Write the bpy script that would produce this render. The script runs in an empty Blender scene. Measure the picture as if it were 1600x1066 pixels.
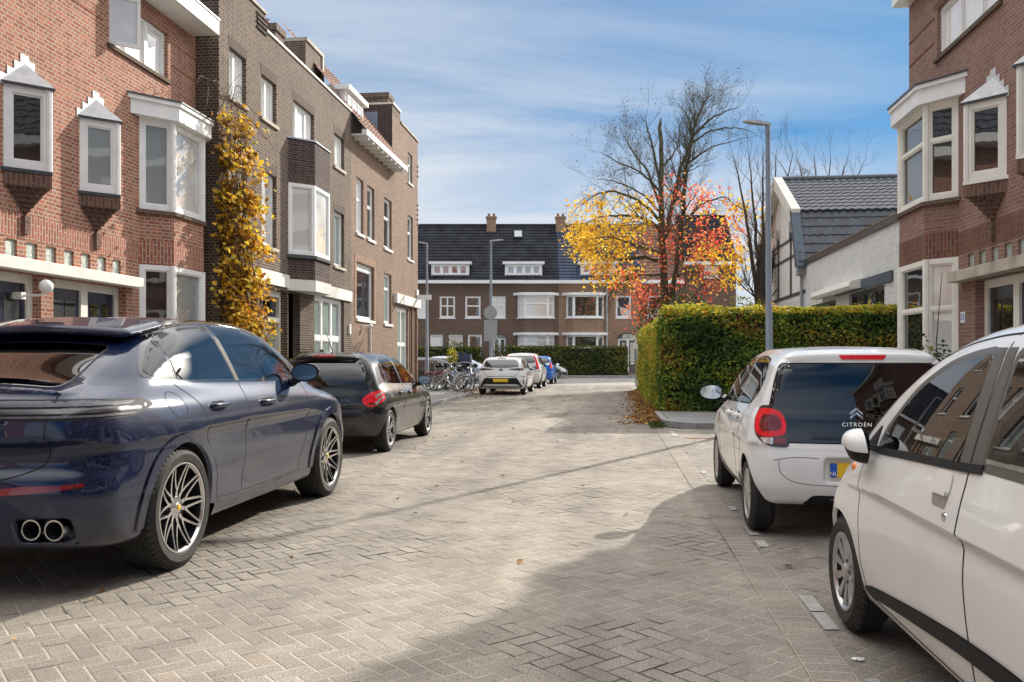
import bpy, bmesh, math, random
import numpy as np
from mathutils import Vector, Matrix
from mathutils.geometry import delaunay_2d_cdt
C = bpy.context.scene.collection
RNG = random.Random(7)
NR = np.random.default_rng(11)
# ---------------------------------------------------------------- camera model (level camera, lens shift)
F, HZ, CH = 1315.0, 560.0, 1.36
TH = math.atan(155/1315)
cT, sT = math.cos(TH), math.sin(TH)
def ray(x):
    xc = (x-800)/F
    return xc*cT-sT, xc*sT+cT
def onX(x, y, X):
    rx, ry = ray(x); t = X/rx
    return t*ry, CH+(HZ-y)/F*t
def YX(x, X): return onX(x, 0, X)[0]
def rot(xc, zc): return (xc*cT-zc*sT, xc*sT+zc*cT)
def at(x, zc, z=0.0):
    a = rot((x-800)/F*zc, zc); return Vector((a[0], a[1], z))
def onG(x, y, z=0.0):
    zc = (CH-z)*F/(y-HZ); return at(x, zc, z)
def zat(y, zc): return CH+(HZ-y)/F*zc
SUN_AZ, SUN_EL = math.radians(26.6), math.radians(25.5)

# ---------------------------------------------------------------- materials
def N(nt, t, **kw):
    n = nt.nodes.new(t)
    for k, v in kw.items():
        if k in n.inputs.keys() if isinstance(k, str) else False: n.inputs[k].default_value = v
        else: setattr(n, k, v)
    return n
def newmat(name):
    m = bpy.data.materials.new(name); m.use_nodes = True
    nt = m.node_tree; b = nt.nodes['Principled BSDF']
    return m, nt, b
def c4(c): return (c[0], c[1], c[2], 1.0)
def noise(nt, scale, detail=4, vec=None, rough=.55, dist=0.0):
    n = nt.nodes.new('ShaderNodeTexNoise'); n.inputs['Scale'].default_value = scale
    n.inputs['Detail'].default_value = detail; n.inputs['Roughness'].default_value = rough
    n.inputs['Distortion'].default_value = dist
    if vec is not None: nt.links.new(vec, n.inputs['Vector'])
    return n
def ramp(nt, fac, stops):
    r = nt.nodes.new('ShaderNodeValToRGB'); e = r.color_ramp.elements
    while len(e) > 1: e.remove(e[-1])
    e[0].position = stops[0][0]; e[0].color = c4(stops[0][1])
    for p, c in stops[1:]:
        q = e.new(p); q.color = c4(c)
    nt.links.new(fac, r.inputs['Fac']); return r
def mixc(nt, fac, a, b, mode='MIX'):
    m = nt.nodes.new('ShaderNodeMix'); m.data_type = 'RGBA'; m.blend_type = mode
    for s, v in ((0, fac), (6, a), (7, b)):
        if isinstance(v, (int, float)): m.inputs[s].default_value = v
        elif isinstance(v, tuple): m.inputs[s].default_value = c4(v)
        else: nt.links.new(v, m.inputs[s])
    return m.outputs[2]
def math_(nt, op, a, b=0.0, c=None):
    m = nt.nodes.new('ShaderNodeMath'); m.operation = op
    for i, v in enumerate((a, b, c)):
        if v is None: continue
        if isinstance(v, (int, float)): m.inputs[i].default_value = v
        else: nt.links.new(v, m.inputs[i])
    return m.outputs[0]
def bump(nt, b, h, strength=.3, dist=.01):
    n = nt.nodes.new('ShaderNodeBump'); n.inputs['Strength'].default_value = strength
    n.inputs['Distance'].default_value = dist
    nt.links.new(h, n.inputs['Height']); nt.links.new(n.outputs[0], b.inputs['Normal']); return n
def geo_pos(nt): return nt.nodes.new('ShaderNodeNewGeometry').outputs['Position']
def texco(nt, w='Object'): return nt.nodes.new('ShaderNodeTexCoord').outputs[w]

def mat(name, col, rough=.55, metal=0.0, var=.12, scale=6.0, bmp=0.0, bscale=60.0, coat=0.0, spec=.5):
    m, nt, b = newmat(name)
    co = texco(nt)
    if var > 0:
        n = noise(nt, scale, 5, co)
        r = ramp(nt, n.outputs['Fac'], [(.3, tuple(v*(1-var) for v in col)), (.7, tuple(min(1, v*(1+var)) for v in col))])
        nt.links.new(r.outputs[0], b.inputs['Base Color'])
    else: b.inputs['Base Color'].default_value = c4(col)
    b.inputs['Roughness'].default_value = rough; b.inputs['Metallic'].default_value = metal
    b.inputs['Specular IOR Level'].default_value = spec
    if coat: b.inputs['Coat Weight'].default_value = coat; b.inputs['Coat Roughness'].default_value = .02
    if bmp: bump(nt, b, noise(nt, bscale, 4, co).outputs['Fac'], bmp, .01)
    return m

def brickmat(name, c1, c2, mortar, swap=False, dirt=.35, w=.215, h=.0625, msize=.011, third=None, paint=False):
    m, nt, b = newmat(name)
    uv = texco(nt, 'UV')
    if swap:
        mp = nt.nodes.new('ShaderNodeMapping'); mp.inputs['Rotation'].default_value = (0, 0, math.pi/2)
        nt.links.new(uv, mp.inputs['Vector']); uv = mp.outputs[0]
    br = nt.nodes.new('ShaderNodeTexBrick')
    br.inputs['Scale'].default_value = 1.0; br.inputs['Brick Width'].default_value = w
    br.inputs['Row Height'].default_value = h; br.inputs['Mortar Size'].default_value = msize
    br.inputs['Mortar Smooth'].default_value = .3; br.inputs['Bias'].default_value = 0.0
    br.inputs['Color1'].default_value = (0, 0, 0, 1); br.inputs['Color2'].default_value = (1, 1, 1, 1); br.inputs['Mortar'].default_value = (.5, .5, .5, 1)
    nt.links.new(uv, br.inputs['Vector'])
    if h < .1 and w > .15 and not swap: br.squash = .5; br.squash_frequency = 2
    cr = ramp(nt, br.outputs['Color'], [(0, c1), (.35, third or c1), (.6, c2), (1, tuple(v*.8 for v in c1))])
    n1 = noise(nt, .7, 6, uv); n2 = noise(nt, 45, 3, uv)
    col = mixc(nt, math_(nt, 'MULTIPLY', n2.outputs['Fac'], .5), cr.outputs[0], tuple(v*.6 for v in c2))
    mo = mixc(nt, noise(nt, 3, 3, uv).outputs['Fac'], mortar, tuple(v*.6 for v in mortar))
    col = mixc(nt, br.outputs['Fac'], col, mo)
    st = ramp(nt, n1.outputs['Fac'], [(.42, (0, 0, 0)), (.75, (1, 1, 1))])
    col = mixc(nt, math_(nt, 'MULTIPLY', st.outputs[0], dirt), col, tuple(v*.45 for v in c2))
    nt.links.new(col, b.inputs['Base Color']); b.inputs['Roughness'].default_value = .88
    b.inputs['Specular IOR Level'].default_value = .25
    hh = math_(nt, 'ADD', math_(nt, 'MULTIPLY', br.outputs['Fac'], -1.0), math_(nt, 'MULTIPLY', n2.outputs['Fac'], .5))
    bump(nt, b, hh, .6, .008)
    return m

def glassmat(name, base, rough=.015, spec=.9, bend=.0015, curtain=None):
    """opaque window pane: dark, curtained or reflection-painted base behind a reflecting sheet"""
    m, nt, b = newmat(name)
    co = texco(nt, 'UV')
    if curtain:
        w = nt.nodes.new('ShaderNodeTexWave'); w.inputs['Scale'].default_value = curtain[2]; w.inputs['Distortion'].default_value = 2.0
        w.inputs['Detail'].default_value = 2; nt.links.new(co, w.inputs['Vector'])
        if curtain[3]: w.bands_direction = 'Y'
        col = mixc(nt, w.outputs['Fac'], curtain[0], curtain[1])
    else:
        n = noise(nt, 1.2, 3, co)
        col = mixc(nt, n.outputs['Fac'], tuple(v*.4 for v in base), tuple(v*1.6 for v in base))
    nt.links.new(col, b.inputs['Base Color'])
    b.inputs['Roughness'].default_value = .6
    b.inputs['Specular IOR Level'].default_value = 0.0
    b.inputs['Coat Weight'].default_value = 1.0; b.inputs['Coat Roughness'].default_value = rough; b.inputs['Coat IOR'].default_value = 1.5+spec
    n = noise(nt, 2.2, 2, co); bp = nt.nodes.new('ShaderNodeBump'); bp.inputs['Strength'].default_value = .25; bp.inputs['Distance'].default_value = .004
    nt.links.new(n.outputs['Fac'], bp.inputs['Height']); nt.links.new(bp.outputs[0], b.inputs['Coat Normal'])
    return m

def paintmat(name, col, metallic=0.0, rough=.35, flake=False, dust=.12):
    m, nt, b = newmat(name)
    co = texco(nt)
    n = noise(nt, 3.0, 6, co)
    d = ramp(nt, n.outputs['Fac'], [(.45, (0, 0, 0)), (.8, (1, 1, 1))])
    c = mixc(nt, math_(nt, 'MULTIPLY', d.outputs[0], dust), col, (.30, .27, .23))
    # road dust low on the panels
    sp = nt.nodes.new('ShaderNodeSeparateXYZ'); nt.links.new(co, sp.inputs[0])
    lo = nt.nodes.new('ShaderNodeMapRange'); lo.inputs[1].default_value = .62; lo.inputs[2].default_value = .18
    lo.inputs[3].default_value = 0; lo.inputs[4].default_value = .32; nt.links.new(sp.outputs['Z'], lo.inputs[0])
    lf = math_(nt, 'MULTIPLY', lo.outputs[0], math_(nt, 'ADD', n.outputs['Fac'], .2))
    c = mixc(nt, lf, c, (.20, .175, .145))
    bf = nt.nodes.new('ShaderNodeNewGeometry').outputs['Backfacing']
    c = mixc(nt, bf, c, (.03, .03, .032))
    nt.links.new(c, b.inputs['Base Color'])
    b.inputs['Metallic'].default_value = metallic; b.inputs['Roughness'].default_value = rough; b.inputs['Specular IOR Level'].default_value = .08
    nt.links.new(math_(nt, 'MULTIPLY', math_(nt, 'SUBTRACT', 1.0, bf), 1.0), b.inputs['Coat Weight'])
    b.inputs['Coat Roughness'].default_value = .025; b.inputs['Coat IOR'].default_value = 1.55 if max(col) < .3 else 1.38
    return m

def carglass(name, tint, gloss=1.0):
    m = bpy.data.materials.new(name); m.use_nodes = True; nt = m.node_tree
    nt.nodes.clear(); o = nt.nodes.new('ShaderNodeOutputMaterial')
    tr = nt.nodes.new('ShaderNodeBsdfTransparent'); tr.inputs[0].default_value = c4(tint)
    gl = nt.nodes.new('ShaderNodeBsdfGlossy'); gl.inputs['Roughness'].default_value = .01; gl.inputs['Color'].default_value = (gloss, gloss, gloss, 1)
    fr = nt.nodes.new('ShaderNodeFresnel'); fr.inputs['IOR'].default_value = 1.85
    mx = nt.nodes.new('ShaderNodeMixShader')
    nt.links.new(fr.outputs[0], mx.inputs[0]); nt.links.new(tr.outputs[0], mx.inputs[1]); nt.links.new(gl.outputs[0], mx.inputs[2])
    nt.links.new(mx.outputs[0], o.inputs[0]); return m

M = {}
M['rubber'] = mat('rubber', (.022, .021, .02), .75, var=.35, scale=14, bmp=.3, bscale=120)
M['black'] = mat('black_plastic', (.015, .015, .016), .62, var=.25, scale=9, spec=.25)
M['blackgloss'] = mat('black_gloss', (.008, .008, .009), .12, var=0, coat=1)
M['well'] = mat('wheel_well', (.008, .008, .008), .9, var=.2)
M['seam'] = mat('panel_gap', (.006, .006, .007), .9, var=0)
M['chrome'] = mat('chrome', (.72, .72, .73), .12, metal=1, var=.05)
M['alu'] = mat('alloy', (.50, .50, .51), .28, metal=.9, var=.1, scale=20)
M['alubright'] = mat('machined_alloy', (.70, .69, .68), .22, metal=.95, var=.06, scale=20)
M['aludark'] = mat('dark_alloy', (.035, .036, .04), .35, metal=.4, var=.2)
M['hubcap'] = mat('hub_cap_silver', (.42, .41, .40), .38, metal=.5, var=.15, scale=12)
M['redlens'] = mat('red_lens', (.80, .004, .012), .25, var=.25, scale=22, coat=.35)
M['darkred'] = mat('dark_red_lens', (.16, .004, .008), .15, var=.2, scale=22, coat=1)
M['smokelens'] = mat('smoked_lens', (.05, .045, .05), .15, var=.3, scale=18, coat=1)
M['clearlens'] = mat('clear_lens', (.55, .55, .56), .12, metal=.5, var=.3, scale=30, coat=1)
M['amber'] = mat('amber_lens', (.85, .22, .02), .15, var=.1, coat=1)
M['taillens'] = mat('grey_tail_lens', (.10, .10, .11), .35, metal=0, var=.3, scale=20, coat=.15, spec=.2)
M['pillar'] = mat('dark_pillar_film', (.10, .095, .085), .35, var=.15, scale=5)
M['mirror'] = mat('mirror_glass', (.50, .56, .60), .02, metal=1, var=0)
M['plate'] = mat('yellow_plate', (.85, .52, .02), .4, var=.05)
M['plateblue'] = mat('blue_plate_strip', (.01, .10, .50), .4, var=.05)
M['fabric'] = mat('seat_fabric', (.03, .03, .032), .9, var=.3)
M['dash'] = mat('dashboard_plastic', (.03, .03, .03), .6, var=.2)
M['glass_car'] = carglass('car_glass', (.52, .60, .57))
M['glass_privacy'] = carglass('privacy_glass', (.10, .11, .12))
M['glass_dark'] = mat('dark_car_glass', (.012, .014, .016), .02, var=0, coat=1, spec=1.0)
M['white'] = mat('white_painted_wood', (.80, .80, .785), .45, var=.06, scale=3, bmp=.08)
M['cream'] = mat('cream_painted_wood', (.80, .78, .71), .45, var=.07, scale=3, bmp=.08)

# ---------------------------------------------------------------- mesh builder
class MB:
    def __init__(s): s.v = []; s.f = []; s.m = []
    def add(s, vs, fs, mi=0):
        o = len(s.v); s.v += [tuple(p) for p in vs]
        for f in fs: s.f.append(tuple(o+i for i in f)); s.m.append(mi)
    def quad(s, a, b, c, d, mi=0): s.add([a, b, c, d], [(0, 1, 2, 3)], mi)
    def box(s, x0, x1, y0, y1, z0, z1, mi=0):
        P = lambda a, b, c: (a, b, c)
        s.hexa([P(x0, y0, z0), P(x1, y0, z0), P(x1, y1, z0), P(x0, y1, z0), P(x0, y0, z1), P(x1, y0, z1), P(x1, y1, z1), P(x0, y1, z1)], mi)
    def hexa(s, p, mi=0):
        a = Vector(p[1])-Vector(p[0]); b = Vector(p[3])-Vector(p[0]); c = Vector(p[4])-Vector(p[0])
        fs = [(0, 3, 2, 1), (4, 5, 6, 7), (0, 1, 5, 4), (1, 2, 6, 5), (2, 3, 7, 6), (3, 0, 4, 7)]
        if a.cross(b).dot(c) < 0: fs = [tuple(reversed(f)) for f in fs]
        s.add(p, fs, mi)
    def prism(s, poly, lo, hi, axis='z', mi=0):
        """extrude 2D polygon along axis"""
        def P(a, b, c):
            return {'z': (a, b, c), 'y': (a, c, b), 'x': (c, a, b)}[axis]
        n = len(poly)
        vs = [P(a, b, lo) for a, b in poly]+[P(a, b, hi) for a, b in poly]
        fs = [tuple(range(n-1, -1, -1)), tuple(range(n, 2*n))]+[(i, (i+1) % n, n+(i+1) % n, n+i) for i in range(n)]
        s.add(vs, fs, mi)
    def tube(s, pts, rad, n=8, mi=0, caps=True):
        pts = [Vector(p) for p in pts]; k = len(pts)
        if not hasattr(rad, '__len__'): rad = [rad]*k
        o = len(s.v); up = None
        for i, p in enumerate(pts):
            t = (pts[min(i+1, k-1)]-pts[max(i-1, 0)])
            if t.length < 1e-9: t = Vector((0, 0, 1))
            t.normalize()
            if up is None: up = t.orthogonal().normalized()
            up = (up-t*up.dot(t));
            if up.length < 1e-6: up = t.orthogonal()
            up.normalize(); w = t.cross(up)
            for j in range(n):
                a = 2*math.pi*j/n; q = p+(up*math.cos(a)+w*math.sin(a))*rad[i]; s.v.append(tuple(q))
        for i in range(k-1):
            for j in range(n):
                a = o+i*n+j; b = o+i*n+(j+1) % n
                s.f.append((a, b, b+n, a+n)); s.m.append(mi)
        if caps:
            s.f.append(tuple(o+j for j in range(n-1, -1, -1))); s.m.append(mi)
            s.f.append(tuple(o+(k-1)*n+j for j in range(n))); s.m.append(mi)
    def lathe(s, prof, O, A, U, n=32, mi=0, a0=0.0, a1=2*math.pi):
        """prof: (radius, axial); revolve about axis A through O"""
        O, A, U = Vector(O), Vector(A).normalized(), Vector(U).normalized(); W = A.cross(U)
        full = abs(a1-a0-2*math.pi) < 1e-6; m = n if full else n+1
        o = len(s.v)
        for i in range(m):
            a = a0+(a1-a0)*i/n; d = U*math.cos(a)+W*math.sin(a)
            for r, h in prof: s.v.append(tuple(O+d*r+A*h))
        k = len(prof)
        for i in range(n):
            i2 = (i+1) % m
            for j in range(k-1):
                s.f.append((o+i*k+j, o+i2*k+j, o+i2*k+j+1, o+i*k+j+1)); s.m.append(mi)
    def ball(s, c, r, n=12, mi=0, sc=(1, 1, 1)):
        o = len(s.v); c = Vector(c); rows = n//2
        for i in range(rows+1):
            ph = math.pi*i/rows
            for j in range(n):
                a = 2*math.pi*j/n
                s.v.append((c.x+r*sc[0]*math.sin(ph)*math.cos(a), c.y+r*sc[1]*math.sin(ph)*math.sin(a), c.z-r*sc[2]*math.cos(ph)))
        for i in range(rows):
            for j in range(n):
                s.f.append((o+i*n+j, o+i*n+(j+1) % n, o+(i+1)*n+(j+1) % n, o+(i+1)*n+j)); s.m.append(mi)
    def build(s, name, mats, parent=None, smooth=None, uv=False, bevel=0.0, nrm=None):
        return mk(name, s.v, s.f, s.m, mats, parent, smooth, uv, bevel, nrm)

def metric_uv(me):
    n = len(me.polygons)
    if n == 0: return
    uvl = me.uv_layers.new(name='UVMap')
    co = np.empty(len(me.vertices)*3); me.vertices.foreach_get('co', co); co = co.reshape(-1, 3)
    nr = np.empty(n*3); me.polygons.foreach_get('normal', nr); nr = nr.reshape(-1, 3)
    lt = np.empty(n, int); me.polygons.foreach_get('loop_total', lt)
    lv = np.empty(len(me.loops), int); me.loops.foreach_get('vertex_index', lv)
    fn = np.repeat(nr, lt, axis=0); p = co[lv]
    flat = np.abs(fn[:, 2]) > .985
    t = np.stack([-fn[:, 1], fn[:, 0], np.zeros(len(fn))], 1); tl = np.linalg.norm(t, axis=1, keepdims=True); t = t/np.maximum(tl, 1e-9)
    bb = np.cross(fn, t)
    u = np.where(flat, p[:, 0], (p*t).sum(1)); v = np.where(flat, p[:, 1], (p*bb).sum(1))
    uvl.data.foreach_set('uv', np.stack([u, v], 1).astype(np.float32).ravel())

def mk(name, v, f, mi, mats, parent=None, smooth=None, uv=False, bevel=0.0, nrm=None):
    me = bpy.data.meshes.new(name)
    me.from_pydata([tuple(map(float, p)) for p in v], [], [tuple(int(i) for i in q) for q in f])
    for m in (mats if isinstance(mats, (list, tuple)) else [mats]): me.materials.append(M[m] if isinstance(m, str) else m)
    if mi is not None and len(mi): me.polygons.foreach_set('material_index', np.asarray(mi, np.int32))
    me.update()
    if nrm is not None:
        me.polygons.foreach_set('use_smooth', np.ones(len(me.polygons), bool))
        me.normals_split_custom_set_from_vertices([tuple(q) for q in nrm])
    elif smooth:
        me.polygons.foreach_set('use_smooth', np.ones(len(me.polygons), bool))
        me.set_sharp_from_angle(angle=math.radians(smooth))
    if uv: metric_uv(me)
    o = bpy.data.objects.new(name, me); C.objects.link(o)
    if parent is not None: o.parent = parent
    if bevel:
        b = o.modifiers.new('bevel', 'BEVEL'); b.width = bevel; b.segments = 2; b.limit_method = 'ANGLE'
    return o
def thing(name, label, cat, loc=(0, 0, 0), rz=0.0, group=None):
    o = bpy.data.objects.new(name, None); C.objects.link(o); o.location = loc; o.rotation_euler = (0, 0, rz)
    o.empty_display_size = .2
    return tag(o, label, cat, group)
def tag(o, label, cat, group=None, kind=None):
    if label: o['label'] = label
    if cat: o['category'] = cat
    if group: o['group'] = group
    if kind: o['kind'] = kind
    return o
def struct(o, label=None):
    o['kind'] = 'structure'
    if label: o['label'] = label
    return o
def text(name, s, size, mname, M4, parent, ext=.002, align='CENTER', spacing=1.0, label=None):
    cu = bpy.data.curves.new(name, 'FONT'); cu.body = s; cu.size = size; cu.extrude = ext
    cu.align_x = align; cu.align_y = 'CENTER'; cu.space_character = spacing; cu.resolution_u = 3
    t_ = bpy.data.objects.new(name, cu); C.objects.link(t_); bpy.context.view_layer.update()
    me = bpy.data.meshes.new_from_object(t_.evaluated_get(bpy.context.evaluated_depsgraph_get())); bpy.data.objects.remove(t_)
    me.materials.clear(); me.materials.append(M[mname]); o = bpy.data.objects.new(name, me); C.objects.link(o)
    o.parent = parent; o.matrix_local = M4
    if label: o['label'] = label
    return o
def basis(O, X, Y):
    X = Vector(X).normalized(); Y = Vector(Y); Y = (Y-X*Y.dot(X)).normalized(); Z = X.cross(Y)
    return Matrix(((X.x, Y.x, Z.x, O[0]), (X.y, Y.y, Z.y, O[1]), (X.z, Y.z, Z.z, O[2]), (0, 0, 0, 1)))
# ================================================================ CARS (bodies from a smooth signed distance field)
def fil(a, b, r):
    u = np.maximum(a+r, 0); v = np.maximum(b+r, 0)
    return np.minimum(np.maximum(a, b), -r)+np.sqrt(u*u+v*v)
def fun(a, b, r): return -fil(-a, -b, r)
class Curve:
    """monotone cubic through points, then lightly blurred"""
    def __init__(s, pts, blur=.03):
        x = np.array([p[0] for p in pts], float); y = np.array([p[1] for p in pts], float)
        if len(x) == 1: x = np.array([x[0], x[0]+1]); y = np.array([y[0], y[0]])
        h = np.diff(x); d = np.diff(y)/h; m = np.zeros_like(y); m[0] = d[0]; m[-1] = d[-1]
        for i in range(1, len(y)-1):
            if d[i-1]*d[i] > 0:
                w1 = 2*h[i]+h[i-1]; w2 = h[i]+2*h[i-1]; m[i] = (w1+w2)/(w1/d[i-1]+w2/d[i])
        lo, hi = x[0]-.6, x[-1]+.6; s.n = 1400; s.x = np.linspace(lo, hi, s.n)
        X = np.clip(s.x, x[0], x[-1]); k = np.clip(np.searchsorted(x, X, side='right')-1, 0, len(h)-1)
        t = (X-x[k])/h[k]; H = h[k]
        Y = (2*t**3-3*t**2+1)*y[k]+(t**3-2*t**2+t)*H*m[k]+(-2*t**3+3*t**2)*y[k+1]+(t**3-t**2)*H*m[k+1]
        Y = Y+np.where(s.x < x[0], (s.x-x[0])*m[0], 0)+np.where(s.x > x[-1], (s.x-x[-1])*m[-1], 0)
        st = s.x[1]-s.x[0]; kk = max(1, int(blur/st))
        if kk > 1:
            w = np.hanning(2*kk+1)[0:]; w = w/w.sum(); Yp = np.pad(Y, kk, mode='edge')
            # extend ends linearly to avoid flattening
            Yp[:kk] = Y[0]-(Y[1]-Y[0])*np.arange(kk, 0, -1); Yp[-kk:] = Y[-1]+(Y[-1]-Y[-2])*np.arange(1, kk+1)
            Y = np.convolve(Yp, w, 'valid')
        s.y = Y; s.g = np.gradient(Y, s.x)
    def __call__(s, x): return np.interp(x, s.x, s.y)
    def d(s, x): return np.interp(x, s.x, s.g)

class Body:
    def __init__(s, S):
        s.S = S
        for k in ('Wp', 'Wz', 'Zt', 'Zb', 'XR', 'XF', 'Zr', 'GR', 'GF', 'Gw'): setattr(s, k, Curve(S[k], S.get('blur', .05)))
    def f(s, x, y, z):
        sc = s.S.get('scale')
        if sc: return s.f0(x/sc[0], y/sc[1], z/sc[2])*min(sc)
        return s.f0(x, y, z)
    def f0(s, x, y, z):
        S = s.S; ay = np.sqrt(y*y+1e-5)
        W = s.Wp(x)+s.Wz(z)
        for (hx, hz, sx, sz, a) in S.get('haunch', []):
            W = W+a*np.exp(-((x-hx)/sx)**2-((z-hz)/sz)**2)
        for (z0, sl, a, wd) in S.get('crease', []):     # sharp-ish character line: hollow under it
            q = (z0+sl*x)-z
            W = W-a*np.exp(-np.abs(q-wd*.6)/wd*2.0*np.where(q < wd*.6, 2.2, 1.0))
        fs = ay-W
        zt = s.Zt(x); ft = (z-zt+S['crown']*ay**2)/np.sqrt(1+s.Zt.d(x)**2)
        fb = s.Zb(x)-z
        kr = S.get('kr', .14); fr = (s.XR(z)+kr*ay**2-x)/np.sqrt(1+s.XR.d(z)**2+(2*kr*ay)**2)
        kf = S.get('kf', .3); ff = (x-s.XF(z)+kf*ay**2)/np.sqrt(1+s.XF.d(z)**2+(2*kf*ay)**2)
        low = fil(fs, ft, S.get('rsh', .07)); low = fil(low, fr, S.get('rcr', .16)); low = fil(low, ff, S.get('rcf', .2)); low = fil(low, fb, .04)
        T = S['tumble']; bow = S.get('bow', .05)
        zz = z-S['z0']
        fg = (ay-(s.Gw(x)-T*zz-bow*zz*zz*2))/np.sqrt(1+(T+4*bow*zz)**2)
        fgt = (z-s.Zr(x)+S['rcrown']*ay**2)/np.sqrt(1+s.Zr.d(x)**2+(2*S['rcrown']*ay)**2)
        k1 = S.get('kgr', .12); fgr = (s.GR(z)+k1*ay**2-x)/np.sqrt(1+s.GR.d(z)**2+(2*k1*ay)**2)
        k2 = S.get('kgf', .25); fgf = (x-s.GF(z)+k2*ay**2)/np.sqrt(1+s.GF.d(z)**2)
        g = fil(fg, fgt, S.get('rr', .10)); g = fil(g, fgr, S.get('rgr', .08)); g = fil(g, fgf, S.get('rgf', .1)); g = np.maximum(g, S['z0']-.25-z)
        d = fun(low, g, S.get('rj', .03))
        if 'extra' in S: d = S['extra'](s, x, ay, z, d)
        return d
    def grad(s, p, e=.004):
        x, y, z = p[:, 0], p[:, 1], p[:, 2]
        g = np.stack([s.f(x+e, y, z)-s.f(x-e, y, z), s.f(x, y+e, z)-s.f(x, y-e, z), s.f(x, y, z+e)-s.f(x, y, z-e)], 1)/(2*e)
        return g
    def snap(s, p, it=4):
        p = p.copy()
        for _ in range(it):
            g = s.grad(p); fv = s.f(p[:, 0], p[:, 1], p[:, 2]); l = np.maximum((g*g).sum(1), .1)
            p -= np.clip(fv/l, -.03, .03)[:, None]*g
        return p
    def normal(s, p):
        g = s.grad(p, .005); return g/np.maximum(np.linalg.norm(g, axis=1, keepdims=True), 1e-9)
    def cast(s, a, b, D, U, V, tmax=3.2, tmin=-3.2):
        """outermost surface point seen from direction D for plane coordinates (a,b) on axes U,V"""
        a = np.asarray(a, float); b = np.asarray(b, float)
        P0 = a[:, None]*np.array(U)[None]+b[:, None]*np.array(V)[None]; D = np.array(D, float)
        t = np.full(len(a), 6.0 if tmax > 3 else tmax); act = np.ones(len(a), bool)
        for _ in range(70):
            k = np.where(act)[0]
            if len(k) == 0: break
            p = P0[k]+D*t[k, None]; fv = s.f(p[:, 0], p[:, 1], p[:, 2])
            t[k] -= np.where(fv > .002, fv*.85, fv); act[k] = (np.abs(fv) > 3e-5) & (t[k] > -6.5)
        p = P0+D*t[:, None]; miss = np.abs(s.f(p[:, 0], p[:, 1], p[:, 2])) > .004
        return p, ~miss

def surfnet(body, L, hw, H, h):
    xs = np.arange(-.12, L+.12, h); ys = np.arange(-hw-.1, hw+.1+h, h); zs = np.arange(.05, H+.12, h)
    ys = ys-(ys[0]+ys[-1])/2
    X, Y, Z = np.meshgrid(xs, ys, zs, indexing='ij')
    Fv = body.f(X, Y, Z); ins = Fv < 0
    nx, ny, nz = Fv.shape
    cnt = np.zeros((nx-1, ny-1, nz-1)); P = np.zeros((nx-1, ny-1, nz-1, 3))
    for ax in range(3):
        for o1 in (0, 1):
            for o2 in (0, 1):
                sl0 = [None]*3; sl1 = [None]*3; oth = [a for a in range(3) if a != ax]
                sl0[ax] = slice(0, -1); sl1[ax] = slice(1, None)
                for a, o in zip(oth, (o1, o2)):
                    sl0[a] = slice(o, Fv.shape[a]-1+o); sl1[a] = sl0[a]
                a0, a1 = Fv[tuple(sl0)], Fv[tuple(sl1)]; cr = (a0 < 0) != (a1 < 0)
                t = np.where(cr, a0/np.where(cr, a0-a1, 1), 0)
                off = np.zeros(P.shape); off[..., ax] = t; off[..., oth[0]] = o1; off[..., oth[1]] = o2
                P += off*cr[..., None]; cnt += cr
    act = cnt > 0; idx = np.full(cnt.shape, -1); idx[act] = np.arange(act.sum())
    I = np.argwhere(act); V = (I+P[act]/cnt[act][:, None])*h+np.array([xs[0], ys[0], zs[0]])
    faces = []
    for ax in range(3):
        sl0 = [slice(1, -1)]*3; sl1 = [slice(1, -1)]*3; sl0[ax] = slice(0, -1); sl1[ax] = slice(1, None)
        a0, a1 = ins[tuple(sl0)], ins[tuple(sl1)]
        E = np.argwhere(a0 != a1)
        if len(E) == 0: continue
        flip = a0[tuple(E.T)]
        b = E.copy(); oth = [a for a in range(3) if a != ax]
        for a in oth: b[:, a] += 1
        def g(d1, d2):
            q = b.copy(); q[:, oth[0]] += d1; q[:, oth[1]] += d2; return idx[tuple(q.T)]
        q = np.stack([g(-1, -1), g(0, -1), g(0, 0), g(-1, 0)], 1)
        if ax == 1: flip = ~flip
        q[~flip] = q[~flip][:, ::-1]
        faces.append(q)
    return V, np.concatenate(faces)

def crom(pts, n=8, closed=True):
    P = [np.array(p, float) for p in pts]; k = len(P); out = []
    rng = range(k) if closed else range(k-1)
    for i in rng:
        p0 = P[(i-1) % k] if closed or i > 0 else P[0]; p1 = P[i]; p2 = P[(i+1) % k]; p3 = P[(i+2) % k] if closed or i+2 < k else P[-1]
        for j in range(n):
            t = j/n; out.append(.5*((2*p1)+(-p0+p2)*t+(2*p0-5*p1+4*p2-p3)*t*t+(-p0+3*p1-3*p2+p3)*t**3))
    if not closed: out.append(P[-1])
    return np.array(out)
def rounded(pts, r=.04, n=5):
    """polygon with rounded corners; a point may carry its own radius as third value"""
    out = []; k = len(pts)
    for i in range(k):
        p = np.array(pts[i][:2], float); rr = pts[i][2] if len(pts[i]) > 2 else r
        a = np.array(pts[i-1][:2], float)-p; b = np.array(pts[(i+1) % k][:2], float)-p
        la, lb = np.linalg.norm(a), np.linalg.norm(b); q = min(rr, la*.45, lb*.45)
        p0 = p+a/la*q; p2 = p+b/lb*q
        for j in range(n+1):
            t = j/n; out.append((1-t)**2*p0+2*t*(1-t)*p+t*t*p2)
    res = []   # resample long edges
    for i in range(len(out)):
        a, b = out[i], out[(i+1) % len(out)]; d = np.linalg.norm(b-a)
        if d < 1e-5: continue
        m = max(1, int(d/.05))
        for j in range(m): res.append(a+(b-a)*j/m)
    return np.array(res)
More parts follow.
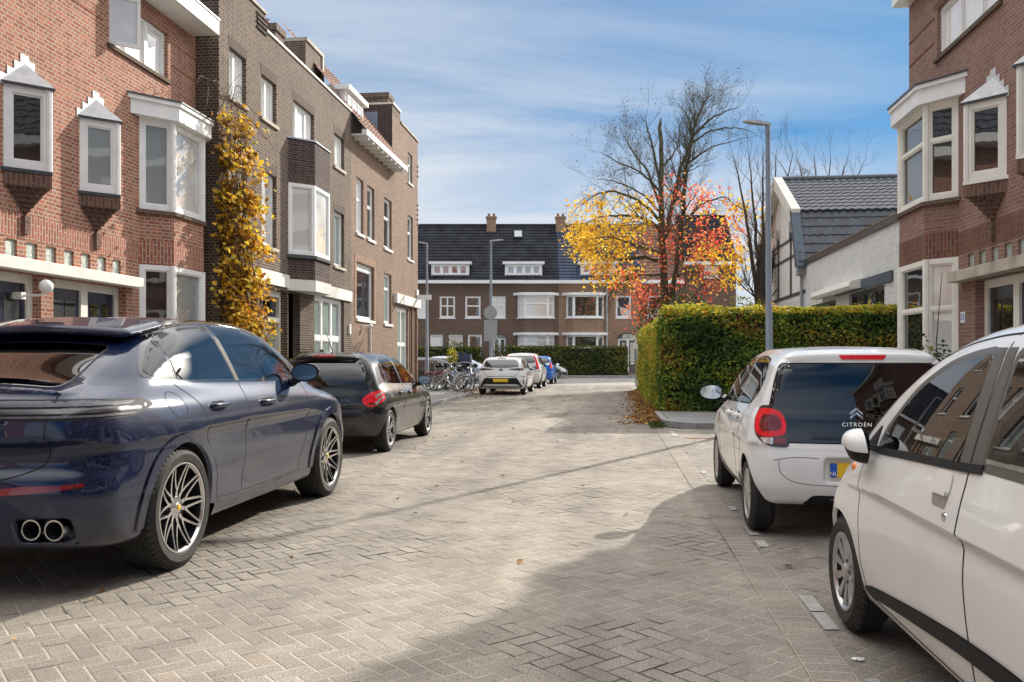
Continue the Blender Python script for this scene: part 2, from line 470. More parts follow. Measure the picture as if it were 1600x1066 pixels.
def inset(poly, d):
    a = np.roll(poly, 1, 0); b = np.roll(poly, -1, 0); t = b-a; t /= np.maximum(np.linalg.norm(t, axis=1, keepdims=True), 1e-9)
    n = np.stack([-t[:, 1], t[:, 0]], 1)
    area = .5*np.sum(poly[:, 0]*np.roll(poly[:, 1], -1)-np.roll(poly[:, 0], -1)*poly[:, 1])
    if area < 0: n = -n
    return poly+n*d
def inpoly(pts, poly):
    x, y = pts[:, 0], pts[:, 1]; r = np.zeros(len(x), bool); n = len(poly)
    for i in range(n):
        x1, y1 = poly[i]; x2, y2 = poly[i-1]
        c = ((y1 > y) != (y2 > y)); with_ = (x2-x1)*(y-y1)/np.where(y2 == y1, 1e-9, (y2-y1))+x1
        r ^= c & (x < with_)
    return r
VW = {'R': ((0, -1, 0), (1, 0, 0), (0, 0, 1)), 'L': ((0, 1, 0), (1, 0, 0), (0, 0, 1)),
      'B': ((-1, 0, 0), (0, 1, 0), (0, 0, 1)), 'F': ((1, 0, 0), (0, 1, 0), (0, 0, 1)), 'T': ((0, 0, 1), (1, 0, 0), (0, 1, 0))}
def view(k, ang=0):
    if isinstance(k, str): return VW[k]
    return k
def diag(side, deg):
    """direction between rear (0) and the side (90)"""
    a = math.radians(deg); sg = 1 if side == 'L' else -1
    return ((-math.cos(a), sg*math.sin(a), 0), (math.sin(a), sg*math.cos(a), 0), (0, 0, 1))

class Car:
    def __init__(s, S, name, label, cat='car', group=None, loc=(0, 0, 0), rz=0.0, x0=0.0, h=.02, paint=None, wheels=None):
        s.S = S; s.b = Body(S); s.root = thing(name, label, cat, loc, rz, group); s.x0 = x0; s.holes = []; s.h = h; s.paint = paint
    def W(s, p):                     # body coords -> root local (x forward becomes +Y, y left becomes -X)
        p = np.asarray(p, float); return np.stack([-p[..., 1], p[..., 0]-s.x0, p[..., 2]], -1)
    def Wn(s, n): return np.stack([-n[..., 1], n[..., 0], n[..., 2]], -1)
    def obj(s, name, V, Fc, mats, nrm=None, mi=None, parent=None, label=None, smooth=None):
        o = mk(name, s.W(V), Fc, mi, mats, parent or s.root, smooth, nrm=None if nrm is None else s.Wn(nrm))
        if label: o['label'] = label
        return o
    def patch(s, name, poly, v, m, off=.003, skirt=.012, parent=None, label=None, step=.05, hole=None, slab=0.0):
        D, U, V_ = view(v); poly = np.asarray(poly, float)
        if hole is not None: s.holes.append((inset(poly, hole), D, U, V_))
        lo, hi = poly.min(0), poly.max(0); gx, gy = np.meshgrid(np.arange(lo[0]+step/2, hi[0], step), np.arange(lo[1]+step/2, hi[1], step))
        g = np.stack([gx.ravel(), gy.ravel()], 1)
        g = g[inpoly(g, inset(poly, step*.3))] if len(g) else g
        n = len(poly); pts = [Vector(p) for p in poly]+[Vector(p) for p in g]
        r = delaunay_2d_cdt(pts, [(i, (i+1) % n) for i in range(n)], [], 1, 1e-5)
        v2 = np.array([tuple(p) for p in r[0]]); fc = [tuple(f) for f in r[2]]
        P, ok = s.b.cast(v2[:, 0], v2[:, 1], D, U, V_); nr = s.b.normal(P); nr[~ok] = np.array(D)
        Q = P+nr*off
        # orientation
        a = Q[fc[0][0]]; f0 = np.cross(Q[fc[0][1]]-a, Q[fc[0][2]]-a)
        if np.dot(f0, D) < 0: fc = [tuple(reversed(f)) for f in fc]
        ec = {}
        for f in fc:
            for i in range(len(f)):
                ec[(f[i], f[(i+1) % len(f)])] = 1
        bd = [(a, b) for (a, b) in ec if (b, a) not in ec]
        bv = sorted({a for e in bd for a in e}); mp = {a: i for i, a in enumerate(bv)}; nb = len(Q); k = len(bv)
        V2 = np.concatenate([Q, Q[bv], P[bv]-nr[bv]*skirt]); N2 = np.concatenate([nr, nr[bv], nr[bv]])
        fc += [(nb+mp[b], nb+mp[a], nb+k+mp[a], nb+k+mp[b]) for a, b in bd]
        return s.obj(name, V2, fc, m, N2, parent=parent, label=label)
    def strip(s, name, A, B, v, m, off=.003, closed=True, sub=2, parent=None, skirt=.01, label=None):
        """band between curves A and B (same count)"""
        D, U, V_ = view(v); A = np.asarray(A, float); B = np.asarray(B, float)
        if not closed and len(A) < 12: A = crom(A, 6, False); B = crom(B, 6, False)
        n = len(A); rows = []
        for i in range(sub+1):
            q = A+(B-A)*i/sub; P, ok = s.b.cast(q[:, 0], q[:, 1], D, U, V_); nr = s.b.normal(P)
            if i == 0: rows.append((P-nr*skirt, nr))
            rows.append((P+nr*off, nr))
            if i == sub: rows.append((P-nr*skirt, nr))
        V2 = np.concatenate([r[0] for r in rows]); N2 = np.concatenate([r[1] for r in rows]); fc = []
        rg = range(n) if closed else range(n-1)
        for i in range(len(rows)-1):
            for j in rg: fc.append((i*n+j, i*n+(j+1) % n, (i+1)*n+(j+1) % n, (i+1)*n+j))
        k = 1*n; a, b2, c = V2[n], V2[n+1], V2[2*n]
        if np.dot(np.cross(b2-a, c-a), D) < 0: fc = [tuple(reversed(f)) for f in fc]
        return s.obj(name, V2, fc, m, N2, parent=parent, label=label)
    def line(s, name, pts, v, w=.006, m='seam', off=.0012, smooth=True, parent=None, n=8, skirt=.003):
        q = crom(pts, n, False) if smooth else np.array(pts, float)
        t = np.gradient(q, axis=0); t /= np.maximum(np.linalg.norm(t, axis=1, keepdims=True), 1e-9); nn = np.stack([-t[:, 1], t[:, 0]], 1)
        return s.strip(name, q+nn*w/2, q-nn*w/2, v, m, off, False, 1, parent, skirt=skirt)
    def window(s, name, poly, v, glass, frit=.03, trim='black', hole=True, tw=.012, label=None, fr='black'):
        w = s.patch(name, poly, v, glass, off=.0035, skirt=.002, step=.06, label=label)
        if hole: s.holes.append((inset(poly, .022),)+view(v))
        s.strip('window_trim', inset(poly, -tw), inset(poly, frit), v, fr, off=.0015, parent=w, skirt=.004)
        return w
    def body(s, arches=True, bodypaint=None):
        S = s.S; V, Fc = surfnet(s.b, S['L'], S['hw'], S['H'], s.h)
        V = s.b.snap(V, 5)
        if arches:
            for ax in S['axles']:
                R = S['archR']; cz = S['archZ']; dx, dz = V[:, 0]-ax, V[:, 2]-cz; r = np.hypot(dx, dz)
                ins = (r < R) & (np.abs(V[:, 1]) > .42)
                keep = ~ins[Fc].all(1); Fc = Fc[keep]
                used = np.zeros(len(V), bool); used[Fc.ravel()] = True
                mv = ins & used
                k = R/np.maximum(r[mv], 1e-6); nx = ax+dx[mv]*k; nz = cz+dz[mv]*k
                for side in (1, -1):
                    sel = np.where(mv)[0][V[mv][:, 1]*side > 0]
                    if len(sel) == 0: continue
                    kk = R/np.maximum(r[sel], 1e-6); px = ax+dx[sel]*kk; pz = cz+dz[sel]*kk
                    P, ok = s.b.cast(px, pz, *VW['L' if side > 0 else 'R']); ok &= pz > S['Zb'][0][1]*.5
                    ok &= np.abs(P[:, 1]) > .5
                    V[sel[ok]] = P[ok]
        if s.holes:
            ce = V[Fc].mean(1); e1 = V[Fc[:, 1]]-V[Fc[:, 0]]; e2 = V[Fc[:, 2]]-V[Fc[:, 0]]; fn = np.cross(e1, e2)
            fn /= np.maximum(np.linalg.norm(fn, axis=1, keepdims=True), 1e-12); rm = np.zeros(len(Fc), bool)
            for poly, D, U, V_ in s.holes:
                q = np.stack([ce@np.array(U), ce@np.array(V_)], 1); rm |= inpoly(q, poly) & (fn@np.array(D) > .12)
            Fc = Fc[~rm]
        used = np.unique(Fc.ravel()); mp = np.full(len(V), -1); mp[used] = np.arange(len(used)); V = V[used]; Fc = mp[Fc]
        s.bodyobj = s.obj('body', V, Fc, bodypaint or s.paint, s.b.normal(V))
        return s.bodyobj
    def arches(s, lip=.05, off=.008, m=None, a0=None, lipmat=None):
        S = s.S; R = S['archR']; cz = S['archZ']
        for ax in S['axles']:
            for sd, sg in (('R', -1), ('L', 1)):
                lo = -math.asin(min(.95, (cz-S['Zb'][0][1]-.01)/R)) if a0 is None else a0
                th = np.linspace(lo, math.pi-lo, 41); ci = np.stack([ax+R*np.cos(th), cz+R*np.sin(th)], 1); co = np.stack([ax+(R+lip)*np.cos(th), cz+(R+lip)*np.sin(th)], 1)
                s.strip('arch_lip', ci, co, sd, lipmat or s.paint, off=off, closed=False, sub=3, skirt=.02)
                P, ok = s.b.cast(ci[:, 0], ci[:, 1], *VW[sd]); mb = []; fc = []
                Q = P.copy(); Q[:, 1] = sg*.45
                n = len(P); V2 = np.concatenate([P, Q, [[ax, sg*.45, cz]]]); V2[:n, 1] -= sg*.004
                fc = [(i, i+1, n+i+1, n+i) for i in range(n-1)]+[(n+i, n+i+1, 2*n) for i in range(n-1)]
                s.obj('wheel_well', V2, fc, 'well')
    def mesh(s, name, mb, mats, parent=None, smooth=40, bevel=0, label=None):
        o = mk(name, s.W(np.array(mb.v)), mb.f, mb.m, mats, parent or s.root, smooth, bevel=bevel)
        if label: o['label'] = label
        return o
    def wheels(s, style, R, tw, rimR, track=None, steer=0.0, lod=0):
        S = s.S
        for ax in S['axles']:
            for sg in (-1, 1):
                yo = sg*(S['track'] if track is None else track)      # outer face
                make_wheel(s, (ax, yo, R), sg, R, tw, rimR, style, lod)
    def interior(s, xs=(1.25, 2.0), w=.36, z=.62, top=1.12, dash=None, seatm='fabric'):
        def seat(mb, x, y, wd):
            mb.prism([(x-.02, z-.12), (x+.48, z-.08), (x+.5, z+.02), (x+.1, z), (x-.1, top-.02), (x-.2, top-.03), (x-.16, z)], y-wd/2, y+wd/2, 'y')
            mb.prism([(x-.12, top), (x-.19, top-.01), (x-.23, top+.17), (x-.15, top+.19)], y-.13, y+.13, 'y')
        mb = MB()
        for sg in (-1, 1): seat(mb, xs[1], sg*w, .46)
        o = s.mesh('front_seat', mb, seatm, bevel=.03)
        mb = MB(); seat(mb, xs[0], -.33, .52); seat(mb, xs[0], .33, .52); s.mesh('rear_seat', mb, seatm, bevel=.03)
        if dash:
            mb = MB(); mb.prism([(dash-.1, .5), (dash+.5, .5), (dash+.5, s.S['z0']-.12), (dash+.1, s.S['z0']+.0), (dash-.08, s.S['z0']-.08)], -.62, .62, 'y'); s.mesh('dashboard', mb, 'dash', bevel=.03)
            mb = MB(); O = np.array([dash-.22, .36, s.S['z0']-.06]); A = Vector((-.9, 0, .45)).normalized()
            U = Vector((0, 1, 0)); Wd = A.cross(U)
            mb.tube([Vector(O)+U*.18*math.cos(a)+Wd*.18*math.sin(a) for a in np.linspace(0, 2*math.pi, 25)], .014, 6)
            for a in (0, math.pi, -math.pi/2): mb.tube([Vector(O), Vector(O)+U*.18*math.cos(a)+Wd*.18*math.sin(a)], .016, 6)
            s.mesh('steering_wheel', mb, 'black')
    def handle(s, x, z, sd, m, L=.17):
        P, ok = s.b.cast(np.array([x-L/2, x+L/2, x]), np.array([z, z, z]), *VW[sd]); sg = 1 if sd == 'L' else -1
        hm = MB(); pts = [P[0]-np.array([0, sg*.01, 0]), P[0]+np.array([.02, sg*.022, 0]), P[2]+np.array([0, sg*.035, 0]), P[1]+np.array([-.02, sg*.03, 0]), P[1]-np.array([0, sg*.01, 0])]
        hm.tube([tuple(p) for p in crom(pts, 5, False)], .011, 8)
        for i in range(len(hm.v)):
            v = hm.v[i]; hm.v[i] = (v[0], v[1], z+(v[2]-z)*1.6)
        c = s.patch('door_handle', rounded([(x-L*.42, z-.03), (x+L*.42, z-.03), (x+L*.42, z+.028), (x-L*.42, z+.028)], .028), sd, 'seam', off=.001, skirt=.001)
        s.mesh('grip', hm, m, parent=c, smooth=80)
    def mirrorpod(s, x, y, z, sg, m, glass='mirror', sc=(.09, .12, .08), fold=0.0, stalk='black', base=None, lower='black'):
        """ellipsoid-like housing, flat glass to the rear"""
        vs = []; fs = []; n = 20; rows = 10
        mb = MB(); a_, b_, c_ = sc
        prof = []
        O = np.array([x, y, z]); ca, sa = math.cos(fold), math.sin(fold)
        def T(px, py, pz):
            qx, qy = px*ca-py*sg*sa, px*sg*sa+py*ca
            return (x+qx, y+qy, z+pz)
        o = 0
        for i in range(rows+1):
            ph = (math.pi/2)*i/rows; rr = math.cos(ph)**.62; xx = a_*math.sin(ph)
            for j in range(n):
                t = 2*math.pi*j/n; cy, cz = math.cos(t), math.sin(t)
                q = (abs(cy)**2.6+abs(cz)**2.6)**(-1/2.6)
                tap = 1-.22*(cy*sg < 0)*abs(cy)-(.0 if cz > 0 else .06)
                mb.v.append(T(xx+(.012*cz), b_*rr*q*cy, c_*rr*q*cz*(1-.18*max(0, cy*sg))))
        for i in range(rows):
            for j in range(n):
                mb.f.append((i*n+j, i*n+(j+1) % n, (i+1)*n+(j+1) % n, (i+1)*n+j)); mb.m.append(1 if (math.sin(2*math.pi*(j+.5)/n) < -.45 and lower) else 0)
        o = s.mesh('wing_mirror', mb, [m, lower or m], smooth=60)
        g = MB(); ring = [T(-.004, b_*.97*((abs(math.cos(t))**2.6+abs(math.sin(t))**2.6)**(-1/2.6))*math.cos(t), c_*.97*((abs(math.cos(t))**2.6+abs(math.sin(t))**2.6)**(-1/2.6))*math.sin(t)*(1-.18*max(0, math.cos(t)*sg))) for t in np.linspace(0, 2*math.pi, 24, endpoint=False)]
        g.add(ring, [tuple(range(24))]); s.mesh('mirror_frame', g, 'black', parent=o)
        g = MB(); g.add([T(-.012, (p-0)*.88, q*.85) for p, q in [(b_*((abs(math.cos(t))**2.6+abs(math.sin(t))**2.6)**(-1/2.6))*math.cos(t), c_*((abs(math.cos(t))**2.6+abs(math.sin(t))**2.6)**(-1/2.6))*math.sin(t)*(1-.18*max(0, math.cos(t)*sg))) for t in np.linspace(0, 2*math.pi, 24, endpoint=False)]], [tuple(range(24))])
        s.mesh('mirror_glass', g, glass, parent=o)
        if base is not None:
            g = MB(); g.tube([(x+.02, y-sg*b_*.5, z-c_*.75), (x+.03, y-sg*b_*1.0, z-c_*.95), base], [.028, .032, .04], 8); s.mesh('mirror_arm', g, stalk, parent=o)
        return o

def make_wheel(car, cen, sg, R, tw, rr, style, lod=0):
    """outer face at cen.y; axis along y; spokes on the outer side"""
    cx, cy, cz = cen; A = (0, sg, 0); U = (1, 0, 0)
    n = 72 if lod == 0 else 28
    t = MB()
    sw = R-rr
    prof = [(rr-.01, -tw+.01), (rr+.012, -tw), (R-sw*.45, -tw-.008), (R-.022, -tw+.015), (R-.004, -tw+.035)]
    if lod == 0:
        k = 4
        for i in range(k):
            a = -tw+.035+(tw-.07)*(i+1)/(k+1)
            prof += [(R, a-.008), (R-.009, a-.004), (R-.009, a+.004), (R, a+.008)]
    prof += [(R-.004, -.035), (R-.022, -.012), (R-sw*.45, .004), (rr+.014, -.002), (rr+.004, -.012), (rr-.01, -.02)]
    t.lathe(prof, (cx, cy, cz), A, U, n)
    if lod == 0:   # shoulder tread blocks
        nb = 56
        for i in range(nb):
            a = 2*math.pi*i/nb; a2 = a+2*math.pi/nb*.62
            for (h0, h1) in ((-.045, -.006), (-tw+.008, -tw+.045)):
                q = []
                for aa in (a, a2):
                    for (r_, h_) in ((R-.03, h1 if h0 > -.1 else h0), (R+.0035, h1-.022 if h0 > -.1 else h0+.022), (R+.0035, h0 if h0 > -.1 else h1), (R-.03, h0 if h0 > -.1 else h1)):
                        q.append((cx+r_*math.cos(aa), cy+sg*h_, cz+r_*math.sin(aa)))
                t.add(q, [(0, 1, 5, 4), (1, 2, 6, 5), (0, 4, 7, 3), (0, 3, 2, 1), (4, 5, 6, 7)])
    ty = car.mesh('wheel', t, 'rubber', smooth=35)
    r = MB()   # rim barrel + lip + spokes ; 0 face 1 dark 2 extra
    lip = [(rr-.012, -tw*.8), (rr-.022, -.10), (rr-.018, -.02), (rr-.006, -.004), (rr+.004, -.004), (rr+.006, -.012)]
    barrelmat = 1
    r.lathe(lip[:3], (cx, cy, cz), A, U, n//2, 1); r.lathe(lip[2:], (cx, cy, cz), A, U, n, 0 if style != 'hub' else 0)
    # back disc and brake disc
    r.lathe([(0, -.13), (rr-.02, -.13)], (cx, cy, cz), A, U, n//2, 1)
    if lod == 0: r.lathe([(rr*.25, -.1), (rr*.66, -.1), (rr*.66, -.115)], (cx, cy, cz), A, U, n//2, 2)
    def spoke(a, r0, r1, w0, w1, d0, d1, th=.02, skew=0.0, b=None):
        # a: angle at hub, b: angle at rim
        b = a if b is None else b
        p0 = np.array([r0*math.cos(a), r0*math.sin(a)]); p1 = np.array([r1*math.cos(b), r1*math.sin(b)])
        tt = p1-p0; tt /= np.linalg.norm(tt); nn = np.array([-tt[1], tt[0]])
        K = 4; prev = None
        for i in range(K+1):
            u = i/K; p = p0+(p1-p0)*u; w = w0+(w1-w0)*u; d = d0+(d1-d0)*(u**1.6)
            L_, R_ = p-nn*w/2, p+nn*w/2; wl, wr = p-nn*w*.62, p+nn*w*.62
            ring = [(cx+L_[0], cy+sg*d, cz+L_[1]), (cx+R_[0], cy+sg*d, cz+R_[1]), (cx+wr[0], cy+sg*(d-th), cz+wr[1]), (cx+wl[0], cy+sg*(d-th), cz+wl[1])]
            if prev is not None:
                o = prev+ring
                fl = (0, 1, 5, 4)
                r.add(o, [fl if sg < 0 else fl[::-1]], 0)
                r.add(o, [(1, 2, 6, 5), (2, 3, 7, 6), (3, 0, 4, 7)], 1 if style in ('twin',) else 0)
            prev = ring
    face, dark, extra = 'alu', 'aludark', 'alu'
    if style == 'twin':       # ten slim double spokes
        face = 'alubright'
        for i in range(10):
            m_ = 2*math.pi*i/10+math.pi/2+.05; j = .035 if i % 2 else -.035
            spoke(m_+j, .05, rr*.40, .026, .024, -.052, -.046, .03)
            for s_ in (-1, 1): spoke(m_+j, rr*.36, rr-.012, .016, .0135, -.046, -.008, .03, b=m_+s_*(math.pi/10-.050))
        r.lathe([(0, -.035), (.03, -.035), (.034, -.04), (.07, -.05), (.075, -.08)], (cx, cy, cz), A, U, 24, 0)
    elif style == 'multi':    # eleven broad spokes
        for i in range(11):
            a = 2*math.pi*i/11+.2; spoke(a, .06, rr-.012, .026, .044, -.022, -.012, .03)
        r.lathe([(0, -.006), (.034, -.008), (.04, -.014), (.05, -.022), (.078, -.026), (.082, -.05)], (cx, cy, cz), A, U, 30, 0)
    elif style == 'five':
        for i in range(5):
            a = 2*math.pi*i/5+.5
            for s_ in (-1, 1): spoke(a+s_*.2, .05, rr-.012, .036, .03, -.03, -.01, .03, b=a+s_*.16)
        r.lathe([(0, -.012), (.03, -.014), (.055, -.026), (.07, -.05)], (cx, cy, cz), A, U, 24, 0)
    elif style == 'hub':      # wheel cover
        face = 'hubcap'
        r.lathe([(rr-.012, -.012), (rr-.04, -.006), (rr-.055, -.010)], (cx, cy, cz), A, U, n, 0)
        for i in range(8):
            a = 2*math.pi*i/8+.3; spoke(a, .04, rr-.02, .05, .072, -.006, -.014, .03)
        r.lathe([(0, .002), (.04, 0), (.07, -.008), (.075, -.03)], (cx, cy, cz), A, U, 24, 0)
    if lod == 0 and style in ('twin', 'multi', 'five'):
        for i in range(5):
            a = 2*math.pi*i/5+.5; q = .055 if style != 'twin' else .052; h_ = -.012 if style != 'twin' else -.04
            r.lathe([(0, h_), (.009, h_), (.010, h_-.03)], (cx+q*math.cos(a), cy-sg*.006, cz+q*math.sin(a)), A, U, 8, 1)
    ro = car.mesh('rim', r, [face, dark, 'alu'], parent=ty, smooth=30)
    if style == 'twin':
        hb = MB(); hb.lathe([(0, -.028), (.017, -.030), (.019, -.036)], (cx, cy, cz), A, U, 20); car.mesh('centre_cap', hb, 'plate', parent=ty)
# ---------------------------------------------------------------- the parked cars
def suv_coupe():
    pm = paintmat('deep_blue_paint', (.0025, .009, .040), .10, .4, dust=.008)
    def extra(s, x, ay, z, d):
        # roof spoiler: thin slab reaching back over the rear window
        zt = 1.575-.10*ay**2+(x-1.0)*.18
        sp = fil(fil(np.abs(z-(zt-.02))-.030, np.abs(x-(1.16+.12*ay**2))-.22, .03), ay-.66, .08)
        d = fun(d, sp, .03)
        # lip at the end of the tailgate
        lp = fil(fil(np.abs(z-(1.195-.06*ay**2))-.015, np.abs(x-(.24+.16*ay**2))-.12, .012), ay-.72, .05)
        d = fun(d, lp, .05)
        # recess below the bumper for the tailpipes
        return fil(d, -fil(fil(np.abs(ay-.665)-.135, np.abs(z-.42)-.066, .03), x-.22, .02), .015)
    S = dict(L=4.93, hw=1.0, H=1.70, axles=(1.06, 3.955), archR=.425, archZ=.392, track=.978, z0=1.17, tumble=.36, bow=.10, crown=.07, rcrown=.10,
             Wp=[(0, .90), (.3, .945), (.8, .972), (1.06, .978), (1.7, .955), (2.5, .945), (3.3, .952), (3.95, .975), (4.4, .94), (4.75, .86), (4.93, .78)],
             Wz=[(.2, -.08), (.32, -.035), (.45, -.012), (.6, 0), (.78, -.004), (.92, -.004), (1.02, -.022), (1.12, -.06), (1.2, -.11)],
             haunch=[(1.06, .78, .55, .30, .022), (3.95, .76, .5, .28, .018), (2.5, .48, .9, .12, -.022)],
             Zt=[(0, 1.17), (.12, 1.195), (.4, 1.205), (.9, 1.205), (1.5, 1.19), (3.0, 1.17), (3.5, 1.155), (4.0, 1.09), (4.4, 1.0), (4.75, .86), (4.93, .7)],
             Zb=[(0, .335), (.5, .27), (1.5, .25), (3.5, .25), (4.6, .22), (4.93, .28)],
             XR=[(.2, .20), (.35, .07), (.5, .015), (.62, 0), (.70, .02), (.78, .065), (.88, .055), (1.0, .035), (1.10, .035), (1.15, .06), (1.21, .16), (1.28, .3)], kr=.17, rcr=.22,
             XF=[(.2, 4.85), (.5, 4.93), (.8, 4.9), (1.0, 4.75), (1.2, 4.4)], kf=.3, rcf=.25, rsh=.09,
             Zr=[(.0, 1.10), (.25, 1.19), (.5, 1.275), (.8, 1.40), (1.2, 1.545), (1.6, 1.635), (2.1, 1.683), (2.5, 1.683), (2.85, 1.65), (3.15, 1.555), (3.5, 1.37), (3.8, 1.18), (4.0, 1.06)],
             GR=[(1.0, .05), (1.3, .1), (1.7, .3)], GF=[(1.0, 4.1), (1.7, 3.9)], Gw=[(.1, .76), (.5, .83), (1.0, .885), (1.5, .90), (2.5, .90), (3.3, .87), (3.9, .78)], rr=.14, rj=.10, rgr=.05, rgf=.1, extra=extra)
    x0 = 1.06
    c = Car(S, 'suv', 'dark blue coupe SUV with twin exhaust tips parked on the left', 'car', 'cars parked along the street', loc=(-3.735, 5.18, 0), x0=x0, h=.017, paint=pm)
    sidef = rounded([(1.95, 1.212, .01), (1.98, 1.62, .05), (1.75, 1.60, .15), (1.30, 1.52, .25), (.98, 1.40, .2), (.83, 1.27, .10), (1.0, 1.225, .12)], .05, 6)
    # rear door glass + quarter
    for sd in ('R', 'L'):
        q = rounded([(1.14, 1.222, .01), (1.14, 1.462, .02), (1.03, 1.41, .12), (.86, 1.29, .07), (.90, 1.235, .05)], .03, 5)
        c.window('quarter_window', q, sd, 'glass_privacy', .02)
        w1 = rounded([(1.175, 1.218, .01), (1.98, 1.205, .015), (1.885, 1.605, .03), (1.60, 1.588, .2), (1.35, 1.54, .2), (1.175, 1.475, .03)], .02, 5)
        c.window('rear_side_window', w1, sd, 'glass_privacy', .025)
        w2 = rounded([(2.06, 1.202, .015), (3.30, 1.185, .03), (3.18, 1.30, .1), (2.85, 1.50, .15), (2.60, 1.59, .15), (2.25, 1.618, .1), (1.965, 1.612, .03)], .03, 5)
        c.window('front_side_window', w2, sd, 'glass_car', .025)
        # surround
        sur = rounded([(.80, 1.245, .06), (.84, 1.30, .06), (1.02, 1.43, .15), (1.33, 1.565, .2), (1.7, 1.635, .2), (2.2, 1.655, .15), (2.62, 1.625, .15), (2.9, 1.52, .15), (3.24, 1.32, .1), (3.42, 1.175, .05), (3.3, 1.163, .1), (1.9, 1.183, .1), (1.1, 1.20, .1)], .05, 5)
        c.strip('window_surround', sur, inset(sur, .022), sd, 'blackgloss', off=.0025, skirt=.003)
        c.strip('pillar_cover', [(1.992, 1.19), (1.90, 1.63)], [(2.055, 1.19), (1.965, 1.63)], sd, 'black', off=.004, closed=False)
        # doors and shut lines
        c.line('door_seam', [(1.10, 1.19), (1.28, 1.06), (1.36, .92), (1.40, .78), (1.56, .58), (1.62, .36)], sd, w=.008)
        c.line('door_seam', [(2.03, 1.19), (2.06, 1.0), (2.07, .7), (2.05, .36)], sd, w=.008)
        c.line('door_seam', [(3.34, 1.17), (3.36, 1.0), (3.34, .7), (3.26, .50), (3.2, .36)], sd)
        c.line('sill_seam', [(1.6, .36), (2.4, .345), (3.3, .36)], sd)
        c.strip('sill_blade', [(1.52, .345), (2.4, .335), (3.45, .345)], [(1.52, .275), (2.4, .27), (3.45, .275)], sd, pm, off=.03, closed=False, skirt=.02)
        c.handle(1.56, 1.03, sd, pm, .24); c.handle(2.42, 1.015, sd, pm, .24)
        th = np.linspace(0, 2*math.pi, 25)[:-1]
    c.line('fuel_flap', [(1.0+.10*math.cos(t)-.02*math.sin(t), 1.06+.085*math.sin(t)) for t in np.linspace(0, 2*math.pi, 14)], 'R', w=.004)
    # rear glass (seen from above/behind)
    D = (-.55, 0, .835); Vv = (.835, 0, .55)
    rg = rounded([(-.62, .90, .05), (.62, .90, .05), (.52, 1.60, .05), (-.52, 1.60, .05)], .05, 5)
    c.window('rear_window', rg, (D, (0, 1, 0), Vv), 'glass_privacy', .03, hole=False)
    # tail light bar
    for sd in ('R', 'L'):
        sg = -1 if sd == 'R' else 1
        dv = diag(sd, 50)
        a = rounded([(-.52, 1.022, .01), (-.30, 1.018, .05), (.24, 1.020, .04), (.41, 1.082, .03), (.33, 1.122, .03), (-.1, 1.132, .1), (-.52, 1.135, .01)], .03, 5)
        # D-plane coordinate: a = x*sin + y*sg*cos ; keep in range of the corner
        al = math.radians(50)
        a[:, 0] += (.30*math.sin(al)+.86*math.cos(al)*1.0)
        w = c.patch('tail_light', a, (dv[0], (math.sin(al), sg*math.cos(al), 0), (0, 0, 1)), 'black', off=.002)
        def sub(z0, z1, x0_, x1_, m):
            q = rounded([(x0_, z0), (x1_, z0), (x1_+.05, z1), (x0_, z1)], .015, 4); q[:, 0] += (.30*math.sin(al)+.86*math.cos(al))
            c.patch('lens', q, (dv[0], (math.sin(al), sg*math.cos(al), 0), (0, 0, 1)), m, off=.006, parent=w)
        sub(1.092, 1.110, -.5, .22, 'taillens'); sub(1.055, 1.080, -.5, .16, 'smokelens'); sub(1.032, 1.044, -.5, .22, 'taillens')
        # tail gate shut line, bumper reflector
        c.line('tailgate_seam', [(sg*.64, 1.22), (sg*.70, 1.15), (sg*.705, .95), (sg*.70, .84), (sg*.64, .76), (sg*.45, .70), (sg*.2, .69)], 'B')
        rf = rounded([(sg*.36, .612), (sg*.62, .628), (sg*.86, .652), (sg*.86, .672), (sg*.60, .668), (sg*.36, .645)], .012, 4)
        c.patch('reflector', rf, 'B', 'darkred', off=.004)
        mb = MB()
        for yy in (.60, .735):
            mb.lathe([(.047, .30), (.054, .26), (.056, .012), (.0575, .0), (.049, .0), (.048, .012)], (.02+.10, sg*yy, .425), (1, 0, 0), (0, 1, 0), 28)
        c.mesh('exhaust_tips', mb, 'chrome')
        mb = MB()
        for yy in (.60, .735): mb.lathe([(.0485, .010), (.047, .14), (0, .14)], (.12, sg*yy, .425), (1, 0, 0), (0, 1, 0), 20)
        mb.box(.22, .4, sg*.665-.14, sg*.665+.14, .33, .48); c.mesh('exhaust_recess', mb, 'well')
        c.mirrorpod(3.05, sg*1.05, 1.235, sg, pm, sc=(.13, .125, .082), base=(3.16, sg*.90, 1.15))
    c.patch('light_bar', rounded([(-.42, 1.03), (.42, 1.03), (.42, 1.125), (-.42, 1.125)], .01), 'B', 'black', off=.0015)
    c.patch('bumper_insert', rounded([(-.40, .34), (.40, .34), (.40, .46), (-.40, .46)], .03), 'B', 'black', off=.004)
    c.patch('number_plate', rounded([(-.26, .78), (.26, .78), (.26, .89), (-.26, .89)], .01), 'B', 'plate', off=.01)
    c.interior(xs=(1.55, 2.35), w=.38, z=.78, top=1.28, dash=3.2)
    c.body(); c.arches(lip=.065, off=.012); c.wheels('twin', .392, .275, .288)
    return c
def roofgap(c, side): pass

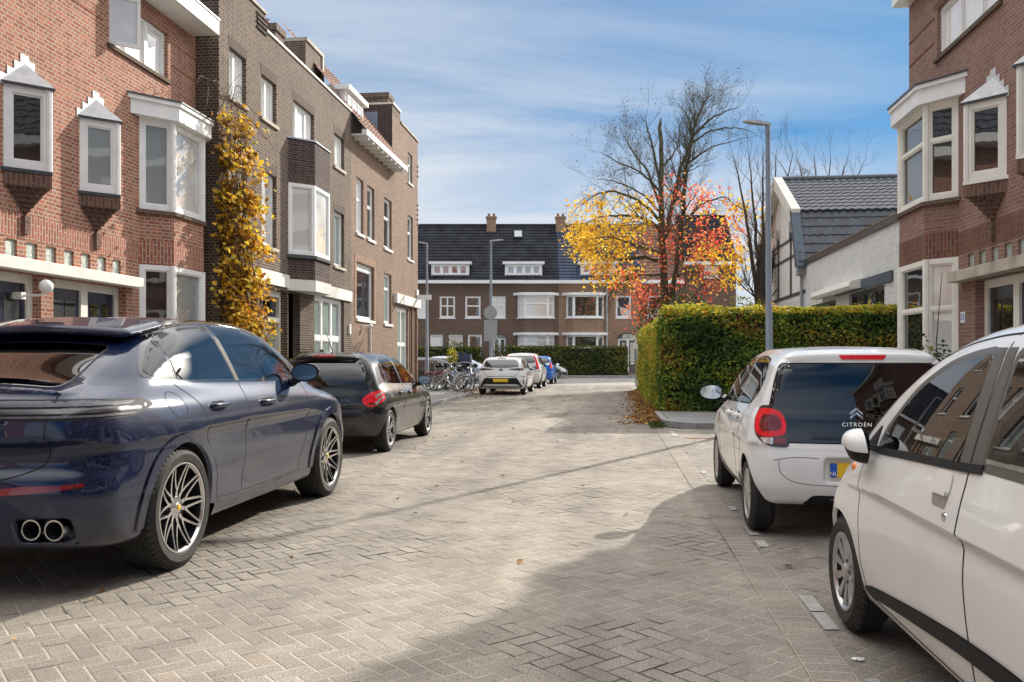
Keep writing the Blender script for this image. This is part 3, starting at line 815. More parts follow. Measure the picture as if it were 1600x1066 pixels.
def hatch_black():
    pm = paintmat('black_metallic_paint', (.006, .007, .011), .25, .4, dust=.16)
    def extra(s, x, ay, z, d):
        sp = fil(fil(np.abs(z-(1.405-.12*ay**2+(x-.4)*.12))-.022, np.abs(x-(.40+.16*ay**2))-.17, .02), ay-.48, .08)
        return fun(d, sp, .05)
    S = dict(L=3.96, hw=.88, H=1.47, axles=(.66, 3.2), archR=.345, archZ=.312, track=.862, z0=.97, tumble=.40, bow=.06, crown=.05, rcrown=.10,
             Wp=[(0, .80), (.25, .84), (.66, .865), (1.3, .855), (2.5, .85), (3.2, .862), (3.6, .81), (3.96, .66)],
             Wz=[(.2, -.07), (.3, -.03), (.45, -.005), (.6, 0), (.75, 0), (.85, -.015), (.95, -.05), (1.0, -.09)],
             haunch=[(.66, .62, .42, .26, .016), (3.2, .62, .42, .26, .015), (1.95, .42, .7, .12, -.02)],
             Zt=[(0, .93), (.3, .985), (.8, .975), (1.5, .95), (2.4, .93), (2.9, .92), (3.3, .86), (3.65, .76), (3.96, .60)],
             Zb=[(0, .26), (.6, .22), (3.3, .20), (3.96, .22)],
             XR=[(.2, .14), (.32, .05), (.45, .01), (.58, 0), (.66, .02), (.72, .06), (.85, .075), (.95, .10), (1.0, .13)], kr=.20, rcr=.22,
             XF=[(.2, 3.9), (.45, 3.96), (.65, 3.92), (.8, 3.75), (.95, 3.4)], kf=.35, rcf=.22, rsh=.10,
             Zr=[(.1, 1.36), (.5, 1.437), (1.0, 1.462), (1.5, 1.462), (1.9, 1.435), (2.2, 1.36), (2.5, 1.22), (2.8, 1.06), (3.1, .93), (3.3, .86)],
             GR=[(.9, .09), (1.0, .115), (1.15, .17), (1.3, .25), (1.45, .36)], kgr=.14, GF=[(.8, 3.3), (1.5, 3.2)], Gw=[(.1, .76), (.6, .80), (1.5, .81), (2.4, .80), (3.0, .72)], rr=.16, rj=.10, rgr=.13, extra=extra)
    c = Car(S, 'hatchback', 'black metallic five-door hatchback with red boomerang tail light parked on the left', 'car', 'cars parked along the street', loc=(-4.06, 12.02, 0), x0=.66, h=.02, paint=pm)
    for sd in ('R', 'L'):
        sg = -1 if sd == 'R' else 1
        c.window('quarter_window', rounded([(.60, 1.02, .04), (.70, .998, .01), (.72, 1.30, .03), (.62, 1.26, .08), (.54, 1.10, .05)], .03), sd, 'glass_car', .018)
        c.window('rear_side_window', rounded([(.745, .992, .01), (1.45, .972, .02), (1.42, 1.375, .03), (1.0, 1.375, .2), (.76, 1.33, .04)], .03), sd, 'glass_car', .022)
        c.window('front_side_window', rounded([(1.52, .97, .02), (2.42, .95, .03), (2.30, 1.06, .1), (2.06, 1.25, .2), (1.82, 1.36, .15), (1.50, 1.375, .02)], .03), sd, 'glass_car', .022)
        c.window('corner_window', rounded([(2.47, .95, .02), (2.70, .945, .02), (2.42, 1.10, .03), (2.40, 1.03, .02)], .02), sd, 'glass_car', .012)
        c.line('door_seam', [(.72, .98), (.84, .88), (.93, .76), (1.02, .56), (1.06, .30)], sd)
        c.line('door_seam', [(1.485, .96), (1.50, .7), (1.47, .28)], sd)
        c.line('door_seam', [(2.66, .93), (2.70, .75), (2.68, .5), (2.62, .3)], sd)
        c.line('sill_seam', [(1.05, .29), (1.9, .275), (2.63, .29)], sd)
        c.strip('sill_strip', [(1.1, .285), (1.8, .27), (2.6, .285)], [(1.1, .255), (1.8, .24), (2.6, .255)], sd, 'alu', off=.006, closed=False)
        c.handle(1.12, .845, sd, pm, .19); c.handle(1.72, .835, sd, pm, .19)
        al = math.radians(48); dv = diag(sd, 48); UU = (math.sin(al), sg*math.cos(al), 0); o = .22*math.sin(al)+.76*math.cos(al)
        tl = rounded([(-.20, .795, .05), (-.205, .72, .04), (-.10, .665, .05), (.08, .745, .05), (.155, .80, .04), (.12, .835, .03), (.165, .875, .04), (.10, .905, .04), (-.08, .885, .08)], .04)
        tl[:, 0] += o
        w = c.patch('tail_light', tl, (dv[0], UU, (0, 0, 1)), 'redlens', off=.010)
        for q in ([(-.04, .845), (.12, .888), (.11, .868), (0, .812), (-.03, .79)], [(-.02, .775), (.10, .825), (.12, .805), (.0, .75)], [(-.06, .74), (.03, .765), (.01, .735), (-.05, .715)]):
            q = rounded(q, .012, 3); q[:, 0] += o; c.patch('lens', q, (dv[0], UU, (0, 0, 1)), 'clearlens', off=.014, parent=w)
        c.line('bumper_seam', [(-.30+o, .60), (-.1+o, .625), (.15+o, .735)], (dv[0], UU, (0, 0, 1)))
        c.mirrorpod(2.36, sg*.98, 1.005, sg, 'black', sc=(.10, .115, .078), base=(2.46, sg*.84, .955))
    rw_ = rounded([(-.69, 1.0, .1), (0, .94, .5), (.69, 1.0, .1), (.66, 1.20, .1), (.54, 1.355, .06), (0, 1.375, .5), (-.54, 1.355, .06), (-.66, 1.20, .1)], .06); c.strip('window_surround', rw_, inset(rw_, .07), 'B', 'black', off=.0012, skirt=.003)
    c.window('rear_window', rounded([(-.62, 1.0, .1), (0, .965, .5), (.62, 1.0, .1), (.60, 1.20, .1), (.50, 1.34, .06), (0, 1.36, .5), (-.50, 1.34, .06), (-.60, 1.20, .1)], .06), 'B', 'glass_car', .035)
    c.line('tailgate_seam', [(-.62, .98), (-.52, .80), (-.47, .66), (-.3, .60), (0, .59), (.3, .60), (.47, .66), (.52, .80), (.62, .98)], 'B')
    c.patch('brake_light', rounded([(-.17, 1.378), (.17, 1.378), (.16, 1.408), (-.16, 1.408)], .01), 'B', 'redlens', off=.004)
    c.patch('number_plate', rounded([(-.26, .44), (.26, .44), (.26, .55), (-.26, .55)], .01), 'B', 'plate', off=.01)
    mb = MB(); mb.tube([(.22, -.02, .985), (.17, .30, 1.04)], [.014, .008], 6); c.mesh('wiper', mb, 'black')
    mb = MB(); mb.tube([(.62, 0, 1.44), (.35, 0, 1.70), (.22, 0, 1.80)], [.008, .004, .002], 6); c.mesh('aerial', mb, 'black')
    P, ok = c.b.cast(np.array([-.36]), np.array([.765]), *VW['B']); nr = c.b.normal(P)
    p = c.W(P)[0]; n = c.Wn(nr)[0]
    X = Vector((0, 0, 1)).cross(Vector(n)); text('badge', '208', .075, 'chrome', basis(Vector(p)+Vector(n)*.004, X, (0, 0, 1)), c.root, spacing=1.15)
    c.interior(xs=(.95, 1.75), w=.36, z=.58, top=1.08, dash=2.45)
    c.body(); c.arches(lip=.03, off=.005); c.wheels('five', .312, .205, .222)
    return c

def hatch_white():
    pm = paintmat('white_paint', (.80, .805, .81), .0, .35, dust=.10)
    def extra(s, x, ay, z, d):
        sp = fil(fil(np.abs(z-(1.395-.07*ay**2+(x-.3)*.10))-.024, np.abs(x-(.32+.08*ay**2))-.17, .02), ay-.54, .07)
        d = fun(d, sp, .045)
        pr = fil(fil(ay-.30, np.abs(z-.535)-.085, .03), x-.052, .01)     # number plate recess
        return fil(d, -pr, .015)
    S = dict(L=3.47, hw=.82, H=1.47, axles=(.46, 2.80), archR=.318, archZ=.288, track=.80, z0=.97, tumble=.34, bow=.08, crown=.05, rcrown=.09,
             Wp=[(0, .78), (.25, .80), (.5, .808), (1.2, .80), (2.2, .80), (2.83, .80), (3.2, .74), (3.47, .60)],
             Wz=[(.2, -.07), (.3, -.03), (.42, -.004), (.6, 0), (.75, 0), (.88, -.012), (.96, -.04), (1.02, -.07)],
             haunch=[(.46, .60, .40, .26, .012), (2.83, .60, .38, .24, .012), (1.7, .42, .6, .12, -.018)],
             Zt=[(0, .94), (.3, 1.0), (.9, .99), (1.5, .96), (2.2, .945), (2.6, .93), (3.0, .85), (3.25, .74), (3.47, .58)],
             Zb=[(0, .28), (.5, .22), (3.0, .20), (3.47, .22)],
             XR=[(.2, .10), (.3, .04), (.42, .005), (.6, 0), (.68, .008), (.74, .03), (.85, .045), (.95, .06), (1.0, .08)], kr=.13, rcr=.15,
             XF=[(.2, 3.42), (.45, 3.47), (.65, 3.42), (.8, 3.25), (.95, 2.95)], kf=.35, rcf=.22, rsh=.07,
             Zr=[(.1, 1.40), (.4, 1.432), (.9, 1.46), (1.3, 1.46), (1.65, 1.43), (1.95, 1.34), (2.25, 1.18), (2.5, 1.03), (2.75, .90)],
             GR=[(.8, .045), (.95, .06), (1.1, .085), (1.25, .125), (1.45, .20)], kgr=.13, GF=[(.8, 3.0), (1.5, 2.9)], Gw=[(.1, .735), (.6, .755), (1.4, .76), (2.2, .745), (2.7, .68)], rr=.10, rj=.05, rgr=.08, extra=extra)
    c = Car(S, 'hatchback', 'white hatchback with dark glass tailgate and red rounded tail light parked on the right', 'car', 'cars parked along the street', loc=(1.87, 6.86, 0), rz=-.02, x0=.46, h=.02, paint=pm)
    for sd in ('R', 'L'):
        sg = -1 if sd == 'R' else 1
        c.window('rear_side_window', rounded([(.42, 1.10, .06), (.62, 1.0, .05), (1.20, .985, .02), (1.19, 1.36, .02), (.85, 1.375, .15), (.52, 1.34, .08), (.42, 1.22, .08)], .04), sd, 'glass_privacy', .025)
        c.window('front_side_window', rounded([(1.26, .983, .02), (2.20, .962, .03), (2.05, 1.09, .1), (1.82, 1.26, .15), (1.60, 1.35, .15), (1.25, 1.362, .02)], .03), sd, 'glass_car', .022)
        c.window('corner_window', rounded([(2.25, .96, .02), (2.45, .955, .02), (2.16, 1.09, .03)], .015), sd, 'glass_car', .01)
        c.line('door_seam', [(.60, .98), (.74, .80), (.82, .62), (.90, .45), (.93, .30)], sd)
        c.line('door_seam', [(1.24, .97), (1.27, .7), (1.25, .28)], sd)
        c.line('door_seam', [(2.40, .94), (2.44, .7), (2.42, .5), (2.38, .3)], sd)
        c.line('sill_seam', [(.93, .29), (1.6, .275), (2.39, .29)], sd)
        c.handle(.95, .88, sd, pm, .17); c.handle(1.48, .87, sd, pm, .17)
        al = math.radians(30); dv = diag(sd, 30); UU = (math.sin(al), sg*math.cos(al), 0); o = .10*math.sin(al)+.675*math.cos(al); vv = (dv[0], UU, (0, 0, 1))
        def P_(pts, r=.03):
            q = rounded(pts, r, 5); q[:, 0] += o; return q
        w = c.patch('tail_light', P_([(-.135, .695, .03), (.02, .70, .08), (.125, .80, .06), (.125, .93, .06), (.09, 1.005, .06), (-.03, 1.005, .06), (-.115, .96, .08), (-.135, .85, .05)]), vv, 'blackgloss', off=.006, step=.03)
        c.patch('lens', P_([(-.11, .785, .04), (-.105, .88, .05), (-.06, .965, .05), (.02, .985, .05), (.095, .975, .05), (.118, .88, .05), (.105, .80, .05), (.04, .765, .05)]), vv, 'redlens', off=.014, parent=w, step=.03)
        c.patch('lens', P_([(-.075, .82, .03), (-.07, .90, .04), (-.03, .935, .03), (.06, .935, .03), (.075, .85, .03), (.05, .81, .03)]), vv, 'darkred', off=.018, parent=w, step=.03)
        c.patch('lens', P_([(-.115, .715), (-.035, .715), (-.035, .765), (-.11, .77)], .01), vv, 'darkred', off=.012, parent=w)
        c.patch('lens', P_([(-.028, .715), (.03, .72), (.07, .765), (-.028, .765)], .01), vv, 'clearlens', off=.012, parent=w)
        c.mirrorpod(2.0, sg*.93, 1.03, sg, pm, sc=(.10, .115, .078), base=(2.10, sg*.79, .97), lower='black')
    # dark glass tailgate
    c.window('rear_window', rounded([(-.655, .745, .03), (.655, .745, .03), (.68, .95, .1), (.62, 1.20, .05), (.575, 1.315, .03), (-.575, 1.315, .03), (-.62, 1.20, .05), (-.68, .95, .1)], .04), 'B', 'glass_privacy', .035, label='dark glass tailgate with chevron emblem')
    c.patch('tailgate_panel', rounded([(-.62, .735, .02), (.62, .735, .02), (.60, .80, .02), (0, .835, .4), (-.60, .80, .02)], .02), 'B', 'blackgloss', off=.006)
    c.patch('brake_light', rounded([(-.15, 1.350), (.15, 1.350), (.17, 1.384), (-.17, 1.384)], .008), 'B', 'redlens', off=.006)
    c.line('bumper_seam', [(-.66, .60), (-.5, .625), (-.34, .62)], 'B', w=.004); c.line('bumper_seam', [(.66, .60), (.5, .625), (.34, .62)], 'B', w=.004)
    c.line('bumper_seam', [(-.62, .60), (-.60, .50), (-.45, .43), (0, .42), (.45, .43), (.60, .50), (.62, .60)], 'B', w=.004)
    c.line('bumper_seam', [(-.62, .73), (0, .73), (.62, .73)], 'B', w=.006)
    c.patch('diffuser', rounded([(-.45, .27), (.45, .27), (.38, .345), (-.38, .345)], .03), 'B', 'black', off=.003)
    # plate
    q, ok = c.b.cast(np.array([0.0]), np.array([.535]), *VW['B'])
    mb = MB(); mb.box(.03, .042, -.26, .26, .48, .59); pl = c.mesh('number_plate', mb, 'plate', bevel=.003)
    mb = MB(); mb.box(.027, .031, .21, .26, .482, .588); c.mesh('country_strip', mb, 'plateblue', parent=pl)
    text('country_code', 'NL', .042, 'white', basis(Vector(c.W(np.array([.0255, .235, .508]))), (1, 0, 0), (0, 0, 1)), pl)
    mb = MB(); mb.tube([(.085, -.02, .935), (.085, -.25, .94), (.10, -.47, .965)], [.022, .016, .010], 8); c.mesh('wiper', mb, 'black')
    def onback(y, z, o=.008):
        P, ok = c.b.cast(np.array([y]), np.array([z]), *VW['B']); n = c.b.normal(P); return Vector(c.W(P)[0])+Vector(c.Wn(n)[0])*o, Vector(c.Wn(n)[0])
    p, n = onback(.07, .868, .012); X = Vector((0, 0, 1)).cross(n)
    text('maker_name', 'CITROËN', .042, 'chrome', basis(p, X, (0, 0, 1)), c.root, spacing=1.25)
    mb = MB()
    for dz in (0, .034):
        L_ = [(.025, .905+dz), (.07, .943+dz), (.115, .905+dz)]
        for a, b in zip(L_[:-1], L_[1:]):
            for t0 in (0,):
                P0, _ = onback(a[0], a[1], .012); P1, _ = onback(b[0], b[1], .012); P2, _ = onback(b[0], b[1]+.020, .012); P3, _ = onback(a[0], a[1]+.016, .012)
                nn = n*.006; mb.hexa([P0, P1, P2, P3, P0+nn, P1+nn, P2+nn, P3+nn])
    e = mk('chevron_emblem', mb.v, mb.f, mb.m, 'chrome', c.root)
    c.interior(xs=(.80, 1.5), w=.34, z=.58, top=1.08, dash=2.15)
    c.body(); c.arches(lip=.02, off=.003); c.wheels('hub', .288, .175, .195)
    return c

def hatch_near():
    pm = paintmat('cream_white_paint', (.78, .775, .755), .0, .38, dust=.10)
    S = dict(L=3.60, hw=.83, H=1.52, axles=(.57, 2.93), archR=.315, archZ=.288, track=.800, z0=1.02, tumble=.26, bow=.07, crown=.05, rcrown=.09,
             Wp=[(0, .78), (.25, .80), (.6, .812), (1.2, .805), (2.2, .805), (2.9, .805), (3.3, .76), (3.6, .60)],
             Wz=[(.18, -.085), (.24, -.045), (.32, -.018), (.46, -.001), (.6, -.002), (.72, -.010), (.84, -.028), (.94, -.055), (1.02, -.088), (1.08, -.12)],
             haunch=[(2.93, .58, .40, .24, .014), (.57, .6, .40, .26, .012), (1.8, .44, .9, .16, -.010)],
             Zt=[(0, .96), (.3, 1.02), (.9, 1.01), (1.5, .995), (2.3, .985), (2.7, .965), (3.1, .89), (3.4, .78), (3.6, .60)],
             Zb=[(0, .26), (.5, .22), (3.0, .205), (3.6, .22)],
             XR=[(.2, .10), (.4, 0), (.6, 0), (.8, .05), (1.0, .1)], kr=.12, rcr=.15,
             XF=[(.2, 3.54), (.45, 3.6), (.65, 3.55), (.8, 3.4), (.97, 3.05)], kf=.35, rcf=.25, rsh=.08,
             Zr=[(.1, 1.42), (.5, 1.49), (1.1, 1.52), (1.45, 1.515), (1.75, 1.495), (2.05, 1.435), (2.35, 1.32), (2.6, 1.19), (2.9, 1.01), (3.1, .90)],
             GR=[(.8, .05), (1.0, .08), (1.25, .14), (1.5, .24)], kgr=.12, GF=[(.8, 3.3), (1.55, 3.2)], Gw=[(.1, .74), (.6, .765), (1.4, .77), (2.3, .755), (2.8, .72), (3.0, .68)], rr=.10, rj=.05, rgr=.08)
    c = Car(S, 'hatchback', 'dusty cream white small car with black side strip parked nearest the camera on the right', 'car', 'cars parked along the street', loc=(1.955, 4.41, 0), x0=2.93, h=.018, paint=pm)
    for sd in ('R', 'L'):
        sg = -1 if sd == 'R' else 1
        c.window('rear_side_window', rounded([(.60, 1.03, .05), (1.36, 1.025, .02), (1.36, 1.37, .02), (.9, 1.38, .15), (.62, 1.34, .08)], .04), sd, 'glass_car', .028, tw=.03, fr='pillar')
        c.window('front_side_window', rounded([(1.545, 1.005, .02), (2.44, .965, .02), (2.40, 1.03, .05), (2.15, 1.225, .12), (1.90, 1.325, .18), (1.70, 1.360, .15), (1.555, 1.372, .02)], .03), sd, 'glass_car', .028, tw=.03, fr='pillar')
        c.patch('mirror_base', rounded([(2.50, .965), (2.66, .96), (2.48, 1.06)], .012), sd, 'black', off=.004)
        c.line('roof_seam', [(2.74, .965), (2.50, 1.115), (2.20, 1.305), (1.95, 1.390), (1.70, 1.428), (1.45, 1.442), (1.0, 1.440)], sd, w=.007)
        c.strip('belt_moulding', [(1.36, 1.018), (1.5, 1.008), (1.9, .992), (2.3, .972), (2.66, .958)], [(1.36, .988), (1.5, .978), (1.9, .962), (2.3, .943), (2.66, .932)], sd, 'black', off=.007, closed=False)
        c.strip('pillar_cover', [(1.375, .99), (1.385, 1.2), (1.40, 1.395)], [(1.455, .99), (1.455, 1.2), (1.463, 1.395)], sd, 'pillar', off=.003, closed=False)
        c.strip('pillar_cover', [(1.468, .99), (1.468, 1.2), (1.476, 1.395)], [(1.54, .99), (1.545, 1.2), (1.553, 1.395)], sd, 'pillar', off=.003, closed=False)
        c.line('door_seam', [(1.462, 1.50), (1.461, 1.2), (1.462, 1.0), (1.462, .80), (1.46, .62), (1.445, .50), (1.42, .40), (1.415, .30), (1.43, .23)], sd, w=.008)
        c.line('door_seam', [(2.58, .975), (2.615, .85), (2.62, .7), (2.615, .52), (2.60, .40), (2.56, .30)], sd, w=.004)
        c.line('door_seam', [(.62, 1.0), (.75, .85), (.86, .6), (.95, .4), (.98, .27)], sd)
        c.line('sill_seam', [(.98, .262), (1.8, .262), (2.56, .275)], sd)
        A = [(2.56, .315), (2.45, .335), (2.1, .375), (1.8, .405), (1.5, .43), (1.2, .445), (.98, .45)]; B = [(2.55, .298), (2.45, .292), (2.1, .322), (1.8, .347), (1.5, .370), (1.2, .383), (.98, .388)]
        c.strip('side_moulding', A, B, sd, 'black', off=.012, closed=False)
        # flap type door handle
        w = c.patch('door_handle', rounded([(1.56, .885, .02), (1.715, .885, .03), (1.71, .965, .03), (1.565, .965, .02)], .03), sd, pm, off=.006)
        c.patch('handle_recess', rounded([(1.575, .838, .02), (1.70, .838, .03), (1.708, .882, .004), (1.57, .882, .004)], .01), sd, 'hubcap', off=.0012, parent=w)
        c.patch('grip', rounded([(1.57, .882, .004), (1.708, .882, .004), (1.708, .90, .004), (1.57, .90, .004)], .004), sd, pm, off=.016, parent=w)
        P, ok = c.b.cast(np.array([1.565]), np.array([.815]), *VW[sd]); mb = MB(); mb.lathe([(0, .006), (.012, .006), (.016, .003), (.017, -.004)], tuple(P[0]), (0, sg, 0), (1, 0, 0), 20); c.mesh('keyhole', mb, 'chrome')
        P, ok = c.b.cast(np.array([2.76]), np.array([.835]), *VW[sd]); mb = MB(); mb.lathe([(0, .016), (.010, .014), (.019, .006), (.022, -.004)], tuple(P[0]), (0, sg, 0), (1, 0, 0), 20); c.mesh('side_indicator', mb, 'amber')
        c.mirrorpod(2.50, sg*.815, .962, sg, pm, sc=(.085, .105, .080), fold=1.42, base=None, lower='black')
    D = (.5, 0, .86); Vv = (-.86, 0, .5)
    c.window('windscreen', rounded([(-.58, -1.90, .05), (.58, -1.90, .05), (.50, -1.12, .05), (-.50, -1.12, .05)], .05), (D, (0, 1, 0), Vv), 'glass_car', .04)
    c.window('rear_window', rounded([(-.58, 1.0), (.58, 1.0), (.54, 1.38), (-.54, 1.38)], .06), 'B', 'glass_car', .04)
    c.interior(xs=(.9, 1.65), w=.34, z=.62, top=1.14, dash=2.28)
    c.body(); c.arches(lip=.018, off=.002); c.wheels('multi', .288, .165, .19)
    return c
# ================================================================ BUILDINGS
M['brick_red'] = brickmat('red_brick', (.52, .17, .095), (.29, .095, .06), (.52, .43, .34), third=(.43, .20, .125), dirt=.15)
M['brick_red_up'] = brickmat('red_brick_upright', (.45, .14, .085), (.30, .095, .06), (.52, .44, .35), swap=True, dirt=.18)
M['brick_old'] = brickmat('dark_red_brick', (.36, .175, .135), (.26, .125, .10), (.36, .29, .245), third=(.32, .19, .15), dirt=.35)
M['brick_old_up'] = brickmat('dark_red_brick_upright', (.24, .085, .06), (.16, .06, .045), (.26, .20, .15), swap=True, dirt=.35)
M['brick_corbel'] = brickmat('corbel_brick', (.20, .10, .075), (.13, .07, .055), (.24, .18, .14), swap=True)
M['brick_corbel2'] = brickmat('corbel_brick_flat', (.19, .10, .075), (.13, .07, .055), (.22, .17, .13))
M['brick_dark'] = brickmat('dark_brown_brick', (.118, .078, .058), (.078, .052, .041), (.34, .28, .225), third=(.145, .096, .07), dirt=.25)
M['brick_dark_up'] = brickmat('dark_brown_brick_upright', (.07, .045, .036), (.10, .065, .05), (.22, .18, .15), swap=True)
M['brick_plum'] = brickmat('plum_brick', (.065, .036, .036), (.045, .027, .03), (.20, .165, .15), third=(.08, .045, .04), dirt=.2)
M['brick_brown'] = brickmat('brown_brick', (.26, .155, .108), (.18, .112, .08), (.34, .27, .215), third=(.31, .19, .128), dirt=.25)
M['brick_far_dark'] = brickmat('far_dark_brick', (.18, .11, .08), (.14, .085, .065), (.22, .17, .14), third=(.21, .135, .095), dirt=.3)
M['brick_far_tan'] = brickmat('far_tan_brick', (.38, .22, .14), (.31, .175, .11), (.34, .27, .21), third=(.42, .25, .155), dirt=.25)
M['brick_white'] = brickmat('white_painted_brick', (.80, .80, .775), (.79, .79, .77), (.74, .74, .72), dirt=.0, msize=.007)
M['render_white'] = mat('white_render', (.78, .77, .74), .85, var=.08, scale=2, bmp=.25, bscale=90)
M['concrete'] = mat('old_concrete', (.42, .38, .31), .85, var=.3, scale=3, bmp=.3, bscale=40)
M['band'] = mat('painted_stone_band', (.68, .66, .60), .7, var=.1, scale=2.5, bmp=.15, bscale=30)
M['zinc'] = mat('zinc_sheet', (.40, .43, .47), .35, metal=.35, var=.15, scale=4)
M['lead'] = mat('lead_flashing', (.56, .57, .58), .6, var=.15, scale=9, bmp=.2)
M['bluezinc'] = mat('bluish_zinc_cladding', (.20, .25, .33), .5, metal=.2, var=.12, scale=3)
M['gutter'] = mat('grey_gutter', (.30, .31, .33), .5, var=.1)
M['tile_dark'] = mat('dark_roof_tile', (.042, .047, .062), .5, var=.35, scale=3.5, bmp=.2)
M['tile_lit'] = mat('lit_grey_tile', (.10, .105, .118), .62, var=.25, scale=3.5, bmp=.2)  # lighter copy for the upper slope, its sunlit sheen put into the colour
M['tile_black'] = mat('old_black_roof_tile', (.026, .028, .036), .75, var=.5, scale=1.3, bmp=.2, spec=.15)
M['tile_blue'] = mat('glazed_blue_black_tile', (.030, .044, .085), .5, var=.25, scale=2, spec=.3)
M['tile_red'] = mat('mossy_red_tile', (.20, .10, .07), .8, var=.45, scale=2, bmp=.3)
M['doorblue'] = mat('dark_blue_door_paint', (.012, .018, .05), .25, var=.1, coat=.6)
M['doorblack'] = mat('black_door_paint', (.018, .018, .02), .3, var=.1, coat=.5)
M['slate_blue'] = mat('slate_blue_paint', (.055, .085, .115), .5, var=.1)
M['greygreen'] = mat('grey_green_paint', (.30, .32, .28), .5, var=.06)
M['greyframe'] = mat('dark_grey_paint', (.045, .055, .062), .4, var=.1)
M['sillbrick'] = brickmat('sill_brick', (.15, .09, .06), (.11, .07, .05), (.22, .18, .14), swap=True, w=.11, h=.06)
M['glass_block'] = mat('glass_block', (.42, .47, .42), .2, var=.35, scale=38, bmp=1.0, bscale=60, coat=1)
M['g_dark'] = glassmat('dark_window', (.020, .020, .020))
M['g_blind'] = glassmat('blind_window', None, curtain=((.30, .33, .33), (.22, .26, .27), 30, True))
M['g_curtain'] = glassmat('curtain_window', None, curtain=((.72, .70, .67), (.50, .48, .46), 9, False))
M['g_white'] = glassmat('white_reflection_window', None, curtain=((.88, .87, .84), (.84, .83, .81), 1, False), spec=.3)  # near-white base paints the bright sky reflection into the panes
M['g_pale'] = glassmat('pale_reflection_window', (.62, .62, .60))  # pale base paints a bright reflection into the pane
M['g_green'] = glassmat('frosted_window', None, curtain=((.25, .32, .29), (.34, .40, .37), 2, False))
M['g_red'] = glassmat('red_curtain_window', None, curtain=((.25, .05, .035), (.35, .25, .24), 6, False))

class Fr:
    """facade frame: u along the wall, v up, d out of the wall"""
    def __init__(s, O, T, Nn): s.O = Vector(O); s.T = Vector(T).normalized(); s.N = Vector(Nn).normalized()
    def P(s, u, v, d=0.0): return s.O+s.T*u+s.N*d+Vector((0, 0, v))
    def sub(s, a, b, zflip=False):
        """frame of a vertical face from (u,d)=a to b, facing outwards"""
        A = s.P(a[0], 0, a[1]); B = s.P(b[0], 0, b[1]); T = (B-A); L = T.length; T.normalize()
        n = Vector((T.y, -T.x, 0)); mid = s.P((a[0]+b[0])/2, 0, (a[1]+b[1])/2)
        if n.dot(s.N) < 0: n = -n
        return Fr(A, T, n), L
def fbox(mb, fr, u0, u1, v0, v1, d0, d1, mi=0):
    mb.hexa([fr.P(u0, v0, d0), fr.P(u1, v0, d0), fr.P(u1, v0, d1), fr.P(u0, v0, d1), fr.P(u0, v1, d0), fr.P(u1, v1, d0), fr.P(u1, v1, d1), fr.P(u0, v1, d1)], mi)
def fprism(mb, fr, poly, v0, v1, mi=0):
    n = len(poly); vs = [fr.P(u, v0, d) for u, d in poly]+[fr.P(u, v1, d) for u, d in poly]
    mb.add(vs, [tuple(range(n-1, -1, -1)), tuple(range(n, 2*n))]+[(i, (i+1) % n, n+(i+1) % n, n+i) for i in range(n)], mi)
def wall(name, fr, u0, u1, v0, v1, ops, m, parent, thick=.25, reveal=.13, back=True, rm=None):
    mb = MB(); us = sorted({u0, u1} | {o[0] for o in ops} | {o[1] for o in ops}); vs = sorted({v0, v1} | {o[2] for o in ops} | {o[3] for o in ops})
    us = [u for u in us if u0 <= u <= u1]; vs = [v for v in vs if v0 <= v <= v1]
    for i in range(len(us)-1):
        for j in range(len(vs)-1):
            cu, cv = (us[i]+us[i+1])/2, (vs[j]+vs[j+1])/2
            if any(o[0] < cu < o[1] and o[2] < cv < o[3] for o in ops): continue
            mb.quad(fr.P(us[i], vs[j]), fr.P(us[i+1], vs[j]), fr.P(us[i+1], vs[j+1]), fr.P(us[i], vs[j+1]))
    for o in ops:
        a, b, c, d = o[0], o[1], o[2], o[3]; r = -reveal
        for q in (((a, c), (a, d)), ((b, c), (b, d)), ((a, d), (b, d)), ((a, c), (b, c))):
            mb.quad(fr.P(*q[0]), fr.P(*q[1]), fr.P(*q[1], r), fr.P(*q[0], r))
    mb.quad(fr.P(u0, v1), fr.P(u1, v1), fr.P(u1, v1, -thick), fr.P(u0, v1, -thick))
    for u in (u0, u1): mb.quad(fr.P(u, v0), fr.P(u, v1), fr.P(u, v1, -thick), fr.P(u, v0, -thick))
    mb.quad(fr.P(u0, v0, -thick), fr.P(u1, v0, -thick), fr.P(u1, v1, -thick), fr.P(u0, v1, -thick))
    return mb.build(name, m, parent, uv=True)
def block(name, fr, u0, u1, v0, v1, d0, d1, m, parent, bevel=0.0):
    mb = MB(); fbox(mb, fr, u0, u1, v0, v1, d0, d1); return mb.build(name, m, parent, uv=True, bevel=bevel)
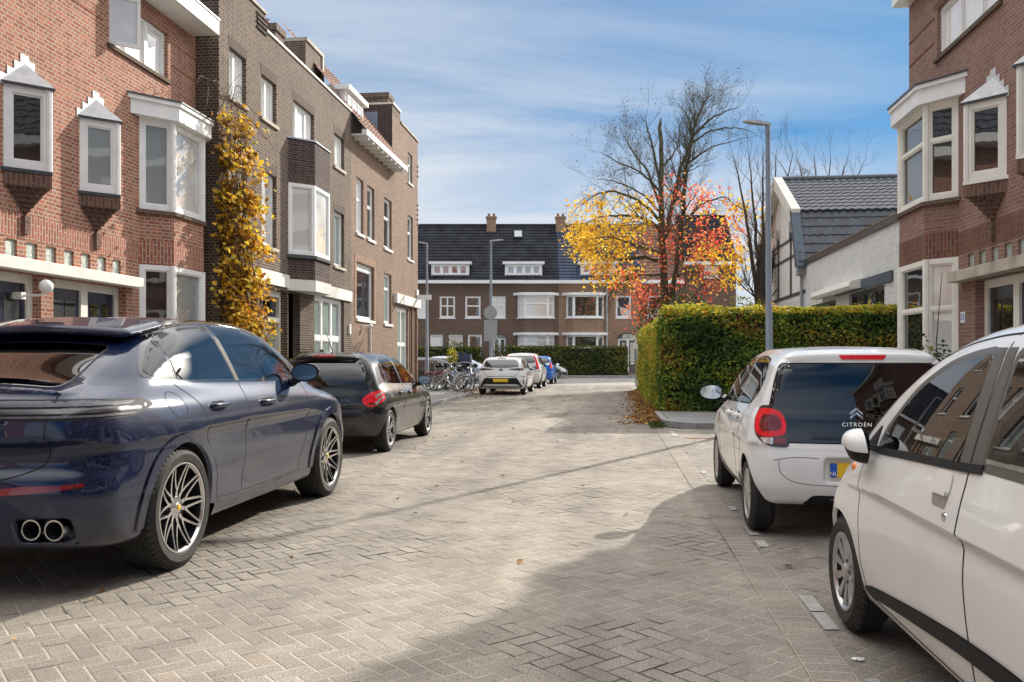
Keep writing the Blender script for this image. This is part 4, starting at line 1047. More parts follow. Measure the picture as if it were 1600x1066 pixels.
def window(fr, u0, u1, v0, v1, parent, pane='g_dark', mull=(), trans=(), fw=.07, sill=True, rec=.07, fm='white', tilt=0, sillm='concrete', name='window', dep=.07, sillh=.07, label=None, bar=.05, lower=None):
    mb = MB(); a, b = -rec-dep, -rec; W, H = u1-u0, v1-v0
    fbox(mb, fr, u0, u0+fw, v0, v1, a, b); fbox(mb, fr, u1-fw, u1, v0, v1, a, b)
    fbox(mb, fr, u0+fw, u1-fw, v0, v0+fw*1.15, a, b); fbox(mb, fr, u0+fw, u1-fw, v1-fw, v1, a, b)
    for m_ in mull: fbox(mb, fr, u0+W*m_-bar/2, u0+W*m_+bar/2, v0+fw*1.15, v1-fw, a+.004, b-.004)
    # transoms broken at the mullions
    cuts = [u0+fw]+[x for m_ in mull for x in (u0+W*m_-bar/2, u0+W*m_+bar/2)]+[u1-fw]
    for t in trans:
        lo_, hi_ = 0, len(cuts)//2
        for k in range(hi_): fbox(mb, fr, cuts[2*k], cuts[2*k+1], v0+H*t-bar/2, v0+H*t+bar/2, a+.008, b-.008)
    # inner sash lip
    for k in range(len(cuts)//2):
        ca, cb = cuts[2*k], cuts[2*k+1]; lp = min(.028, (cb-ca)*.15)
        vv = [v0+fw*1.15]+[x for t in trans for x in (v0+H*t-bar/2, v0+H*t+bar/2)]+[v1-fw]
        for q in range(len(vv)//2):
            c_, d_ = vv[2*q], vv[2*q+1]
            for (x0, x1, y0, y1) in ((ca, ca+lp, c_, d_), (cb-lp, cb, c_, d_), (ca+lp, cb-lp, c_, c_+lp), (ca+lp, cb-lp, d_-lp, d_)): fbox(mb, fr, x0, x1, y0, y1, a+.012, b-.022)
    o = mb.build(name, fm, parent, uv=True)
    if label: o['label'] = label
    mb = MB(); mb.quad(fr.P(u0+fw*.5, v0+fw*.5, a+.02), fr.P(u1-fw*.5, v0+fw*.5, a+.02), fr.P(u1-fw*.5, v1-fw*.5, a+.02), fr.P(u0+fw*.5, v1-fw*.5, a+.02))
    mb.build('pane', pane, o, uv=True)
    if sill:
        mb = MB(); fbox(mb, fr, u0-.05, u1+.05, v0-sillh, v0, -rec-.02, .055); mb.build('sill', sillm, o, uv=True)
    return o
def doorpair(fr, u0, u1, v1, parent, leafm='doorblue', fm='cream', rec=.14, single=False, glassy=False):
    mb = MB(); a, b = -rec-.08, -rec; mid = (u0+u1)/2; fw = .11
    fbox(mb, fr, u0, u0+fw, 0.1, v1, a, b); fbox(mb, fr, u1-fw, u1, .1, v1, a, b); fbox(mb, fr, u0+fw, u1-fw, v1-.13, v1, a, b)
    if not single: fbox(mb, fr, mid-.09, mid+.09, .1, v1-.13, a, b)
    fbox(mb, fr, u0, u1, 0, .1, a, b+.04)
    f = mb.build('door_frame', fm, parent, uv=True)
    for (p, q) in (((u0+fw, mid-.09), (mid+.09, u1-fw)) if not single else ((u0+fw, u1-fw),)):
        mb = MB(); w = q-p; d = b-.04
        fbox(mb, fr, p, q, .1, v1-.13, d-.04, d)
        for (y0, y1) in ((.3, .85),):
            for (x0, x1) in ((.14, .46), (.54, .86)): fbox(mb, fr, p+w*x0, p+w*x1, y0, y1, d, d+.012)
        lf = mb.build('door', leafm, parent, uv=True, bevel=.004)
        mb = MB(); z0, z1 = 1.05, v1-.32
        for (x0, x1) in ((.14, .46), (.54, .86)) if not glassy else ((.2, .8),): mb.quad(fr.P(p+w*x0, z0, d+.006), fr.P(p+w*x1, z0, d+.006), fr.P(p+w*x1, z1, d+.006), fr.P(p+w*x0, z1, d+.006))
        mb.build('pane', 'g_dark', lf, uv=True)
        mb = MB(); mb.tube([fr.P(p+w*.92, 1.0, d+.02), fr.P(p+w*.92, 1.0, d+.06), fr.P(p+w*.80, 1.0, d+.06)], .01, 6); fbox(mb, fr, p+w*.3, p+w*.7, .93, .98, d+.001, d+.015); mb.build('handle', 'chrome', lf)
    return f
def bay(fr, ua, d, wf, parent, brick='brick_red', up='brick_red_up', panes=('g_dark',)*3, trans=(), fm='white', z=(.75, 3.07, 4.07, 5.74, 6.10)):
    A, B, Cc, D = (ua, 0), (ua+d, d), (ua+d+wf, d), (ua+2*d+wf, 0); poly = [A, B, Cc, D]
    mb = MB(); fprism(mb, fr, poly, .0, z[0]); mb.build('bay_base', brick, parent, uv=True); mb = MB(); fprism(mb, fr, poly, z[1], z[2]-.07); mb.build('bay_apron', brick, parent, uv=True)
    e = .004; q = lambda k: [(ua-k*2.0, 0), (ua+d-k*.4, d+k), (ua+d+wf+k*.4, d+k), (ua+2*d+wf+k*2.0, 0)]
    mb = MB(); fprism(mb, fr, q(e), z[1]+.02, z[1]+.44); mb.build('upright_brick_course', up, parent, uv=True)
    mb = MB(); fprism(mb, fr, q(.06), z[2]-.07, z[2]-.002); mb.build('bay_sill', 'sillbrick', parent, uv=True)
    mb = MB(); fprism(mb, fr, q(.05), z[0]-.002, z[0]+.06); mb.build('bay_sill', fm, parent, uv=True)
    mb = MB(); fprism(mb, fr, q(.14), z[3], z[3]+.26, 0); fprism(mb, fr, q(.18), z[3]+.26, z[4]-.03, 0); fprism(mb, fr, q(.20), z[4]-.03, z[4], 1); mb.build('cornice', ['white', 'greyframe'], parent, uv=True)
    for i, (p, q2) in enumerate(((A, B), (B, Cc), (Cc, D))):
        f2, L = fr.sub(p, q2)
        for (v0, v1) in ((z[0]+.06, z[1]), (z[2], z[3])):
            low = v1 < 3.5
            window(f2, 0.0, L, v0, v1, parent, panes[i] if not low else panes[(i+2) % 3], fw=.09, trans=trans, sill=False, rec=0.0, fm=fm, dep=.08)
    for p in (B, Cc):
        for (v0, v1) in ((z[0]+.06, z[1]), (z[2], z[3])):
            mb = MB(); c = fr.P(p[0], 0, p[1]-.03); mb.tube([c+Vector((0, 0, v0)), c+Vector((0, 0, v1))], .065, 8); mb.build('corner_post', fm, parent, uv=True)
    # filling behind
def oriel(fr, ua, d, parent, pane, brickup='brick_red_up', bm='brick_red', fm='white', trans=()):
    A, B, D = (ua, 0), (ua+d, d), (ua+2*d, 0); z0, z1 = 4.06, 5.24; uc = ua+d
    for (p, q) in ((A, B), (B, D)):
        f2, L = fr.sub(p, q)
        window(f2, 0, L, z0, z1, parent, pane, fw=.10, sill=False, rec=0, fm=fm, dep=.06, trans=trans)
    mb = MB(); c = fr.P(B[0], 0, B[1]-.03); mb.tube([c+Vector((0, 0, z0)), c+Vector((0, 0, z1))], .05, 8); mb.build('corner_post', fm, parent, uv=True)
    k = .05; t = [(ua-k*1.6, 0), (uc, d+k*1.5), (ua+2*d+k*1.6, 0)]
    mb = MB(); fprism(mb, fr, t, z1, z1+.03, 1)
    a, b, c2, ap = [fr.P(p[0], z1+.03, p[1]) for p in t]+[fr.P(uc, z1+.42, 0)]
    mb.add([a, b, c2, ap], [(0, 1, 3), (1, 2, 3)]); mb.build('oriel_roof', ['lead', 'greyframe'], parent, uv=True)
    # stepped flashing on the brickwork
    st = [(-.56, .0), (-.56, .16), (-.40, .16), (-.40, .29), (-.24, .29), (-.24, .42), (-.10, .42), (-.10, .56), (.10, .56), (.10, .50), (.24, .50), (.24, .36), (.38, .36), (.38, .22), (.52, .22), (.52, .0)]
    mb = MB(); n = len(st); vs = [fr.P(uc+p*.9, z1-.02+q, .004) for p, q in st]+[fr.P(uc+p*.9, z1-.02+q, .014) for p, q in st]
    mb.add(vs, [tuple(range(n, 2*n)), tuple(range(n-1, -1, -1))]+[(i, (i+1) % n, n+(i+1) % n, n+i) for i in range(n)]); mb.build('stepped_flashing', 'lead', parent, uv=True)
    mb = MB(); k = .03; fprism(mb, fr, [(ua-k*2, 0), (uc, d+k), (ua+2*d+k*2, 0)], z0-.05, z0, 0); mb.build('oriel_sill', 'greyframe' if fm == 'white' and bm == 'brick_red' else fm, parent, uv=True)
    mb = MB(); fprism(mb, fr, [(ua-.02, 0), (uc, d+.02), (ua+2*d+.02, 0)], z0-.24, z0-.05); mb.build('corbel_course', 'brick_corbel', parent, uv=True)
    mb = MB()
    rows = 6
    for i in range(rows):
        w = d*(1-(i+1)/(rows+.6)); zt = z0-.24-.065*i
        # each course: separate toothed bricks along both edges
        for (s_) in (-1, 1):
            nb = max(1, int(w/.085))
            for j in range(nb):
                t0, t1 = j/nb, (j+.72)/nb
                p0 = (uc+s_*w*t0, w*(1-t0)); p1 = (uc+s_*w*t1, w*(1-t1))
                fprism(mb, fr, [(p0[0], 0), (p0[0], p0[1]), (p1[0], p1[1]), (p1[0], 0)] if s_ > 0 else [(p1[0], 0), (p1[0], p1[1]), (p0[0], p0[1]), (p0[0], 0)], zt-.062, zt)
        fprism(mb, fr, [(uc-w*.93, 0), (uc, w*.93), (uc+w*.93, 0)], zt-.064, zt-.001)
    fbox(mb, fr, uc-.055, uc+.055, z0-.24-.065*rows-.26, z0-.24-.065*rows, .001, .06)
    mb.build('corbel', 'brick_corbel2', parent, uv=True)
def pantiles(name, O, T, S, L, H, m, parent, pw=.30, rh=.34, amp=.022, step=.035):
    """real wavy roof tiles: T along the eave, S up the slope"""
    O, T, S = Vector(O), Vector(T).normalized(), Vector(S).normalized(); Nn = T.cross(S)
    if Nn.z < 0: Nn = -Nn
    nc = max(2, int(L/pw*6)); nr = max(1, int(H/rh)); u = np.linspace(0, L, nc+1)
    ph = (u/pw) % 1.0; w = amp*(np.where(ph < .62, np.sin(ph/.62*math.pi)*1.0, -.35*np.sin((ph-.62)/.38*math.pi)))
    Ta, Sa, Na, Oa = (np.array(v) for v in (T, S, Nn, O)); V = []; Fc = []
    rh = H/nr
    for r in range(nr):
        for (s_, h) in ((r*rh, .006), (r*rh, step), ((r+1)*rh, .006)):
            V.append(Oa+u[:, None]*Ta+s_*Sa+(w+h)[:, None]*Na)
        b = r*3*(nc+1)
        for k in (0, 1):
            for i in range(nc): Fc.append((b+k*(nc+1)+i, b+k*(nc+1)+i+1, b+(k+1)*(nc+1)+i+1, b+(k+1)*(nc+1)+i))
    V = np.concatenate(V); return mk(name, V, Fc, None, m, parent, smooth=40, uv=True)
def chimney(name, c, w, d, z0, z1, m, parent, pots=2):
    mb = MB(); mb.box(c[0]-w/2, c[0]+w/2, c[1]-d/2, c[1]+d/2, z0, z1-.18); mb.box(c[0]-w/2-.05, c[0]+w/2+.05, c[1]-d/2-.05, c[1]+d/2+.05, z1-.18, z1)
    o = mb.build(name, m, parent, uv=True)
    for i in range(pots):
        mb = MB(); x = c[0]+(i-(pots-1)/2)*w*.5; mb.lathe([(.09, 0), (.10, .02), (.08, .22), (.10, .24), (.07, .24), (.06, .1)], (x, c[1], z1), (0, 0, 1), (1, 0, 0), 12); mb.build('chimney_pot', 'tile_red', o, smooth=40)
    return o

LF = Fr((-8.5, 0, 0), (0, 1, 0), (1, 0, 0))
RF = Fr((5.8, 0, 0), (0, 1, 0), (-1, 0, 0))
def terrace(fr, ua_end, uE, parent, side, brick, up, fm, doorm, lint):
    """one stretch of the mirrored terrace houses; side L or R"""
    L = side == 'L'
    if L:
        bays = [14.37]; ors = [10.93, 12.64]; tops = [(YX(170, -8.5), YX(262, -8.5))]
        doors = [(9.35, 11.72), (12.0, 13.95)]; lints = [(9.0, 14.15)]
        for k in (1, 2):
            sh = -9.6*k; bays.append(14.37+sh); ors += [10.93+sh, 12.64+sh]; tops.append((tops[0][0]+sh, tops[0][1]+sh)); doors += [(9.35+sh, 11.72+sh), (12.0+sh, 13.95+sh)]; lints.append((9.0+sh, 14.15+sh))
    else:
        bays = [14.94]; ors = [13.2, 11.5]; tops = [(YX(1537, 5.8)-.6, YX(1464, 5.8))]
        doors = [(12.15, 14.28), (9.7, 11.8)]; lints = [(9.3, 14.84)]
        for k in (1, 2):
            sh = -9.6*k; bays.append(14.94+sh); ors += [13.2+sh, 11.5+sh]; tops.append((tops[0][0]+sh, tops[0][1]+sh)); doors += [(12.15+sh, 14.28+sh), (9.7+sh, 11.8+sh)]; lints.append((9.3+sh, 14.84+sh))
    u0 = -13.0; ops = []
    blocks = []
    for k, (a, b) in enumerate(lints):
        u = (a+.25) if L else (a+.3)
        e = b-.2
        while u+.24 < e: blocks.append((u, u+.235, 2.815, 3.065)); u += .43
    for (a, b) in doors: ops.append((a, b, 0.0, 2.6))
    for (a, b) in tops: ops.append((a, b, 6.72, 7.62))
    for b in bays: ops += [(b+.05, b+.78*2+.42, .78, 3.0), (b+.05, b+.78*2+.42, 4.1, 5.7)]
    for o in ors: ops.append((o+.05, o+.79, 4.1, 5.2))
    wall('wall', fr, u0, uE, 0, 8.05 if L else 8.3, ops+blocks, brick, parent, thick=6, reveal=.16)
    for q in blocks:
        mb = MB(); fbox(mb, fr, q[0], q[1], q[2], q[3], -.12, -.035); mb.build('glass_block_light', 'glass_block', parent, uv=True)
    def pieces(a, b, cuts):
        r = [(a, b)]
        for c in cuts:
            n = []
            for (p, q) in r:
                if c[1] <= p or c[0] >= q: n.append((p, q)); continue
                if c[0] > p: n.append((p, c[0]))
                if c[1] < q: n.append((c[1], q))
            r = n
        return r
    mb = MB()
    for (p, q) in pieces(u0, uE-.003, [(b-.01, b+2.02) for b in bays]): fbox(mb, fr, p, q, 3.10, 3.47, -.02, .005)
    for (a, b) in tops: fbox(mb, fr, a-.12, b+.12, 7.625, 7.74, -.05, .006)
    vv, ff = mb.v, mb.f
    for k in range(len(vv)//8):
        b2 = MB(); b2.add(vv[8*k:8*k+8], [tuple(i-8*k for i in f) for f in ff[6*k:6*k+6]]); b2.build('upright_brick_band', up, parent, uv=True)
    mb = MB()
    for (a, b) in tops:
        for z in (7.05, 7.5):
            fbox(mb, fr, a-1.9, a-.15, z, z+.022, -.02, .012); fbox(mb, fr, b+.15, min(b+1.9, uE-.02), z, z+.022, -.02, .012)
    mb.build('brick_string_course', up, parent, uv=True)
    for (a, b) in lints: block('lintel', fr, a, b, 2.615, 2.79, -.10, .22, lint, parent, bevel=.008)
    for i, (a, b) in enumerate(doors): doorpair(fr, a, b, 2.60, parent, doorm, fm if not L else 'cream')
    for i, (a, b) in enumerate(tops):
        window(fr, a, b, 6.72, 7.62, parent, 'g_white', mull=(.34, .67), fw=.06, fm='white', sillm='sillbrick', bar=.10)
        if L and i == 0:   # sash standing open
            A = fr.P(a+.03, 0, -.04); T = (fr.T*.62+fr.N*.78).normalized(); f2 = Fr(A, T, Vector((T.y, -T.x, 0)))
            window(f2, 0, .52, 6.74, 7.60, parent, 'g_pale', fw=.06, sill=False, rec=0, dep=.04, name='open_sash')
    for i, b in enumerate(bays):
        if L: bay(fr, b, .43, 1.14, parent, brick, up, panes=('g_blind', 'g_pale', 'g_dark'), fm='white')
        else: bay(fr, b, .40, 1.29, parent, brick, up, panes=('g_dark', 'g_dark', 'g_pale'), fm='cream', trans=(.62,))
    for i, o in enumerate(ors): oriel(fr, o, .42, parent, ('g_dark', 'g_blind')[i % 2], up, brick, fm='white' if L else 'cream')
    # eave and roof
    e0, ov = (7.93, .58) if L else (8.24, .32)
    mb = MB(); fbox(mb, fr, u0, uE+(-.15 if L else .02), e0, e0+.29, -.1, ov); mb.build('eave_gutter', 'white', parent, uv=True, bevel=.01)
    mb = MB(); fbox(mb, fr, u0, uE+(-.15 if L else .02), e0+.295, e0+.33, -.1, ov+.02); mb.build('gutter_cap', 'greyframe', parent)
    T = fr.T; S = (-fr.N*.62+Vector((0, 0, .79)))
    pantiles('roof', fr.P(u0, e0+.31, .05), T, S, uE-u0, 3.8, 'tile_dark', parent)
    mb = MB(); A = fr.P(u0, 8.1, -.1); B = fr.P(uE, 8.1, -.1)
    mb.add([fr.P(uE, 8.05, .0), fr.P(uE, 8.05, -6), fr.P(uE, 11.1, -2.4), fr.P(u0, 8.05, 0), fr.P(u0, 8.05, -6), fr.P(u0, 11.1, -2.4)], [(0, 1, 2), (3, 5, 4), (1, 4, 5, 2), (0, 2, 5, 3)]); mb.build('gable', brick, parent, uv=True)
redh = thing('terrace_house', 'bright red brick terrace house with triangular oriel windows and blue doors, sunlit', 'house', (-8.5, 0, 0)); redh.location = (0, 0, 0)
terrace(LF, None, 16.46, redh, 'L', 'brick_red', 'brick_red_up', 'cream', 'doorblue', 'band')
# globe wall lamp
lx = YX(55, -8.3); mb = MB(); mb.ball((-8.13, lx, 2.40), .10, 20); gl = mb.build('wall_lamp', mat('opal_glass', (.80, .80, .76), .25, var=.03, coat=.5), None, smooth=80)
tag(gl, 'white globe lamp on a bracket between two doors of the red house', 'lamp')
mb = MB(); mb.box(-8.62, -8.48, lx-.05, lx+.05, 2.22, 2.32); mb.tube([(-8.48, lx, 2.27), (-8.25, lx, 2.27), (-8.13, lx, 2.31)], .02, 8); mb.build('bracket', 'cream', gl, smooth=50)

oldh = thing('terrace_house', 'shaded dark red brick corner house with cream bay window and stone lintel on the right', 'house')
terrace(RF, None, 17.3, oldh, 'R', 'brick_old', 'brick_old_up', 'cream', 'doorblack', 'concrete')
# house number plates
def numplate(u, z, s, lab):
    mb = MB(); fbox(mb, RF, u-.085, u+.085, z-.09, z+.09, .0, .012); o = mb.build('number_plate', 'white', oldh, bevel=.003, label=None) if False else mb.build('number_plate', 'white', oldh, bevel=.003)
    text('number', s, .15, 'plateblue', basis(RF.P(u, z-.0, .014), -RF.T, (0, 0, 1)), o, label=None)
mu = YX(1505, 5.8); numplate(mu, onX(1505, 496, 5.8)[1], '33', '')
mu = YX(1590, 5.8)-.02; mb = MB(); numplate(11.98, 2.02, "33ª", '')

# ---------------------------------------------------------------- dark brick house with parapet
DF = Fr((-8.0, 0, 0), (0, 1, 0), (1, 0, 0)); y_ = lambda x: YX(x, -8.0)
dk = thing('apartment_house', 'tall dark brown brick house with stepped parapet and an angular bay window', 'house')
W_ = [(y_(358), y_(385), 6.9, 7.95, 'g_white', (.5,)), (y_(408), y_(432), 6.93, 7.93, 'g_white', (.5,)), (y_(458), y_(491), 6.95, 7.94, 'g_white', (.3, .72)), (y_(522), y_(538), 6.98, 7.94, 'g_white', (.5,)),
      (y_(358), y_(386), 4.47, 5.72, 'g_pale', ()), (y_(409), y_(432), 3.98, 5.71, 'g_pale', ()), (y_(522), y_(538), 4.06, 5.68, 'g_green', (.0001,))]
W_ = [w if w[5] != (.0001,) else w[:5]+((),) for w in W_]
garage = (y_(392), 20.15, 0, 3.02); recess = (20.2, 21.0, 0, 3.02); shop = (22.05, 24.62, .0, 3.1)
ops = [w[:4] for w in W_]+[garage, recess, shop, (20.3, 22.2, 4.0, 5.7)]
wall('wall', DF, 16.46, 25.3, 0, 8.98, ops, 'brick_dark', dk, thick=7, reveal=.2)
block('parapet', DF, 16.46, 18.78, 8.98, 9.36, -.3, 0, 'brick_dark', dk); block('coping', DF, 16.44, 18.82, 9.36, 9.42, -.33, .04, 'concrete', dk); block('coping', DF, 18.83, 25.3, 8.982, 9.04, -.33, .04, 'band', dk)
mb = MB()
for z in (9.02, 9.12, 9.22, 8.90): fbox(mb, DF, 18.3, 18.84, z-.02, z+.03, -.02, .035)
mb.build('projecting_bricks', 'brick_plum', dk, uv=True)
for w in W_: window(DF, w[0], w[1], w[2], w[3], dk, w[4], mull=w[5], fw=.065, rec=.10, sillm='concrete', bar=.06, sillh=.08)
for w in W_[:7]: block('brick_lintel', DF, w[0]-.05, w[1]+.05, w[3]+.003, w[3]+.23, -.02, .005, 'brick_dark_up', dk)
# bay
A, B, Cc, D = (20.2, 0), (20.7, .505), (21.85, .505), (22.35, 0); P4 = [A, B, Cc, D]
ex = lambda k: [(20.2-2*k, 0), (20.7-k*.4, .505+k), (21.85+k*.4, .505+k), (22.35+2*k, 0)]
mb = MB(); fprism(mb, DF, P4, 5.76, 6.86); mb.build('bay_top', 'brick_plum', dk, uv=True); mb = MB(); fprism(mb, DF, P4, 3.34, 3.88); mb.build('bay_apron', 'brick_plum', dk, uv=True)
mb = MB(); fprism(mb, DF, ex(.004), 5.77, 5.98); mb.build('upright_brick_course', 'brick_dark_up', dk, uv=True); mb = MB(); fprism(mb, DF, ex(.004), 3.345, 3.50); mb.build('upright_brick_course', 'brick_dark_up', dk, uv=True)
mb = MB(); fprism(mb, DF, ex(.06), 3.88, 3.96); mb.build('bay_sill', 'greyframe', dk, uv=True)
mb = MB(); fprism(mb, DF, ex(.03), 3.06, 3.34); mb.build('bay_base', 'band', dk, uv=True)
mb = MB(); fprism(mb, DF, ex(.03), 6.86, 6.90); mb.build('bay_roof', 'zinc', dk, uv=True)
for (p, q, pn) in ((A, B, 'g_curtain'), (B, Cc, 'g_pale'), (Cc, D, 'g_dark')):
    f2, L = DF.sub(p, q); window(f2, 0, L, 3.96, 5.76, dk, pn, fw=.085, sill=False, rec=0, dep=.07)
# stone band and ground floor
block('stone_band', DF, 17.6, 20.14, 3.10, 3.42, -.05, .06, 'band', dk, bevel=.006); block('stone_band', DF, 22.42, 25.26, 3.10, 3.42, -.05, .06, 'band', dk, bevel=.006)
gu0, gu1 = garage[0], garage[1]
mb = MB(); fbox(mb, DF, gu0, gu0+.10, 0, 3.02, -.3, -.18); fbox(mb, DF, gu1-.10, gu1, 0, 3.02, -.3, -.18); fbox(mb, DF, gu0+.1, gu1-.1, 2.86, 3.02, -.3, -.18); fbox(mb, DF, gu0+.1, gu1-.1, 2.24, 2.36, -.3, -.17)
gd = mb.build('garage_frame', 'cream', dk, uv=True)
mb = MB()
for k in range(5): fbox(mb, DF, gu0+.1, gu1-.1, .02+k*.445, .455+k*.445, -.34, -.29)
mb.build('garage_door', 'greygreen', dk, uv=True, bevel=.006)
block('transom_panel', DF, gu0+.1, gu1-.1, 2.36, 2.86, -.33, -.27, 'greyframe', dk)
for (a, b) in ((.25, .85), (1.15, 1.75)): window(DF, gu0+a, gu0+b, 2.42, 2.80, dk, 'g_curtain', fw=.05, sill=False, rec=.24, dep=.05, fm='greyframe')
mb = MB(); mb.lathe([(0, .0), (.17, .0), (.17, .012), (0, .012)], DF.P(gu1-.95, 1.42, -.285), (1, 0, 0), (0, 1, 0), 28); sg_ = mb.build('no_parking_sign', 'white', gd, smooth=40)
mb = MB(); mb.lathe([(.135, .013), (.17, .013)], DF.P(gu1-.95, 1.42, -.284), (1, 0, 0), (0, 1, 0), 28); mb.build('sign_ring', 'redlens', sg_) if False else mb.build('sign_ring', 'redlens', sg_)
doorpair(DF, 20.2, 21.0, 2.95, dk, 'slate_blue', 'greyframe', rec=.3, single=True)
window(DF, shop[0], shop[1], .3, 3.1, dk, 'g_green', mull=(.34, .66), trans=(.58,), fw=.11, bar=.13, rec=.1, sill=True, sillm='band')
block('plinth', DF, shop[0], shop[1], 0, .24, -.2, -.05, 'band', dk)
block('letter_box', DF, 25.0, 25.14, 2.1, 2.4, 0, .06, 'white', dk, bevel=.01)
# chimney block with concrete edge, flue
mb = MB(); cy0 = 25.5; mb.box(-10.6, -9.2, 24.6, 26.0, 8.9, 11.0); cb = mb.build('chimney', 'brick_dark', dk, uv=True)
mb = MB(); mb.box(-10.65, -9.15, 26.0, 26.12, 8.9, 11.1); mb.box(-10.65, -9.15, 24.6, 26.0, 11.0, 11.1); mb.build('concrete_edge', 'concrete', cb, uv=True)
chimney('chimney', (-9.6, 22.6), .8, .6, 8.9, 10.6, 'brick_dark', dk, 1)

# ---------------------------------------------------------------- brown brick house with bracketed eave
bh = thing('apartment_house', 'brown brick house with white bracketed eave and roof dormer beside the tower', 'house')
Wb = [(y_(557), y_(568), 5.35, 7.12, 'g_white', (), (.62,)), (y_(574), y_(585), 5.33, 7.10, 'g_dark', (), (.62,)), (y_(600), 30.15, 5.3, 7.1, 'g_dark', (), (.62,)),
      (y_(557), y_(584), 2.62, 4.42, 'g_dark', (.0,), (.9,)), (y_(600), 30.12, 2.6, 4.4, 'g_green', (), (.7,))]
Wb = [w[:5]+((),)+w[6:] for w in Wb]
small = [(y_(556), y_(564), .9, 1.35), (y_(573), y_(581), .9, 1.35), (y_(598), y_(606), .9, 1.3)]
wall('wall', DF, 25.3, 30.25, 0, 8.3, [w[:4] for w in Wb]+small, 'brick_brown', bh, thick=7, reveal=.16)
for w in Wb: window(DF, w[0], w[1], w[2], w[3], bh, w[4], mull=w[5], trans=w[6], fw=.075, rec=.09, sillm='band', bar=.05, sillh=.09)
for w in small: window(DF, *w[:2], w[2], w[3], bh, 'g_dark', fw=.05, rec=.08, sill=False)
mb = MB(); w = Wb[3]; fbox(mb, DF, w[0]-.22, w[0]-.02, w[2]-.1, w[3]+.24, -.02, .012); fbox(mb, DF, w[1]+.02, w[1]+.22, w[2]-.1, w[3]+.24, -.02, .012); fbox(mb, DF, w[0]-.02, w[1]+.02, w[3]+.02, w[3]+.24, -.02, .012); mb.build('window_surround', 'brick_far_tan', bh, uv=True)
mb = MB(); fbox(mb, DF, 25.32, 30.6, 8.28, 8.45, .34, .50); fbox(mb, DF, 25.32, 30.6, 8.28, 8.32, -.1, .34)
for k in range(9): fbox(mb, DF, 25.6+k*.56, 25.68+k*.56, 8.20, 8.28, .0, .46)
mb.build('eave', 'white', bh, uv=True)
pantiles('roof', DF.P(25.3, 8.45, .45), (0, 1, 0), (-.62, 0, .785), 4.95, 4.4, 'tile_red', bh)
mb = MB(); fbox(mb, DF, 25.5, 27.35, 8.55, 9.75, -2.0, -.25); fbox(mb, DF, 25.4, 27.45, 9.75, 9.90, -2.2, -.08); dm = mb.build('dormer', 'white', bh, uv=True)
window(Fr((-8.249, 0, 0), (0, 1, 0), (1, 0, 0)), 25.62, 27.23, 8.72, 9.66, dm, 'g_white', mull=(.33, .67), fw=.06, sill=False, rec=-.05, dep=.05)
mb = MB(); mb.tube([DF.P(27.25, 0, .05), DF.P(27.25, 2.4, .05)], .035, 8); mb.build('drainpipe', 'band', bh, smooth=60)
mb = MB(); mb.ball(DF.P(26.7, 2.42, .22), .07, 10); mb.tube([DF.P(26.4, 2.42, .0), DF.P(26.7, 2.42, .2)], .02, 6); mb.build('wall_light', 'white', bh, smooth=60)

tw = thing('corner_tower', 'tall brown brick corner house end with stepped top and white door window', 'house')
Wt = [(y_(637), y_(644), 8.35, 9.55, 'g_dark'), (y_(637), y_(645), 5.3, 7.05, 'g_dark')]
tdoor = (y_(621), y_(637.5), .1, 3.3)
wall('wall', DF, 30.25, 34.35, 0, 10.35, [w[:4] for w in Wt]+[tdoor], 'brick_brown', tw, thick=7, reveal=.16)
block('wall_upper', DF, 30.25, 31.4, 10.35, 10.72, -3.0, 0, 'brick_dark', tw); block('coping', DF, 30.22, 31.43, 10.72, 10.79, -3.0, .05, 'band', tw); block('coping', DF, 31.44, 34.38, 10.352, 10.42, -.4, .05, 'concrete', tw)
mb = MB(); mb.box(-14.9, -8.001, 30.235, 30.249, 8.3, 10.7); mb.build('painted_shade_side', 'brick_plum', tw, uv=True)  # sheet of darker brick, the shade of this side put into its colour
mb = MB(); mb.box(-11.5, -8.55, 30.20, 30.234, 8.6, 10.45); mb.build('zinc_cladding', 'bluezinc', tw, uv=True)
chimney('chimney', (-8.9, 30.9), 1.3, .7, 10.3, 11.25, 'brick_dark', tw, 0)
for w in Wt: window(DF, w[0], w[1], w[2], w[3], tw, w[4], fw=.075, rec=.08, trans=(.62,), sillm='band')
window(DF, *tdoor, tw, 'g_green', mull=(.5,), trans=(.56,), fw=.12, rec=.08, sill=False, bar=.1)
block('stone_band', DF, 30.45, 34.34, 3.42, 3.78, -.05, .14, 'band', tw, bevel=.008)
mb = MB()
for z in (6.9, 7.1, 7.3, 7.5, 7.7, 8.9, 9.1, 9.3, 3.0, 2.7): fbox(mb, DF, 34.2, 34.40, z, z+.06, -.02, .03)
mb.build('projecting_bricks', 'brick_brown', tw, uv=True)
mb = MB()
for u in (y_(641), y_(648)): mb.tube([DF.P(u, 0, .06), DF.P(u, 3.4, .06)], .045, 8)
mb.build('drainpipes', 'tile_red', tw, smooth=60)
block('name_sign', DF, 34.0, 34.33, 3.95, 4.2, .02, .05, 'white', tw)

